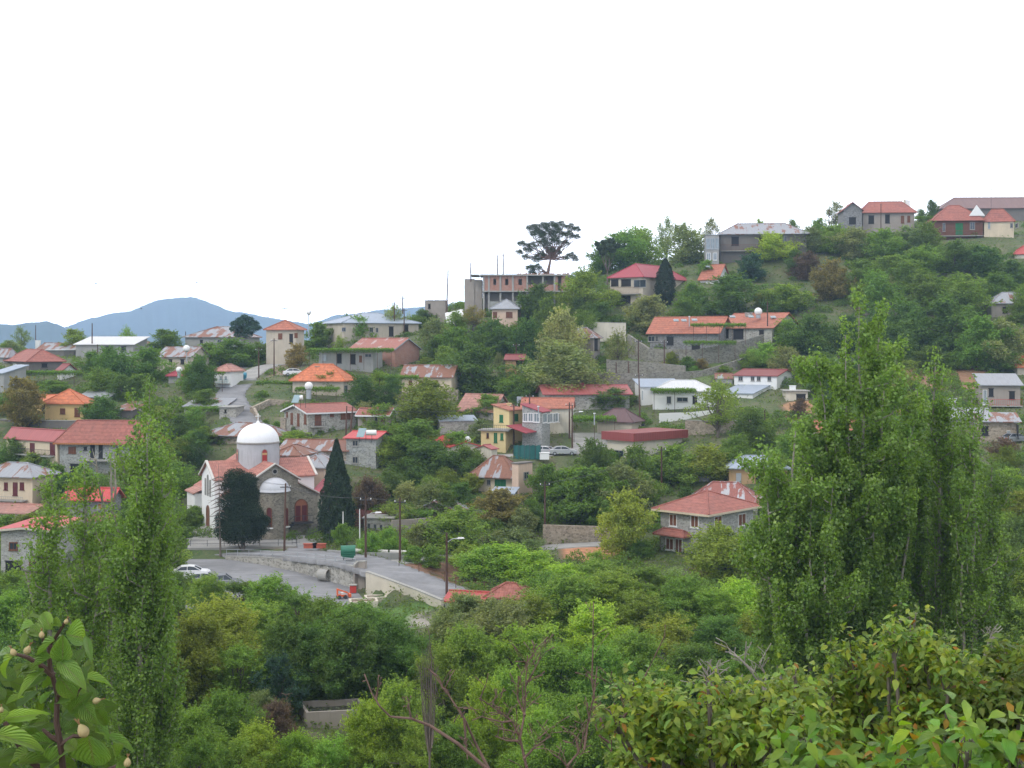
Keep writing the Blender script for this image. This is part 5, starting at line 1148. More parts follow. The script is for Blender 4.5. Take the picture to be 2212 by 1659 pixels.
# unfinished block on the ridge: frame, infill and slabs
def unfinished():
    d = 303; K = W(1042, 660, d); L = (1231-1042)*d/F; h = 3.55; z0 = K.z
    root = empty('unfinished_building', K, 'unfinished three storey concrete frame block with brick infill on the ridge', 'building'); up = Vector((0, 0, 1))
    X = lambda px: (px-1042)*d/F
    z1 = -(658-HY)*d/F-z0; z2 = -(628-HY)*d/F-z0; z3 = -(593-HY)*d/F-z0; D = 9
    for k, z in enumerate((z2, z3)):
        m = MB(); m.box(-.6 if k else 0, -.5, z-.3, L+(.0), D, z); m.build('floor_slab', M_CONC, root)
    for i, px in enumerate((1043, 1054, 1079, 1106, 1137, 1171, 1196, 1228)):
        for y in (0, D-.5):
            m = MB(); m.box(X(px), y, -5, X(px)+.42, y+.42, z2-.3); m.box(X(px), y, z2, X(px)+.42, y+.42, z3-.3); m.build('column', M_CONC, root)
    m = MB()
    for a, c in ((1045,1054),(1057,1079),(1082,1106),(1109,1137)):
        xa, xc = X(a)+.15, X(c); w = xc-xa; s = min(1.1, w*.3); mid = (xa+xc)/2
        if w > 1.6:
            zb, zt = z2+.003, z3-.303; wb, wt = z2+1.4, z2+2.9
            m.box(xa, .1, zb, mid-s/2, .3, zt); m.box(mid+s/2, .1, zb, xc, .3, zt); m.box(mid-s/2, .1, zb, mid+s/2, .3, wb); m.box(mid-s/2, .1, wt, mid+s/2, .3, zt)
        else: m.box(xa, .1, z2+.003, xc, .3, z3-.303)
    for a, c in ((1140,1171),(1174,1196)): m.box(X(a)+.15, .1, z2+.003, X(c), .3, z2+1.5)
    m.box(X(1199), .1, z2+.003, X(1205), .3, z3-.303); m.box(X(1213), .1, z2+.003, X(1228), .3, z3-.303)
    m.build('brick_infill', BR, root)
    m = MB(); m.box(.3, D-.9, -5, L, D-.7, z3-.31); m.build('rear_wall', P_TAUPE, root)
    m = MB(); m.box(.4, 4, -5, L, 4.2, z3-.31); m.box(X(1196), .3, z2+.01, X(1196)+.2, 4, z3-.31); m.build('inner_wall', P_TAUPE, root)
    m = MB(); m.box(X(1082), .1, z1-2, X(1104), .2, z1+1.1); m.box(X(1109), .12, z1-2, X(1135), .22, z1+.9); m.box(X(1057), .12, z1-2, X(1077), .22, z1+.8); m.build('lower_parapet', P_GREY, root)
    m = MB(); r = random.Random(4)
    for i in range(60): x = X(1115)+r.random()*(L-X(1115)); m.box(x, 1+r.random()*2, z3, x+.45, 1.5+r.random()*2, z3+.15+r.random()*.3)
    m.build('stacked_bricks', BR, root)
    # the grey tower at its left
    m = MB(); m.box(X(1003), 1.5, -6, X(1024), 8, z3-1.0); m.box(X(1024), 1.7, -6, X(1041), 8, z3-1.2); m.build('stair_tower', P_TAUPE, root)
    m = MB(); m.box(X(1017), -.5, z3-.2, X(1042)-.8, D, z3-.02); m.build('roof_slab', M_CONC, root)
    RECTS.append((1003, 585, 1231, 660, d)); LANDMARKS.append(('unfinished brick block', 1120, 620, d))
unfinished()
skylights('the long orange roof', [(1460,694),(1477,694),(1500,693)], 266, .35); skylights('the orange gable roof', [(1582,686),(1622,686),(1670,687)], 266, .35)
skylights('the half hidden orange roof', [(1529,577)], 317, .4); skylights('the deep red roof', [(1203,843),(1212,841),(1220,842)], 233, .3)
wt = MB(); p = W(1531, 612, 313)
# gable panel of the balcony house, vent pipes
def panel(label, name, pts, d, mat, th=.12, cat='panel'):
    Q = [W(x, y, d) for x, y in pts]; b = Q[0]; root = empty(name, b, label, cat); m = MB(); n = len(Q); q0 = [q-b for q in Q]; off = Vector((0, th, 0))
    m.poly(q0); m.poly([q+off for q in q0][::-1])
    for i in range(n): m.quad(q0[i], q0[(i+1) % n], q0[(i+1) % n]+off, q0[i]+off)
    m.build('panel', mat, root)
panel('white sheet over the peak of the rust red hip roof at upper right', 'roof_sheet', [(2094,466),(2110,443),(2128,466)], 333, M_WHITE, .3)
for lab, px, yt, yb, d in (('white capped flue pipe beside the purple-brown roof', 1284, 892, 912, 212), ('curved flue pipe on the roof of the glazed verandah', 1163, 877, 896, 208), ('white capped flue on the orange roof with skylights', 1489, 683, 700, 262), ('white flue at the left end of the white complex', 1388, 842, 858, 226)):
    b = W(px, yb, d); root = empty('flue_pipe', b, lab, 'flue'); h = (yb-yt)*d/F; m = MB(); m.tube([(0,0,-.5),(0,0,h-.15)], .1, 8); m.build('pipe', M_GALV, root); m = MB(); m.tube([(0,0,h-.15),(0,0,h)], [.22,.2], 8); m.build('cap', M_WHITE, root)
# header tanks on legs
for lab, px, yt, yb, d in (('square blue grey header tank on legs beside the white complex', 1550, 843, 870, 232),('square zinc header tank above the terracotta barn', 1123, 857, 872, 224)):
    b = W(px, yb, d); root = empty('header_tank', b, lab, 'water tank'); h = (yb-yt)*d/F; m = MB(); m.box(-.55,-.5,h-1.2,.55,.5,h); m.build('tank', M_GALV, root)
    m = MB(); [m.box(x-.04,y-.04,-1.5,x+.04,y+.04,h-1.2) for x in (-.5,.5) for y in (-.45,.45)]; m.build('legs', M_IRON, root)
# arbours
for a in [('vine canopy shading the front of the brick gabled house',668,845,757,254,4),('vine arbour spreading left of the vivid orange roof',556,650,828,246,6),('vine arbour below the vivid orange roof',640,726,842,234,4),
          ('leafy vine hedge over the stone block hut yard',402,474,884,224,4),('vine pergola before the shiny zinc-roofed white house',1413,1502,845,225,4),('vine over the terrace of the orange gable house',1498,1610,703,256,3),
          ('lower vine strip on the stone terraces under the orange roofs',1482,1588,741,254,3),('vine arbour beside the flue pipe near the purple-brown roof',1240,1328,906,213,5),('vine arbour over the yard by the pale blue-grey roof',2080,2150,832,230,3),
          ('vine arbour before the rust-streaked cottage',820,900,816,235,3),('vine arbour left of the grey villa',1376,1426,1144,158,3),('vine strip before the zinc-roofed house at the right edge',2098,2190,658,284,3),
          ('vines over the yard of the broad red hip-roofed house',30,160,806,248,4),('vine arbour in the yard of the half-ruined patched house',880,930,1112,170,4),('vine pergola right of the coral-roofed stone house',1985,2030,470,340,4),
          ('vine on the wall by the coral roof and teal rail',462,480,808,240,2)]:
    arbor(*a)
# birds over the mountain
for i, (x, y) in enumerate(((207, 613), (305, 667), (425, 611))):
    b = W(x, y, 200); root = empty('bird', b, ['leftmost', 'middle', 'rightmost'][i]+' of three tiny birds over the distant mountain', 'bird', 'birds in flight'); m = MB()
    m.tube([(-.16,0,0),(-.05,0,.01),(.08,0,0),(.17,0,.01)], [.01,.05,.05,.02], 6); m.build('body', M_IRON, root); m = MB()
    for s in (-1, 1): m.poly([(.06,0,.02),(.0,s*.3,.14),(-.05,s*.55,.06),(-.06,s*.25,.1),(-.06,0,.02)])
    m.build('wing', M_IRON, root)
# ================================================================ TREES
def limb_path(r, a, b, k=5, wob=.12):
    a = np.array(a, float); b = np.array(b, float); L = np.linalg.norm(b-a); P = [a+(b-a)*i/k for i in range(k+1)]
    return [tuple(p + (r.normal(0, wob*L/k, 3) if 0 < i < k else 0)) for i, p in enumerate(P)]
def blob_points(r, blobs, n, shell=.4):
    vol = np.array([b[3]*b[3] for b in blobs]); idx = r.choice(len(blobs), n, p=vol/vol.sum())
    B = np.array([b[:3] for b in blobs])[idx]; Rr = np.array([[b[3], b[3], b[4]] for b in blobs])[idx]
    v = r.normal(0, 1, (n, 3)); v /= np.linalg.norm(v, axis=1, keepdims=True); fl = (v[:, 2] < -.2) & (r.random(n) < .35); v[fl, 2] *= -.7
    rad = shell + (1.05-shell)*np.sqrt(r.random((n, 1))) + r.normal(0, .07, (n, 1))
    return B + v*Rr*rad, v*[1, 1, 1.0]+[0, 0, .35]
def crown_tree(seed, H=6., Rw=3., n=9000, leaf=.2, base=.12, nb=26, dense=1., small=.3, top=1.0, limbs=7, mat=None, shape=None, trunk_r=.14):
    r = np.random.default_rng(seed); blobs = []
    for i in range(nb):
        t = (i+.5)/nb; z = base + (1-base)*t; rr = shape(t) if shape else math.sin(math.pi*min(1, .18+t*.82))**.7
        for q in range(2):
            a = r.uniform(0, 2*math.pi); k = rr*r.uniform(.35, .95) if q else rr*r.uniform(.0, .6)
            s = Rw*small*r.uniform(.7, 1.25)*(.6+.4*rr)
            blobs.append((Rw*k*math.cos(a), Rw*k*math.sin(a), H*z*.93-s*.2, s, s*r.uniform(.65, .95)))
    P, N = blob_points(r, blobs, int(n*dense*.74))
    ns = int(n*dense*.26/16); bi = r.integers(0, len(blobs), ns); bb = np.array([blobs[i] for i in bi]); v = r.normal(0, 1, (ns, 3)); v[:, 2] = np.abs(v[:, 2])*.8+.1; v /= np.linalg.norm(v, axis=1, keepdims=True)
    st = bb[:, :3]+v*bb[:, 3:4]*.8; dv = v*[1, 1, .6]+[0, 0, .55]; ln = r.uniform(.25, .75, (ns, 1)); tt = r.random((ns, 16))     # leafy shoots that break the outline
    Q = (st[:, None, :]+dv[:, None, :]*(ln*tt)[:, :, None]*1.15+r.normal(0, .06, (ns, 16, 3))).reshape(-1, 3); P = np.concatenate([P, Q]); N = np.concatenate([N, np.repeat(dv, 16, 0)])
    P[:, 2] = np.maximum(P[:, 2], .05)
    tw = MB(); tw.tube(limb_path(r, (0, 0, -.6), (r.normal(0, .15), r.normal(0, .15), H*.62), 5, .1), [trunk_r*(1.1-.16*i) for i in range(6)], 7)
    bl = sorted(blobs, key=lambda b: -b[3])[:limbs*2]
    for b in bl[:limbs*2]: tw.tube(limb_path(r, (0, 0, H*r.uniform(.12, .4)), b[:3], 4, .15), [trunk_r*.5, trunk_r*.42, trunk_r*.3, trunk_r*.2, trunk_r*.1], 5)
    root = bpy.data.objects.new('broadleaf_tree', None); COL.objects.link(root); root.empty_display_size = .2
    tw.build('trunk', M_BARK, root); leaf_obj('crown', P, N, r.uniform(leaf*.6, leaf*1.35, len(P)), mat or M_LEAF, root, r)
    return root
PROTO = {}
KIDS = {}
def proto(k, root): PROTO[k] = root; KIDS[k] = [c for c in bpy.data.objects if c.parent == root]; return root
rd = lambda t: math.sin(math.pi*min(1, .12+t*.88))**.6
for i in range(5): proto('o%d' % i, crown_tree(20+i, n=11000, leaf=.22, shape=rd, nb=20+i*2, small=.26+.02*i, base=.06))
for i in range(3): proto('f%d' % i, crown_tree(60+i, n=30000, leaf=.14, shape=rd, nb=30+i*3, small=.21+.02*i, base=.05, limbs=10))     # finer leaves, for the near valley
for i in range(2): proto('h%d' % i, crown_tree(80+i, n=20000, leaf=.14, shape=lambda t: math.sin(math.pi*(.1+.85*t))**.8, nb=26, small=.17, base=.08, limbs=12))
for i in range(2): proto('a%d' % i, crown_tree(40+i, n=5200, leaf=.17, nb=24, small=.2, base=.28, limbs=12, shape=lambda t: math.sin(math.pi*(.15+.8*t))))
for i in range(2): proto('s%d' % i, crown_tree(50+i, H=6, n=8000, leaf=.26, nb=16, small=.34, base=.0, shape=lambda t: math.cos(t*1.35)**.6, limbs=3))
def conifer(seed, H=6., Rw=1.5, shape=None, n=24000, leaf=.16):
    r = np.random.default_rng(seed); t = r.random(n)**.8; a = r.uniform(0, 2*math.pi, n)
    rr = np.array([shape(q) for q in t])*(1+.13*np.sin(a*5+t*19)+.1*np.sin(a*9-t*31))*Rw*(.62+.4*np.sqrt(r.random(n)))
    P = np.stack([rr*np.cos(a), rr*np.sin(a), t*H], -1)
    root = bpy.data.objects.new('cypress_tree', None); COL.objects.link(root); m = MB(); m.tube([(0,0,-1.5),(0,0,H*.9)], [.13,.03], 7); m.build('trunk', M_BARKR, root)
    leaf_obj('crown', P, np.stack([np.cos(a), np.sin(a), .5+0*a], -1), r.uniform(leaf*.6, leaf*1.4, n), M_NEEDLE, root, r, .5); return root
proto('c0', conifer(1, shape=lambda t: (min(1, .62+t*2.2) if t < .3 else 1)*(1-max(0, (t-.16)/.86)**1.35)*(1) + .03))
proto('c1', conifer(2, shape=lambda t: (.55+t*1.6 if t < .25 else 1)*(1-max(0, (t-.3)/.72)**2.2)+.02))
# spare grey-green columnar poplar used at a distance
def poplar(seed, H, Rw, n, leaf, stems=1, spread=.5, blunt=7.):
    """fastigiate poplar: upright limbs from low on the trunk, each carrying its own sleeve of leaves"""
    r = np.random.default_rng(seed); tw = MB(); P = []; N = []
    for s in range(stems):
        sx, sy = (r.normal(0, spread), r.normal(0, spread*.6)) if s else (0, 0); hs = H*(1 if s == 0 else r.uniform(.72 if blunt < 9 else .84, .97))
        tip = np.array([sx*1.6+r.normal(0, .3), sy*1.5, hs]); path = limb_path(r, (sx*.3, sy*.3, -2), tip, 9, .06)
        tw.tube(path, [.24*(1-.1*i)+.02 for i in range(10)] if s == 0 else [.15*(1-.1*i)+.015 for i in range(10)], 8)
        nl = 56//stems+12; seg = []
        for i in range(nl):
            t0 = r.uniform(.06, .96); k = t0*9; b = np.array(path[int(k)])*(1-k % 1)+np.array(path[min(9, int(k)+1)])*(k % 1)
            a = r.uniform(0, 2*math.pi); env = Rw*min(1, (1.03-t0)*blunt)**.5*min(1, .5+t0*2)*r.uniform(.25, 1.0); L = r.uniform(.09, .2)*H*(1.15-t0*.8)
            e = b+np.array([env*math.cos(a), env*math.sin(a), L]); e[2] = min(e[2], hs*1.0)
            mid = b+np.array([env*.75*math.cos(a), env*.75*math.sin(a), L*.35])
            tw.tube([tuple(b), tuple(mid), tuple(e)], [.055, .04, .012], 5); seg.append((b, mid, e, max(.8, L)))
        seg.append((np.array(path[5]), np.array(path[7]), np.array(path[9]), H*(.4 if blunt < 9 else .12)))
        wts = np.array([q[3] for q in seg]); m = n//stems; idx = r.choice(len(seg), m, p=wts/wts.sum())
        S = [np.array([q[j] for q in seg])[idx] for j in range(3)]; t = r.uniform(.12, 1.06, (m, 1))
        C = S[0]*(1-t)**2+2*S[1]*t*(1-t)+S[2]*t*t
        cl = (C*[1, 1, 1.7]); ph = np.sin(cl[:, 2]*1.9+idx*2.4)+np.sin(cl[:, 2]*4.3+idx)*.6
        keep = r.random(m) < .62+.34*ph; v = r.normal(0, 1, (m, 3)); v /= np.linalg.norm(v, axis=1, keepdims=True)
        q = C+v*[.5, .5, .6]*(r.random((m, 1))**.5)*(1+.25*ph[:, None]); P.append(q[keep]); N.append((v+[0, 0, .25])[keep])
    P = np.concatenate(P); N = np.concatenate(N)
    root = bpy.data.objects.new('poplar_tree', None); COL.objects.link(root); tw.build('trunk', M_BARKG, root)
    leaf_obj('crown', P, N, r.uniform(leaf*.6, leaf*1.4, len(P)), M_GLOSSLEAF, root, r, .8); return root
GREENS = {'d': ((.085,.155,.045), 'dark green'), 'm': ((.125,.215,.05), 'mid green'), 'l': ((.18,.28,.065), 'light green'), 'y': ((.21,.31,.055), 'yellow green'), 'g': ((.165,.215,.11), 'grey green'),
          'b': ((.21,.185,.08), 'olive brown'), 'p': ((.125,.09,.085), 'purple brown'), 'w': ((.215,.265,.14), 'pale flowering'), 'k': ((.026,.048,.032), 'blackish green'), 'j': ((.05,.08,.045), 'dark olive'), 'n': ((.045,.095,.075), 'blue green'), 'o': ((.165,.22,.05), 'olive green')}
TREES = []
def place(key, loc, w, h, tone, kindname, noun, group, rz=None, tint=None, sc=None, first=[set()]):
    src = PROTO[key]
    if key in first[0]:
        o = src.copy(); COL.objects.link(o); cs = []
        for c in KIDS[key]: q = c.copy(); COL.objects.link(q); q.parent = o; cs.append(q)
    else: o = src; first[0].add(key); cs = KIDS[key]
    kindname = {'broadleaf_tree': 'small_tree' if h < 4.2 else ('valley_tree' if loc.y < 150 else 'broadleaf_tree')}.get(kindname, kindname)
    o.name = kindname; o.location = loc; o.rotation_euler.z = rnd.uniform(0, 6.28) if rz is None else rz
    o.scale = sc or (w/6, w/6, h/6); c = GREENS[tone][0]; j = rnd.uniform(.95, 1.35); jj = rnd.uniform(.9, 1.12)
    kv = (1.2, 1.16, 1.1) if loc.y < 160 and tone not in 'kpn' else (1.04, 1.0, .95)
    c = tuple(a*b_ for a, b_ in zip(c, kv))
    for q in cs:
        if q.name.startswith('crown'): q.color = (c[0]*j*jj, c[1]*j, c[2]*j, 1)
    TREES.append((o, loc, w, h, tone, noun, group)); return o
NOUN = {'o': ('broadleaf_tree', 'tree'), 'f': ('broadleaf_tree', 'tree'), 'h': ('broadleaf_tree', 'loose tree'), 'a': ('broadleaf_tree', 'airy tree'), 's': ('shrub', 'shrub'), 'c': ('cypress_tree', 'cypress')}
def tree_px(cx, yt, yb, w, tone, typ='o', d=None, group=None):
    d = depth(cx, yb) if d is None else d; b = W(cx, yb, d); g = gz(b.x, b.y)
    top = -(yt-HY)*d/F; zb = min(g-.1, b.z) if typ != 's' else min(g, b.z)
    zb = max(zb, b.z-3.5); h = max(.8, top-zb); ww = w*d/F
    n = {'o': 5, 'f': 3, 'h': 2, 'a': 2, 's': 2, 'c': 2}[typ[0]]
    key = typ if len(typ) > 1 else typ+str(rnd.randrange(n)); kn, noun = NOUN[typ[0]]
    s = ww*(1.28 if typ[0] != 'c' else 2.0)
    return place(key, Vector((b.x, b.y, zb)), s, h, tone, kn, noun, group)
VT = 'trees among the village houses'; SH = 'shrubs among the village houses'
LIST = """45 705 762 42 g a;15 736 768 36 m;275 706 752 52 l a;352 710 762 74 m;322 750 826 92 m;248 750 834 100 d;198 758 806 58 m;434 766 850 64 d;262 810 864 62 d;112 820 858 78 m;222 796 852 84 m;500 732 792 120 m;448 740 784 66 m;560 738 786 54 m
42 812 924 96 b;218 856 914 78 d;25 735 768 40 g;410 786 850 50 m;300 806 862 60 m
683 694 756 64 m;616 726 782 44 g s;640 742 792 50 b s;778 684 752 66 m;850 658 730 62 g a;915 668 708 54 d;940 688 752 64 g;1022 660 716 62 b a;990 704 780 84 m;1066 690 766 88 d;1110 706 772 70 d;1030 743 850 124 d;960 746 806 60 m
1077 761 792 20 w s;785 812 880 78 d;845 810 872 46 d;928 820 916 134 o;905 905 1000 150 m;868 918 985 90 m;985 930 1010 90 m;1005 965 1024 82 m;930 950 1030 120 d;1035 905 950 46 g s;1050 998 1012 30 m s
1255 1005 1132 176 m;1345 1000 1120 120 g;1284 948 1030 70 d;1326 838 880 98 d;1290 846 880 50 d;1075 1054 1135 116 b;985 1098 1190 150 m;1115 1140 1185 104 g s;930 1040 1110 80 g s;880 1040 1090 60 w s;1180 1000 1090 80 m
1550 820 946 126 l a;1450 960 1046 124 m;1525 962 1040 112 o;1370 962 1060 86 m;1625 888 972 86 d;1590 940 1010 80 m;1350 1060 1204 122 o;1300 1070 1150 80 m;1480 1052 1092 42 d s;1485 770 802 42 d s;1515 774 797 32 b s;1410 785 808 22 m s;1378 748 770 26 d s;1420 752 772 30 m s;1452 760 786 34 o s;1540 756 775 30 m s;1590 748 768 30 g s;1340 786 806 30 m s;1290 812 836 40 m s;1365 812 834 34 o s;1235 806 836 44 m s;1500 790 806 24 m s;1560 788 806 40 l s;1625 760 790 40 m;1430 783 803 24 b s;1650 905 970 60 m
1265 582 692 104 l;1340 500 580 120 m;1385 492 570 100 l;1440 467 560 44 g a;1478 485 570 96 g;1535 469 512 46 g a;1302 530 590 70 m;1405 635 722 104 w;1215 668 800 96 w;1215 740 858 168 g;1160 612 700 84 d;1140 690 790 84 d;1180 640 740 60 m;1085 700 770 76 m;1040 715 770 90 d
1443 708 752 52 d;1335 712 812 62 g a;1480 640 700 70 m;1250 640 700 70 d;1300 650 710 80 d;1230 775 830 60 m;1150 800 850 80 m;1180 810 846 60 o;1110 810 858 70 m
1668 503 562 92 y;1631 545 608 68 n;1575 592 682 132 d;1741 545 605 64 p;1795 560 648 86 b;1700 612 674 112 m;1590 500 545 50 m;1720 540 590 60 d;1495 610 660 60 m;1530 560 600 40 m
1750 490 545 70 g;1800 485 548 80 m;1850 492 560 90 g;1910 495 560 90 m;1960 488 545 80 g;2060 520 590 100 d;1990 530 600 100 m;1920 550 620 110 m;1860 560 640 100 m;2120 530 600 90 d;2180 560 620 80 d;1990 590 680 100 m;2080 590 680 120 m;2150 590 650 90 m;2040 640 760 140 d;1960 650 760 110 d;2110 680 800 120 m;2170 690 800 110 g;1900 670 760 90 d;1830 680 760 80 d;1750 680 770 100 d;1700 690 760 80 m;1650 740 790 70 l;1700 750 810 80 g;1620 760 800 50 m;2010 430 466 30 d;2060 760 800 60 m;2200 640 700 60 m;2000 480 540 70 m;2050 470 510 40 g
795 1030 1106 76 p;850 1085 1140 90 l a;740 1130 1180 44 m;800 1150 1200 50 m;840 1140 1196 56 m;905 1130 1190 60 g;895 1180 1216 50 m;730 1142 1172 50 d s;870 1165 1205 40 m
1395 1168 1208 56 d;1375 1160 1210 40 m;1560 1135 1250 150 o;1650 1140 1230 120 d;1615 1150 1230 90 m;1100 1175 1240 150 y;1040 1180 1250 110 l;1150 1190 1260 110 y;930 1180 1225 60 m;1290 1190 1240 60 l
120 1000 1040 50 m s;100 990 1040 40 d a;60 1110 1150 90 o s;15 1112 1150 60 m s;90 1225 1300 90 m;30 1230 1310 90 m;180 1010 1060 80 m;420 880 930 50 m;445 920 960 60 m;500 930 955 30 m;600 910 935 40 m s;640 930 955 80 l s;690 955 975 50 m s;430 930 1010 50 d
575 905 925 20 m s;2170 945 990 60 p s;2180 1010 1060 70 l s;2140 1040 1100 90 m;2200 1060 1120 90 o;1830 880 930 90 m;1940 930 1000 110 m;2020 980 1060 120 m;1730 860 900 36 p s;1700 940 1010 90 m;1960 880 925 60 m;2100 990 1060 100 m;1880 1010 1100 120 m
1806 434 496 52 g a;1712 474 502 26 m;1640 472 502 24 l;1770 470 520 40 m;1990 452 480 26 d;2170 750 800 80 m;2010 745 800 80 d;1770 770 850 90 m;1860 770 840 90 d;1930 700 790 90 d"""
for row in LIST.replace('\n', ';').split(';'):
    q = row.split(); typ = q[5] if len(q) > 5 else 'o'
    tree_px(*[float(v) for v in q[:4]], q[4], typ, group=SH if typ == 's' else VT)
# conifers
tree_px(727, 950, 1140, 76, 'k', 'c0', d=166); tree_px(1437, 558, 645, 40, 'k', 'c1', d=303)
TREES[-1][0]['own'] = 'slim blackish cypress standing before the crimson-roofed villa'; TREES[-2][0]['own'] = 'tall dense blackish cypress to the right of the church'
# dark evergreen before the church: stacked lobes on a visible trunk
def lobed(name, label, loc, blobs, trunk, tone, n, leaf, mat, cat='tree', seed=1, bark=None, limbs=True, shell=.5):
    r = np.random.default_rng(seed); root = empty(name, loc, label, cat); m = MB()
    m.tube(trunk[0], trunk[1], 8)
    if limbs:
        tp = [Vector(p) for p in trunk[0]]
        for b in blobs:
            c = Vector(b[:3]); s = min(tp, key=lambda p: (p-c).length+max(0, p.z-c.z)*2); q_ = trunk[1][-1]*(.5 if len(blobs) > 40 else 1); m.tube(limb_path(r, s, tuple(c), 4, .2), [q_*1.2, q_, q_*.7, q_*.45, q_*.2], 5)
    m.build('trunk', bark or M_BARK, root); P, N = blob_points(r, blobs, n, shell)
    o = leaf_obj('crown', P, N, r.uniform(leaf*.6, leaf*1.4, n), mat, root, r, .5); o.color = (*GREENS[tone][0], 1); return root
def px_blobs(base, d, spec, zr=.9):
    out = []; r = random.Random(int(base.x*10))
    for x, y, rr in spec:
        p = W(x, y, d)-base; out.append((p.x, r.uniform(-.5, .5)*rr*d/F*1.4, p.z, rr*d/F, rr*d/F*zr))
    return out
b = W(526, 1176, 161); b.z = TERR_Z
lobed('evergreen_tree', 'dark lobed evergreen with leaning trunk in front of the white church flank', b, px_blobs(b, 161, [(510,1035,26),(535,1040,22),(500,1055,24),(525,1060,30),(545,1068,16),(500,1085,26),(530,1085,28),(515,1110,34),(548,1110,26),(490,1120,22),(525,1138,38),(560,1135,24),(492,1145,26),(570,1125,14),(545,1150,26),(505,1155,22)]), ([(0,0,-.5),(-.2,0,2.5),(-.5,0,6)], [.3,.22,.1]), 'k', 52000, .2, M_NEEDLE)
# the umbrella-like pine on the ridge
b = W(1186, 592, 318); b.z = gz(b.x, b.y)
sp = [(1150,495,12),(1170,492,13),(1190,490,13),(1210,488,12),(1232,492,10),(1246,496,8),(1160,508,14),(1182,508,15),(1205,505,14),(1228,508,12),(1246,512,7),(1128,528,9),(1140,540,9),(1122,545,7),(1150,532,11),(1175,526,13),(1200,522,11),(1222,525,8),(1136,556,8),(1158,560,10),(1170,550,8),(1234,553,9),(1243,560,7),(1222,558,6),(1145,580,9),(1160,578,9),(1150,590,8),(1207,545,6),(1190,540,8)]
lobed('pine_tree', 'tall spreading dark pine against the sky behind the unfinished block', b, px_blobs(b, 318, [(x+dx, y+dy, q*k_) for x, y, q in sp for dx, dy, k_ in ((0, 0, 1.0), (-q*.7, -q*.25, .62), (q*.75, q*.1, .6), (q*.2, -q*.6, .58))], .8), ([(0,0,-1),(.1,0,(592-560)*318/F),(-.3,0,(592-535)*318/F),(.4,0,(592-505)*318/F)], [.75,.6,.45,.22]), 'j', 30000, .26, M_NEEDLE, 'pine', 3, M_BARKR, True, .25)
bpy.data.objects[-1] if False else None
b = W(1312, 560, 325); b.z = gz(b.x, b.y)
lobed('pine_tree', 'small grey stone pine peeping over the trees right of the tall pine', b, px_blobs(b, 325, [(1305,524,8),(1320,521,9),(1332,531,8),(1296,536,8),(1312,534,10),(1322,540,9),(1302,545,9),(1290,527,6)], .8), ([(0,0,-1),(0,0,3.5)], [.3,.1]), 'j', 7000, .32, M_NEEDLE, 'pine', 5, None, True, .3)
# blue-grey cedar by the ridge road
b = W(528, 728, 282); b.z = gz(b.x, b.y)
lobed('cedar_tree', 'dark feathery cedar on the ridge right of the rusty hip roof', b, px_blobs(b, 282, [(528,684,8),(520,692,11),(536,690,11),(510,700,12),(528,700,14),(546,699,12),(506,711,11),(524,713,15),(542,712,15),(556,708,9),(515,722,11),(535,722,12)], .6), ([(0,0,-1),(0,0,(728-682)*282/F)], [.25,.05]), 'n', 9000, .3, M_NEEDLE, 'cedar', 6)
# leafless larch-like trunk before the church, and other bare trees
def bare(name, label, pts, d, r0, seed, twigs=10, bark=None, cat='bare tree', tl=.9, up=.5, group=None, base=None):
    """pts: list of limbs, each a list of (px, py) from thick to thin"""
    b = W(*pts[0][0], d); g = gz(b.x, b.y); root = empty(name, (b.x, b.y, g), label, cat, group); r = random.Random(seed); m = MB(); O = Vector((b.x, b.y, g))
    for li, l in enumerate(pts):
        Q = [W(x, y, d+r.uniform(-.02, .02)*d*.3)-O for x, y in l]; rr = r0 if li == 0 else r0*.62
        if li == 0: Q = [Vector((Q[0].x, Q[0].y, -.4))]+Q
        m.tube(Q, [max(rr*(1-.85*i/(len(Q)-1)), .004) for i in range(len(Q))], 7)
        for k in range(twigs):
            i = r.randrange(1 if li == 0 else 0, len(Q)-1); t = r.random(); s = Q[i].lerp(Q[i+1], t); dv = (Q[i+1]-Q[i]).normalized()
            e = Vector((r.uniform(-1, 1), r.uniform(-.6, .6), r.uniform(-.2, 1)*up+.15)).normalized()*tl*r.uniform(.3, 1)
            m.tube([s, s+e*.5+Vector((0, 0, .03)), s+e+dv*tl*.2], [rr*.28, rr*.18, .004], 4)
            if r.random() < .7: m.tube([s+e*.5, s+e*.5+Vector((r.uniform(-.4, .4), 0, .35))*tl], [rr*.14, .004], 3)
    m.build('trunk_and_branches', bark or M_BARK, root); return root
r_ = random.Random(9)
lm = [[(476,1179),(475,1140),(474,1080),(472,1002)]]+[[(474+s*1, y), (474+s*9, y+3), (474+s*r_.uniform(16, 30), y+r_.uniform(6, 14))] for y in range(1030, 1150, 9) for s in (-1, 1)]
bare('bare_conifer', 'leafless conifer with drooping branches before the white church flank', lm, 160, .16, 4, 1, M_BARK, tl=.6)
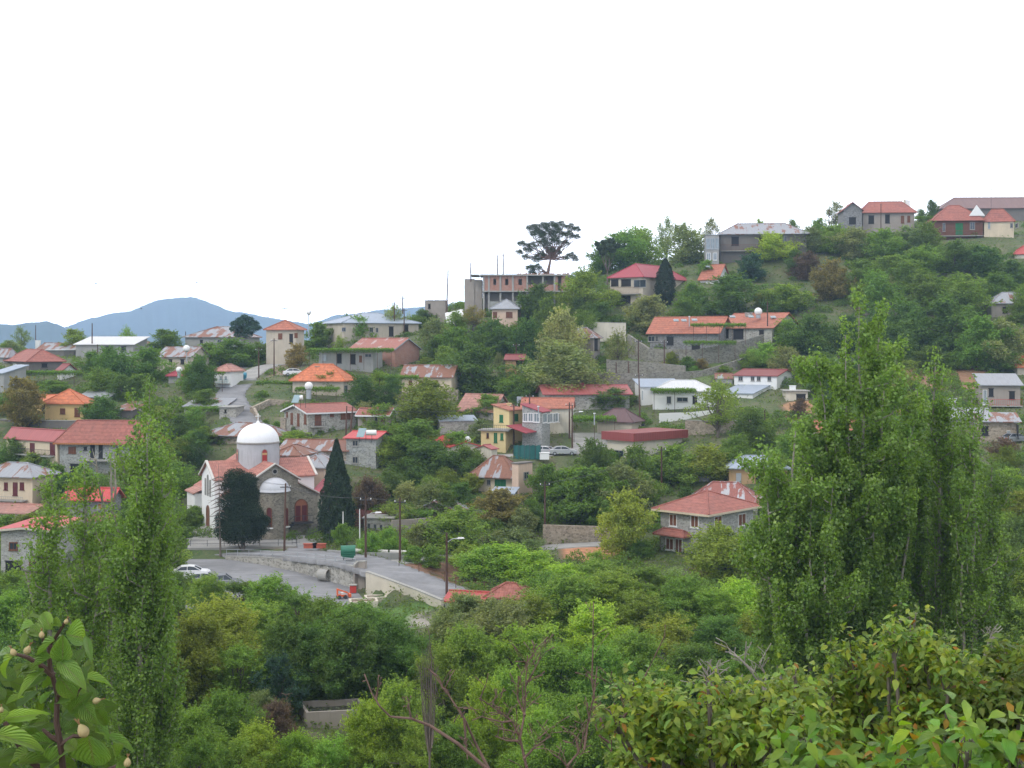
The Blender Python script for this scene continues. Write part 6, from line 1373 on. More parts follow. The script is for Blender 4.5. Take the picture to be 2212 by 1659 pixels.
# ================================================================ VALLEY TREES, POPLARS AND FOREGROUND
def blocked(cx, yt, yb, w, d):
    x0, x1 = cx-w*.42, cx+w*.42
    for a, t, c, bt, dd in RECTS:
        if dd > d-1 and x1 > a+3 and x0 < c-3 and yt < bt-2 and yb > t+3: return True
    return False
CLEAR = [[(395,1195),(760,1200),(870,1210),(1000,1290),(930,1305),(900,1330),(640,1300),(540,1292),(395,1262)], [(640,1275),(930,1290),(950,1370),(880,1380),(760,1330)], [(1205,1160),(1400,1160),(1400,1206),(1205,1206)], [(655,1500),(800,1500),(800,1580),(655,1580)]]
def in_clear(x, y): return any(poly_dist(np.array([float(x)]), np.array([float(y)]), p)[0] < 0 for p in CLEAR)
rv = random.Random(21)
VG = 'trees filling the valley below the village'
SPEC = """80 1260 1400 150 m;455 1250 1330 90 m;520 1262 1360 120 d;590 1252 1370 120 m;640 1290 1390 110 d;700 1300 1400 100 m;560 1310 1420 120 m;470 1300 1470 170 o;430 1340 1530 160 o;520 1400 1540 130 m;610 1345 1510 120 d;680 1350 1520 150 d;760 1335 1530 160 d;840 1340 1500 140 d;780 1310 1420 150 m;870 1400 1520 110 d;720 1400 1530 120 d;600 1420 1560 90 n
600 1520 1600 80 p;570 1500 1580 70 g;480 1500 1640 120 m;550 1570 1700 120 y;640 1590 1700 110 y;720 1600 1720 120 l;800 1520 1690 120 y;860 1480 1660 130 l;900 1560 1720 110 l;420 1540 1700 130 m;960 1400 1560 120 o;1010 1360 1520 130 m;1000 1290 1400 120 g;1080 1300 1430 150 g;1150 1290 1400 120 o;1230 1250 1370 150 m;1180 1240 1330 110 m;1320 1240 1360 140 l;1400 1230 1340 140 m;1480 1250 1370 130 m;1380 1290 1400 130 o;1280 1310 1440 150 y;1130 1360 1500 150 y;1200 1400 1560 140 m;1100 1450 1600 120 l;1050 1480 1640 120 y;1300 1400 1560 140 m;1380 1370 1520 140 m;1460 1340 1480 140 o;1540 1280 1400 130 m;1600 1260 1380 120 y;1560 1340 1470 130 d;1640 1330 1440 100 o;1500 1400 1550 140 d;1420 1450 1600 130 m;1600 1420 1560 110 m;1660 1400 1520 110 m;1340 1480 1640 120 d;1250 1510 1680 140 m;1170 1540 1700 130 l;980 1570 1720 120 m;960 1330 1400 60 g;1330 1230 1290 80 m;1690 1290 1400 100 m;1460 1235 1300 80 g;1290 1218 1280 100 m;1220 1226 1290 100 y;1700 1460 1620 140 m;1760 1520 1680 150 d;1850 1480 1640 160 m;1950 1500 1660 160 d;2060 1470 1640 160 m;2150 1480 1640 150 d;2230 1460 1620 150 m;2180 1300 1480 150 m;2130 1180 1330 120 m;2200 1120 1280 120 d;2190 1200 1340 120 o;2080 1100 1220 110 m;1960 1120 1240 120 m;1800 1200 1350 120 m;1740 1260 1390 110 m;2000 1230 1380 150 m;2100 1300 1460 160 d;1900 1320 1480 140 m;1800 1360 1520 130 m
20 1290 1450 130 m;110 1330 1500 130 d;30 1420 1600 140 d;150 1440 1640 150 m;250 1450 1650 150 d;340 1480 1680 140 m;200 1560 1740 140 d;320 1600 1760 130 m;60 1540 1720 130 m;430 1600 1760 120 m;260 1330 1460 120 m;390 1290 1400 100 m;340 1360 1520 120 d;180 1300 1420 110 m;520 1600 1740 110 l;1850 1560 1720 120 m;1650 1560 1720 130 m;1560 1520 1680 120 m;1480 1570 1720 120 m;1390 1570 1730 120 m"""
for row in SPEC.replace('\n', ';').split(';'):
    q = row.split(); cx, yt, yb, w = [float(v) for v in q[:4]]
    d = None if yb < 1585 else F*27.6/(yb-HY)
    w *= 1.22; yt -= 8
    tree_px(cx, yt, yb, w, q[4], rv.choice(['f', 'f', 'h']), d=d, group=VG)
# filler trees on the slopes, kept clear of everything the photo shows
FILL = [((0,560),(765,1060),(44,80)), ((560,1150),(690,1130),(44,80)), ((1150,1760),(640,1140),(50,90)), ((1700,2260),(520,1150),(55,100)), ((860,1180),(1040,1230),(50,80)), ((-60,430),(1040,1330),(60,100))]
_occ = [(o_[1].x*F/o_[1].y+CX, HY-o_[1].z*F/o_[1].y) for o_ in TREES]
cnt = 0
for (xa, xb), (ya, yb), (wa, wb) in FILL:
    for _ in range(150):
        x = rv.uniform(xa, xb); y = rv.uniform(ya, yb); w = rv.uniform(wa, wb); h = w*rv.uniform(.7, 1.05); d = depth(x, y)
        if d > 350 or in_clear(x, y-6) or blocked(x, y-h, y, w, d): continue
        if any(abs(x-a)+abs(y-c)*1.6 < w*.72 for a, c in _occ): continue
        g_ = [seg_dist(np.array([(x-CX)*d/F]), np.array([d]), p)[0][0] for _, p in ROADW.values()]
        if min(g_) < 4.0: continue
        _occ.append((x, y)); cnt += 1
        small = rv.random() < .35
        tree_px(x, y-h*(.45 if small else 1), y, w*(.8 if small else 1), rv.choice('mmmddogl'), 's' if small else 'o', group=SH if small else VT)
print('filler trees', cnt, 'trees', len(TREES))

# poplars: (px of the trunk, top y, depth, half width m, seed, stems)
def poplar_px(px, yt, d, Rw, n, seed, label, stems=3, leaf=.135, tone=(.165, .27, .06), spread=.8, dens=1.35, blunt=7.):
    g = gz((px-CX)*d/F, d); H = -(yt-HY)*d/F-g; o = poplar(seed, H, Rw*1.35, int(n*dens), leaf*1.15, stems, spread, blunt)
    o.location = ((px-CX)*d/F, d, g); tag(o, label, 'poplar', 'tall poplars in the valley')
    for c in bpy.data.objects:
        if c.parent == o and c.name.startswith('crown'): c.color = (*tone, 1)
    LANDMARKS.append((label.split(',')[0], px, yt+200, d)); return o
poplar_px(106, 1030, 66, 1.45, 34000, 1, 'leftmost poplar with thin top beside the grey garage house', 3, spread=.7, dens=1.25)
poplar_px(180, 1010, 68, 1.2, 26000, 2, 'slender poplar between the left and the broad poplar', 2, spread=.5)
poplar_px(292, 935, 64, 1.35, 60000, 3, 'broad bright poplar in front of the terracotta roofed house', 4, spread=.7, dens=1.35)
poplar_px(352, 955, 66, 1.25, 52000, 4, 'poplar right beside the broad bright one, close to the church flank', 4, spread=.5, tone=(.155, .26, .055), dens=1.3)
poplar_px(330, 832, 92, 2.0, 46000, 5, 'darker poplar rising behind the broad bright poplar', 3, .16, (.13, .22, .05), .9)
poplar_px(1845, 655, 75, 2.35, 90000, 6, 'tallest bright leaved poplar rising at the right', 6, .17, spread=.8, dens=2.3, blunt=16)
poplar_px(1900, 715, 77, 1.5, 60000, 7, 'poplar joined to the tallest one on its right side', 4, .17, spread=.7, dens=1.8, blunt=12)
poplar_px(1738, 930, 72, 1.9, 60000, 8, 'lower poplar spreading at the left foot of the tallest one', 5, .17, spread=.95, dens=1.9, blunt=12)
poplar_px(1985, 930, 80, 1.9, 40000, 9, 'dark poplar between the tallest and the thin topped one', 3, .15, (.13, .22, .055), 1.1)
poplar_px(2032, 784, 78, 1.05, 30000, 10, 'thin topped poplar standing before the pale metal roofs', 2, .15, spread=.6)
poplar_px(2142, 1010, 79, 1.5, 40000, 12, 'low dark poplar at the far right of the poplar row', 3, .15, (.12, .2, .05), 1.0)
poplar_px(2098, 850, 76, 1.5, 40000, 11, 'rightmost poplar with ragged narrow top', 3, .15, (.15, .25, .055), .8)
# bare columnar trunk bundle and leafless limbs near the poplars
lim = [[(928,1600),(930,1500),(932,1430),(926,1358)]]+[[(928+k*1.5, 1640-abs(k)*8), (926+k*3.2, 1540), (925+k*4, 1460), (924+k*4.2, 1385+abs(k)*14)] for k in (-4,-3,-2,-1,0,1,2,3,4)]
bare('dead_poplar', 'grey leafless columnar poplar in the middle of the valley', lim, 70, .07, 11, 14, M_BARK, tl=.7, up=3.5)
bare('bare_poplar_top', 'dry leafless limbs between the slender and the broad poplar', [[(238,1300),(236,1180),(228,1110),(212,1045),(208,990)],[(236,1180),(242,1100),(240,1020),(236,960)],[(242,1120),(250,1060),(248,980)]], 69, .16, 12, 8, M_BARKG, tl=1.0, up=2)
bare('bare_limb', 'pale dry limbs at the lower left of the left poplar', [[(95,1420),(72,1300),(60,1255),(52,1225)],[(72,1300),(84,1260),(90,1235)]], 68, .14, 13, 8, M_BARKG, tl=1.0, up=2)

# undergrowth: dense low leaves over the banks and the valley floor
r = np.random.default_rng(77); n = 380000
d_ = np.where(r.random(n) < .55, r.uniform(78, 170, n), r.uniform(150, 360, n)); p_ = r.uniform(-300, 2560, n)
X = (p_-CX)*d_/F; Z = ground(X, d_); yy = HY-Z*F/d_
ok = np.ones(n, bool)
for w_, pts in ROADW.values(): ok &= seg_dist(X, d_, pts)[0] > w_/2+.5
for poly, _, _ in PADS: ok &= poly_dist(X, d_, poly) > .4
for poly, _ in SOIL[:5]: ok &= poly_dist(p_, yy, poly) > 0
cl = np.sin(X*.55+1)*np.sin(d_*.45)+.7*np.sin(X*1.7+d_*1.3); ok &= cl+r.normal(0, .5, n) > -.35
X, D_, Z = X[ok], d_[ok], Z[ok]; n = len(X)
P = np.stack([X, D_, Z+np.abs(r.normal(0, .28, n))+np.clip(cl[ok], 0, 2)*.22*r.random(n)], -1)
ug = leaf_obj('undergrowth', P, np.tile([0, -.2, 1.0], (n, 1)), r.uniform(.14, .4, n)*(1+(D_ > 160)*.4), M_LEAF, None, r); ug.color = (.12, .175, .05, 1); 
# scrub: thickets that read as one mass on the slopes
P = []; N = []; S = []
for _ in range(5000):
    x = rv.uniform(-280, 2540); d = rv.uniform(95, 362); X = (x-CX)*d/F; z = gz(X, d); y = HY-z*F/d; rr = rv.uniform(.7, 1.9)
    if y > 1640 or y < 440 or in_clear(x, y-5) or blocked(x, y-rr*1.3*F/d, y, rr*2*F/d, d): continue
    if 1480 < x < 1760 and 755 < y < 805: continue
    if min(seg_dist(np.array([X]), np.array([d]), p)[0][0]-w_/2 for w_, p in ROADW.values()) < rr+.4: continue
    k = int(150*rr*rr); v = r.normal(0, 1, (k, 3)); v /= np.linalg.norm(v, axis=1, keepdims=True); v[:, 2] = np.abs(v[:, 2])
    P.append(np.array([X, d, z-.1])+v*[rr, rr, rr*rv.uniform(.7, 1.15)]*(.55+.5*np.sqrt(r.random((k, 1))))); N.append(v+[0, 0, .3]); S.append(r.uniform(.16, .34, k)*(1+(d > 200)*.3))
sc_ = leaf_obj('scrub', np.concatenate(P), np.concatenate(N), np.concatenate(S), M_LEAF, None, r); sc_.color = (.12, .2, .05, 1); tag(sc_, 'thickets of scrub covering the slopes between the trees', None, None, 'stuff')
print('scrub quads', sum(len(q) for q in P))
tag(ug, 'low weeds, brambles and grass covering the banks', None, None, 'stuff'); ug['label'] = 'low weeds, brambles and grass covering the banks'

# ---------------------------------------------------------------- near foreground
def curved_leaf(r, base, tip_dir, nrm, L, Wd, cup=.25, droop=.3, nu=6, nv=4):
    """a real leaf surface: midrib curve that droops, blade cupped on both sides; returns quads and uvs"""
    t = tip_dir.normalized(); n = (nrm-t*nrm.dot(t)).normalized(); s = t.cross(n); g = []
    for i in range(nu+1):
        u = i/nu; wdt = Wd*.5*(math.sin(math.pi*min(1, u**.8*.97+.03))**.75)*(1-.15*u); row = []
        c = base+t*(L*u)-n*(droop*L*u*u)
        for j in range(nv+1):
            v = j/nv*2-1; row.append(c+s*(wdt*v)+n*(cup*wdt*(v*v)*1.0+.05*wdt*math.sin(u*11+v*2)))
        g.append(row)
    V = []; U = []
    for i in range(nu):
        for j in range(nv):
            V += [g[i][j], g[i+1][j], g[i+1][j+1], g[i][j+1]]; U += [(j/nv, i/nu), (j/nv, (i+1)/nu), ((j+1)/nv, (i+1)/nu), ((j+1)/nv, i/nu)]
    return V, U
def bigleafm(name, spec=.35, rough=.5, veins=True):
    m, nt, b, o = newmat(name); uv = nd(nt, 'TexCoord').outputs['UV']; oi = nd(nt, 'ObjectInfo').outputs['Color']; pos = wpos(nt)
    sx = nd(nt, 'SeparateXYZ', {0: uv}); ax = nd(nt, 'Math', {0: sx.outputs[0], 1: .5}, operation='SUBTRACT'); ab = nd(nt, 'Math', {0: ax.outputs[0]}, operation='ABSOLUTE')
    vv = nd(nt, 'Math', {0: ab.outputs[0], 1: 1.3}, operation='MULTIPLY'); vv = nd(nt, 'Math', {0: sx.outputs[1], 1: vv.outputs[0]}, operation='SUBTRACT')
    wv = nd(nt, 'Math', {0: vv.outputs[0], 1: 42.0}, operation='MULTIPLY'); sn = nd(nt, 'Math', {0: wv.outputs[0]}, operation='SINE')
    c = mixc(nt, ramp(nt, noise(nt, pos, 9, 3), [(.4, 0), (.65, 1)]), oi, mixc(nt, 1.0, oi, (1.6, 1.25, .7), 'MULTIPLY'))
    if veins:
        c = mixc(nt, ramp(nt, ab.outputs[0], [(.02, .9), (.045, 0)]), c, (.25, .3, .12)); c = mixc(nt, ramp(nt, sn.outputs[0], [(.8, 0), (1, .6)]), c, (.2, .27, .1))
        c = mixc(nt, ramp(nt, ab.outputs[0], [(.47, 0), (.5, .5)]), c, (.3, .3, .1))
    at = nd(nt, 'Attribute', attribute_name='tint'); c = mixc(nt, 1.0, c, at.outputs['Color'], 'MULTIPLY')
    nt.links.new(c, b.inputs['Base Color']); b.inputs['Roughness'].default_value = rough; b.inputs['Specular IOR Level'].default_value = spec; bump(nt, b, sn.outputs[0], .7, .004)
    tr = nd(nt, 'BsdfTranslucent', {'Color': mixc(nt, 1.0, c, (1.5, 1.6, .6), 'MULTIPLY')}); ms = nd(nt, 'MixShader', {0: .28, 1: b.outputs[0], 2: tr.outputs[0]}); nt.links.new(ms.outputs[0], o.inputs[0]); return m
M_QUINCE = bigleafm('quince_leaf', .5, .36); M_BROAD = bigleafm('broad_leaf', .5, .42, False)
def leaves_object(name, items, mat, parent, color, nu=6, nv=4):
    V = []; U = []; T = []
    r = random.Random(3)
    for it in items:
        v, u = curved_leaf(r, *it[:6], *it[6:8], nu, nv); V += v; U += u; T += [it[8]]*len(v)
    me = fast_mesh(name, [tuple(q) for q in V], 4, U); ca = me.color_attributes.new('tint', 'FLOAT_COLOR', 'POINT'); ca.data.foreach_set('color', np.array([(*t, 1) for t in T], np.float32).ravel())
    # weld and smooth so that blades are continuous surfaces
    import bmesh
    bm = bmesh.new(); bm.from_mesh(me); bmesh.ops.remove_doubles(bm, verts=bm.verts, dist=1e-5); bm.to_mesh(me); bm.free()
    me.polygons.foreach_set('use_smooth', [True]*len(me.polygons)); me.materials.append(mat)
    o = bpy.data.objects.new(name, me); COL.objects.link(o); o.parent = parent; o.color = (*color, 1); return o

# quince shoot, 1.6 m from the lens
QD = 1.6
def q3(x, y, dz=0): return W(x, y, QD+dz)
qb = W(150, 1659, QD); qg = gz(qb.x, qb.y); Q0 = Vector((qb.x, qb.y, qg))
qroot = empty('quince_tree', Q0, 'quince shoot with big oval leaves and young fruit at the lower left corner', 'quince tree'); m = MB()
def stem(pts, r0, r1): m.tube([p-Q0 for p in pts], [r0+(r1-r0)*i/(len(pts)-1) for i in range(len(pts))], 7)
stem([Vector((qb.x, qb.y, qg-.3)), q3(150,1800), q3(140,1700), q3(131,1610), q3(122,1560), q3(124,1500), q3(108,1440), q3(106,1400), q3(118,1380), q3(140,1345)], .0052, .002)
stem([q3(116,1460), q3(92,1440), q3(60,1420), q3(32,1412)], .0045, .002); stem([q3(128,1600), q3(108,1590), q3(92,1575)], .004, .002); stem([q3(125,1500), q3(165,1500), q3(180,1480), q3(172,1450)], .004, .002)
stem([q3(131,1610), q3(160,1590), q3(178,1592)], .004, .002); stem([q3(140,1700), q3(220,1670), q3(270,1650)], .005, .003); stem([q3(140,1700), q3(60,1640), q3(10,1560)], .005, .003); stem([q3(112,1400), q3(95,1385), q3(92,1378)], .003, .002)
m.build('stem', flatm('quince_bark', (.07, .035, .025), .7, .4), qroot)
QL = [ # base x, base y, tip x, tip y, width px, facing (x, z tilt), tone
 (143,1372,188,1375,56,(-.3,.3),1.5),(135,1427,136,1376,44,(.2,.1),1.2),(184,1374,198,1424,20,(.9,0),1.3),(112,1360,92,1324,26,(-.3,.6),1.5),(98,1340,64,1328,18,(0,.8),1.1),(72,1350,28,1358,24,(0,.5),1.7),(95,1376,62,1352,28,(-.2,.6),1.2),(66,1362,42,1392,22,(-.6,.5),1.2),
 (118,1384,76,1412,22,(0,.9),1.3),(110,1350,132,1352,18,(.1,.9),1.1),(116,1378,134,1364,16,(.2,.8),1.0),(128,1430,178,1464,30,(.2,.7),1.35),(184,1466,247,1466,24,(0,.8),1.6),(127,1462,170,1512,42,(.3,.2),1.0),(136,1440,168,1470,32,(.4,.4),1.4),(178,1440,182,1478,18,(.9,.1),.9),
 (122,1516,182,1546,28,(.1,.8),1.0),(180,1522,204,1560,36,(.1,.1),1.0),(205,1532,232,1566,24,(.7,.1),.8),(20,1410,-16,1408,28,(0,.7),1.4),(28,1418,-10,1452,20,(-.3,.6),1.6),(8,1552,98,1540,27,(0,.35),2.0),(-8,1588,80,1602,30,(0,.7),1.5),(108,1606,52,1594,26,(-.1,.7),1.1),(84,1632,110,1596,30,(-.4,.3),1.6),
 (90,1662,158,1598,36,(-.5,.35),1.4),(193,1590,198,1668,90,(.05,.15),1.1),(205,1582,230,1582,18,(0,.9),1.3),(206,1560,244,1592,20,(.2,.8),1.3),(232,1590,292,1614,20,(.1,.8),1.4),(242,1610,262,1640,26,(.4,.5),1.0),(50,1506,16,1514,18,(-.2,.8),1.3),(118,1496,84,1506,16,(0,.9),1.2),(88,1520,112,1494,16,(-.2,.5),1.6),
 (100,1466,56,1486,18,(-.1,.9),1.2),(96,1446,36,1492,20,(-.2,.7),1.5),(60,1440,30,1456,18,(-.4,.6),1.1),(84,1450,48,1446,22,(-.1,.6),.9),(150,1500,120,1516,30,(.1,.3),1.4),(20,1540,-6,1560,26,(0,.5),1.2),(70,1572,36,1590,20,(-.2,.7),1.0),(60,1628,14,1640,26,(0,.8),1.0),(40,1650,100,1640,24,(0,.8),1.0),(140,1640,120,1664,30,(0,.5),1.1),(280,1640,250,1662,22,(.2,.6),1.0),(165,1620,140,1600,26,(0,.4),.9),
 (110,1420,70,1438,24,(-.3,.7),1.0),(122,1444,150,1420,26,(.3,.5),.9),(100,1414,124,1426,20,(.1,.6),1.1),(150,1540,190,1500,26,(.3,.4),.85),(160,1486,190,1496,20,(.3,.7),1.2),(104,1560,60,1560,26,(-.1,.6),.85),(140,1580,180,1560,24,(.2,.6),.9)]
items = []; rq = random.Random(5)
for x0, y0, x1, y1, w_, (fx, fz), tn in QL:
    dz = rq.uniform(-.05, .05); a_, b_ = q3(x0, y0, dz)-Q0, q3(x1, y1, dz+rq.uniform(-.03, .03))-Q0; v = b_-a_
    nr = Vector((fx, -1+abs(fz)*.6, fz+.15)); L = v.length*1.08
    items.append((a_, v, nr, L, w_*QD/F*1.05/max(.55, 1-.35*abs(fz)), rq.uniform(.1, .35), rq.uniform(.0, .22), (tn*.8, tn*.8, tn*.75)) and (a_, v, nr, L, w_*QD/F*1.05/max(.55, 1-.35*abs(fz)), rq.uniform(.2, 1.0), rq.uniform(.0, .45), 0, (tn*.62, tn*.62, tn*.6)))
items = [(i[0], i[1], i[2], i[3], i[4], i[5], i[6], i[8]) for i in items]
for k in range(70):                                     # leaves deeper in the shoot, their inner shade put into a darker tint
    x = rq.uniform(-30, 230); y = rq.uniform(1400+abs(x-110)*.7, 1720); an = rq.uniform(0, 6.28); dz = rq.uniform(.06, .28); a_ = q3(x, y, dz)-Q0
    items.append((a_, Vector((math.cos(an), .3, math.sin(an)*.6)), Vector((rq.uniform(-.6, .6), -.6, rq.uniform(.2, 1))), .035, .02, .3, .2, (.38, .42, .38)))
V = []; U = []; T = []
def leaves2(name, items, mat, parent, color, nu, nv):
    its = [(*i[:7], 0, i[7]) for i in items]
    V, U, T = [], [], []; rr = random.Random(3)
    for it in its:
        v, u = curved_leaf(rr, it[0], it[1], it[2], it[3], it[4], it[5], it[6], nu, nv); V += v; U += u; T += [it[8]]*len(v)
    me = fast_mesh(name, [tuple(q) for q in V], 4, U); ca = me.color_attributes.new('tint', 'FLOAT_COLOR', 'POINT'); ca.data.foreach_set('color', np.array([(*t, 1) for t in T], np.float32).ravel())
    import bmesh
    bm = bmesh.new(); bm.from_mesh(me); bmesh.ops.remove_doubles(bm, verts=bm.verts, dist=1e-5); bm.to_mesh(me); bm.free()
    me.polygons.foreach_set('use_smooth', [True]*len(me.polygons)); me.materials.append(mat)
    o = bpy.data.objects.new(name, me); COL.objects.link(o); o.parent = parent; o.color = (*color, 1); return o
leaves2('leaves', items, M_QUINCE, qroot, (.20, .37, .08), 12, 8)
fm, nt, b_s, oo = newmat('quince_fruit'); nt.links.new(mixc(nt, noise(nt, wpos(nt), 60, 3), (.26, .26, .1), (.5, .33, .17)), b_s.inputs['Base Color']); b_s.inputs['Roughness'].default_value = .6
for x, y, r_, ax_ in ((143,1343,5.5,(.4,1)),(90,1372,7,(0,1)),(59,1405,9,(.2,.4)),(29,1410,8,(-.5,1)),(208,1514,8,(.7,.2)),(180,1580,14,(-.5,.9)),(275,1648,9,(.1,1)),(3,1534,6,(0,1))):
    c = q3(x, y, -.03)-Q0; u = Vector((ax_[0], 0, ax_[1])).normalized(); s = r_*.85*QD/F; f_ = MB()
    f_.tube([c-u*s*1.15, c-u*s*.95, c-u*s*.4, c+u*s*.2, c+u*s*.8, c+u*s*1.25, c+u*s*1.4], [s*.2, s*.62, s*.98, s, s*.72, s*.36, s*.25], 14)
    fo = f_.build('fruit', fm, qroot, True); cx_ = MB()
    for k in range(5):
        a = k*1.256; e = Vector((math.cos(a), math.sin(a), 0))*.55+u; cx_.tube([c+u*s*1.35, c+u*s*1.7+e*s*.3, c+u*s*1.7+e*s*.9], [s*.13, s*.12, s*.03], 4)
    cx_.build('calyx', flatm('calyx', (.3, .17, .07), .8, .3), fo)

# leafy persimmon-like trees, nine metres away, and the bare limbs between them
def leafy(label, spec, d, root_px, seed, n, L=(.04, .088), tint=(.2, .33, .07), red=.025, name='orchard_tree', thick=.035):
    r = random.Random(seed); b = W(root_px, 1659, d); g = gz(b.x, b.y); O = Vector((b.x, b.y, g)); root = empty(name, O, label, 'orchard tree', None); m = MB()
    fork = Vector((0, 0, max(.4, (W(root_px, 1700, d).z-g)*.55)))
    m.tube([(0, 0, -.4), fork*.5+Vector((.12, 0, 0)), fork], [thick*1.8, thick*1.5, thick*1.3], 8)
    if name == 'orchard_tree': spec = spec + [(x+r.uniform(-45, 45), y+r.uniform(40, 75), q*.95) for x, y, q in spec if y < 1600] + [(x+r.uniform(-60, 60), 1665, 42) for x, y, q in spec if q > 44]; n = int(n*1.15)
    tot = sum(s[2]**2 for s in spec); items = []
    for x, y, rr in spec:
        c = W(x, y, d+r.uniform(-.5, .5))-O; R_ = rr*d/F; mid = fork.lerp(c, .5)+Vector((r.uniform(-.1, .1), 0, -.1)); m.tube([fork, fork.lerp(mid, .5)+Vector((r.uniform(-.12, .12), .1, 0)), mid, mid.lerp(c, .5)+Vector((r.uniform(-.08, .08), 0, r.uniform(-.05, .05))), c], [thick, thick*.8, thick*.6, thick*.45, thick*.3], 6); tips = []
        for k in range(max(3, int(R_*16))):
            e = c+Vector((r.gauss(0, 1), r.gauss(0, .8), abs(r.gauss(0, 1)))).normalized()*R_*r.uniform(.6, 1.4); m.tube([c.lerp(mid, .3*r.random()), c.lerp(e, .5)+Vector((0, 0, .03)), e], [thick*.22, thick*.15, .003], 4); tips.append((c.lerp(e, .35), e))
        for k in range(int(n*rr*rr/tot)):
            a_, e_ = r.choice(tips); p = a_.lerp(e_, r.random()*1.05)+Vector((r.gauss(0, .075), r.gauss(0, .075), r.gauss(0, .06)))
            an = r.uniform(0, 6.28); t = Vector((math.cos(an), math.sin(an), r.uniform(-.9, .25))); l = r.uniform(*L); tn = r.uniform(.6, 1.35); col_ = (tn*r.uniform(.85, 1.25), tn, tn*.9)
            if r.random() < red: col_ = (2.0, .62, .7); l *= .75
            elif r.random() < .06: col_ = (1.5, 1.2, .7)
            items.append((p, t, Vector((r.uniform(-.5, .5), r.uniform(-.8, .2), 1)), l, l*r.uniform(.5, .68), r.uniform(.1, .4), r.uniform(.1, .5), col_))
    m.build('branches', M_BARK, root); leaves2('leaves', items, M_BROAD, root, tint, 3, 2); return root
leafy('orchard tree with round leaves in front of the dead sapling, lower centre right', [(1363,1492,28),(1420,1495,34),(1395,1560,46),(1450,1560,44),(1480,1620,55),(1400,1640,50),(1340,1640,30)], 9, 1440, 1, 3000)
leafy('orchard tree with yellowish round leaves around the grey dead limbs', [(1530,1490,26),(1565,1500,34),(1590,1560,50),(1640,1530,48),(1700,1500,40),(1730,1560,56),(1650,1620,60),(1560,1630,55),(1720,1470,22),(1750,1640,50)], 9, 1640, 2, 4600)
leafy('tallest orchard tree at lower right with scattered reddish leaves', [(1975,1345,22),(1930,1390,40),(2000,1395,48),(1840,1420,36),(1880,1470,52),(1960,1470,62),(2050,1450,48),(1850,1540,60),(1940,1560,70),(2040,1540,66),(1820,1620,50),(1900,1640,60),(2000,1640,60),(2080,1610,50),(2090,1500,36)], 9.5, 1950, 3, 8600, red=.03)
leafy('dark leaved orchard tree cut by the lower right edge', [(2180,1440,46),(2215,1500,56),(2150,1530,50),(2200,1590,60),(2130,1620,50),(2225,1430,40)], 9.2, 2200, 4, 3800, tint=(.13, .215, .045))
leafy('bright fresh shoot at the bottom edge right of centre', [(1748,1622,26),(1765,1650,24),(1735,1660,26)], 4.2, 1750, 5, 170, (.045, .078), (.15, .31, .045), .04, 'fresh_shoot', .012)
leafy('bright fresh shoots with brown buds along the lower right edge', [(1960,1630,22),(2030,1622,26),(2060,1645,26),(2090,1625,20),(1960,1660,22)], 4.0, 2010, 6, 300, (.045, .078), (.15, .32, .045), .07, 'fresh_shoot', .012)
leafy('bright fresh shoot in the very lower right corner', [(2150,1640,20),(2205,1635,24),(2190,1665,26)], 4.0, 2180, 7, 180, (.045, .078), (.15, .32, .045), .05, 'fresh_shoot', .012)
B = bare
B('dead_sapling', 'slim dead sapling forking into two tall bare limbs, lower centre', [[(1322,1700),(1321,1640),(1320,1594)],[(1320,1594),(1303,1569),(1286,1519),(1278,1469),(1281,1394),(1281,1350),(1282,1301)],[(1321,1592),(1353,1541),(1383,1484),(1398,1451),(1416,1414),(1436,1374),(1437,1350)],[(1316,1604),(1295,1590),(1284,1560),(1282,1530)],[(1353,1541),(1340,1500),(1330,1480)],[(1322,1580),(1325,1540),(1328,1520)]], 10, .018, 31, 4, M_BARKR, tl=.22)
B('bare_branch', 'long reddish bare branch arching up to the left near the bottom centre', [[(1070,1700),(1053,1662),(990,1607),(928,1567),(888,1552),(843,1548),(820,1525),(803,1497),(787,1456)],[(888,1552),(885,1536),(882,1520)],[(812,1510),(816,1490)]], 7, .014, 32, 3, M_BARKR, tl=.1)
B('bare_branch', 'dark reddish bare branch crossing the arching one near the bottom centre', [[(1066,1700),(1055,1660),(1028,1607),(1003,1552),(966,1497),(934,1453)],[(1003,1552),(1006,1600),(1010,1640)],[(966,1497),(952,1480)]], 7.3, .015, 33, 4, M_BARKR, tl=.12)
B('pruned_tree', 'gnarled pruned tree with tangled bare twigs at the bottom centre', [[(1140,1700),(1138,1659),(1123,1594),(1106,1557),(1060,1524),(1035,1508)],[(1123,1594),(1133,1544),(1136,1469),(1140,1416)],[(1136,1480),(1150,1455),(1168,1420)],[(1134,1545),(1118,1510),(1120,1460)],[(1106,1557),(1085,1560),(1040,1548),(1020,1556)],[(1130,1640),(1160,1610),(1190,1590)],[(1120,1600),(1095,1600),(1070,1590)]], 8, .014, 34, 9, M_BARKR, tl=.2, up=1)
B('pruned_stump', 'broken bare stump with a clump of short twigs right of the gnarled pruned tree', [[(1232,1700),(1225,1655),(1212,1640),(1196,1630)],[(1225,1655),(1250,1625),(1262,1580),(1275,1555)],[(1250,1625),(1245,1600),(1250,1585)],[(1262,1620),(1270,1560),(1283,1500),(1290,1440)]], 8.4, .015, 35, 8, M_BARKR, tl=.16, up=1)
B('dead_branch', 'grey dead branch rising between the two orchard trees, forked at its tip', [[(1604,1690),(1598,1620),(1591,1571),(1556,1514),(1531,1464),(1508,1426)],[(1556,1514),(1530,1500),(1512,1490)],[(1531,1464),(1545,1450)],[(1575,1545),(1600,1520),(1612,1512)]], 9.6, .024, 36, 6, M_BARKG, tl=.2)
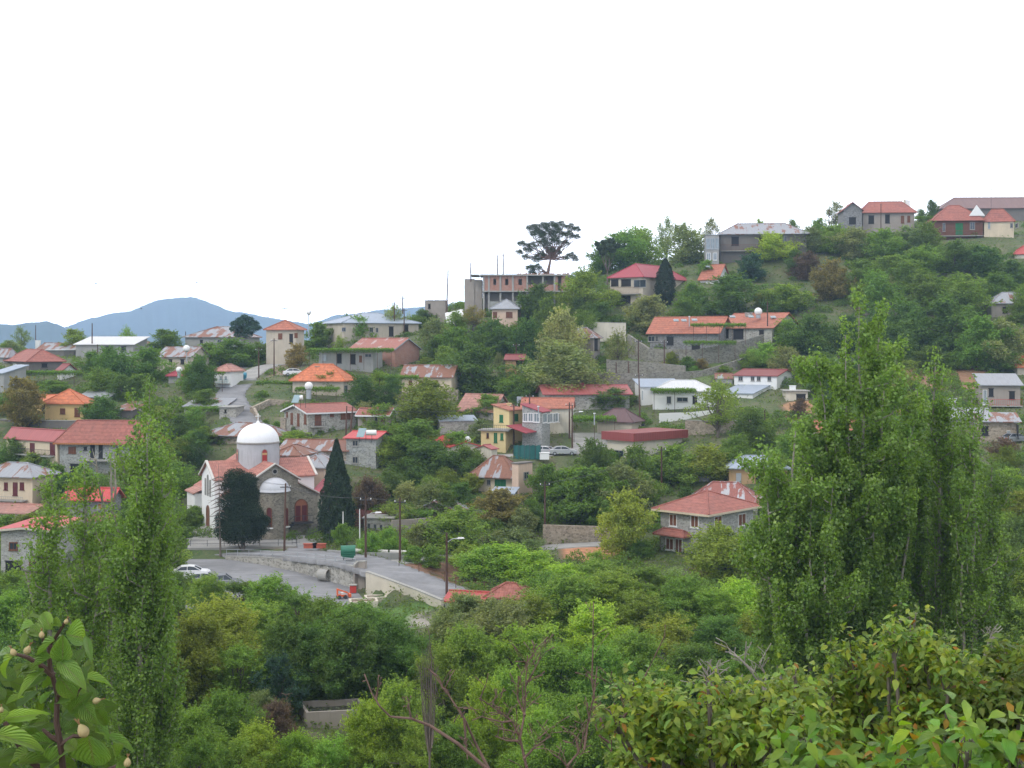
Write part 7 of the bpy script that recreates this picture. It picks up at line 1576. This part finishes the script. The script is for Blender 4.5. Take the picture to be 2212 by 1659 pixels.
B('dead_branch', 'taller grey dead branch right of the forked one, with curved twigs', [[(1700,1690),(1680,1560),(1660,1512),(1640,1475),(1608,1431),(1612,1386)],[(1625,1450),(1595,1420),(1575,1410)],[(1650,1495),(1655,1460),(1640,1430)],[(1660,1515),(1620,1490),(1604,1480)]], 9.9, .022, 37, 6, M_BARKG, tl=.2)
B('dead_branch', 'short grey dead branch beside the tallest orchard tree', [[(2085,1700),(2070,1600),(2090,1550),(2110,1480),(2130,1400),(2142,1370)],[(2122,1440),(2150,1425),(2172,1410)],[(2138,1380),(2160,1376)]], 10, .02, 38, 4, M_BARKG, tl=.16)
# ================================================================ LABELS OF THE TREES
used = set(); rl = random.Random(1)
for o in bpy.data.objects:
    if 'label' in o: used.add(o['label'])
LM = [l for l in LANDMARKS if len(l[0].split()) <= 8]
def proj(p): return (p.x*F/p.y+CX, HY-p.z*F/p.y)
for o, loc, w, h, tone, noun, group in TREES:
    cat = 'cypress' if noun == 'cypress' else ('shrub' if noun == 'shrub' else 'tree')
    if 'own' in o: tag(o, o['own'], cat); used.add(o['own']); del o['own']; continue
    x, y = proj(Vector(loc)+Vector((0, 0, h*.5))); nm = GREENS[tone][1]; m_px = h*F/loc.y
    near = sorted(LM, key=lambda l: (l[1]-x)**2+((l[2]-y)*1.3)**2)[:14]; lab = None
    size = 'tall ' if h > 7.5 else ('small ' if h < 3 else '')
    art = lambda s: s if s.split()[0] in ('square', 'left') and False else 'the '+s
    for pre in (size, ('broad ' if w > h*1.15 else 'narrow ')+size, ''):
        for l in near:
            dx, dy = x-l[1], y-l[2]
            if abs(dx) > abs(dy)*1.2: rel = 'left of' if dx < 0 else 'right of'
            else: rel = 'below' if dy > 0 else 'above'
            for adv in (('just ', '') if math.hypot(dx, dy) < 75 else ('', 'some way ')):
                c = f'{pre}{nm} {noun} {adv}{rel} {art(l[0])}'
                if c not in used and len(c.split()) <= 16: lab = c; break
            if lab: break
        if lab: break
    if not lab: lab = f'{nm} {noun} in the valley wood'
    used.add(lab); tag(o, lab, cat, group)
for s in list(bpy.data.objects):
    if 'd' in s.keys(): del s['d']

# ================================================================ AIR, SKY, SUN, CAMERA
hz = MB(); hz.box(-6300, -6300, -180, 6300, 6300, 330)
mh = bpy.data.materials.new('haze'); mh.use_nodes = True; nt = mh.node_tree; nt.nodes.clear()
oo = nt.nodes.new('ShaderNodeOutputMaterial'); pv = nt.nodes.new('ShaderNodeVolumePrincipled')
pv.inputs['Color'].default_value = (.50, .70, 1.0, 1); pv.inputs['Density'].default_value = .00021; pv.inputs['Anisotropy'].default_value = .1
nt.links.new(pv.outputs[0], oo.inputs['Volume'])
ho = hz.build('haze', mh); tag(ho, 'thin bluish air over the village and the mountains', None, None, 'stuff')

SUN_EL, SUN_AZ = 44, -128          # azimuth from the view direction, clockwise: the sun stands behind the left shoulder
wd = bpy.data.worlds.new('World'); SC.world = wd; wd.use_nodes = True; nt = wd.node_tree; nt.nodes.clear()
out = nt.nodes.new('ShaderNodeOutputWorld'); sky = nt.nodes.new('ShaderNodeTexSky'); sky.sky_type = 'NISHITA'; sky.sun_disc = False
sky.sun_elevation = R(SUN_EL); sky.sun_rotation = R(SUN_AZ)
bg1 = nd(nt, 'Background', {'Color': sky.outputs[0], 'Strength': .1}); tc = nt.nodes.new('ShaderNodeTexCoord')
cn = noise(nt, mapd(nt, tc.outputs['Generated'], (1, 1, 2.5)), 1.6, 5, .6)
bg2 = nd(nt, 'Background', {'Color': mixc(nt, cn, (1.0, 1.0, 1.03), (.96, .96, 1.0)), 'Strength': 1.0})
el = nd(nt, 'SeparateXYZ', {0: tc.outputs['Generated']}).outputs[2]
st = nd(nt, 'MapRange', {'Value': el, 1: -.02, 2: .22, 3: 4.6, 4: 1.6}).outputs[0]; nt.links.new(st, bg2.inputs['Strength'])
mx = nd(nt, 'MixShader', {0: .93, 1: bg1.outputs[0], 2: bg2.outputs[0]}); nt.links.new(mx.outputs[0], out.inputs[0])
L = bpy.data.lights.new('sun', 'SUN'); L.energy = 1.3; L.angle = R(14); L.color = (1, .96, .9)
lo = bpy.data.objects.new('sun', L); COL.objects.link(lo)
sd = Vector((math.sin(R(SUN_AZ))*math.cos(R(SUN_EL)), math.cos(R(SUN_AZ))*math.cos(R(SUN_EL)), math.sin(R(SUN_EL))))
lo.rotation_euler = sd.to_track_quat('Z', 'Y').to_euler()
cam = bpy.data.cameras.new('camera'); cam.sensor_width = 36; cam.lens = 36*F/2212; cam.shift_y = -(829.5-HY)/2212
cam.clip_start = .05; cam.clip_end = 30000
co = bpy.data.objects.new('camera', cam); COL.objects.link(co); co.rotation_euler = (R(90), 0, 0); SC.camera = co
v = SC.view_settings; v.view_transform = 'Standard'; v.look = 'None'; v.gamma = 1; v.use_curve_mapping = False; v.exposure = 0
c = SC.cycles; c.max_bounces = 7; c.diffuse_bounces = 4; c.glossy_bounces = 2; c.transmission_bounces = 4; c.volume_bounces = 1; c.transparent_max_bounces = 8
c.use_denoising = True; c.use_adaptive_sampling = True; c.adaptive_threshold = .02; c.caustics_reflective = False; c.caustics_refractive = False
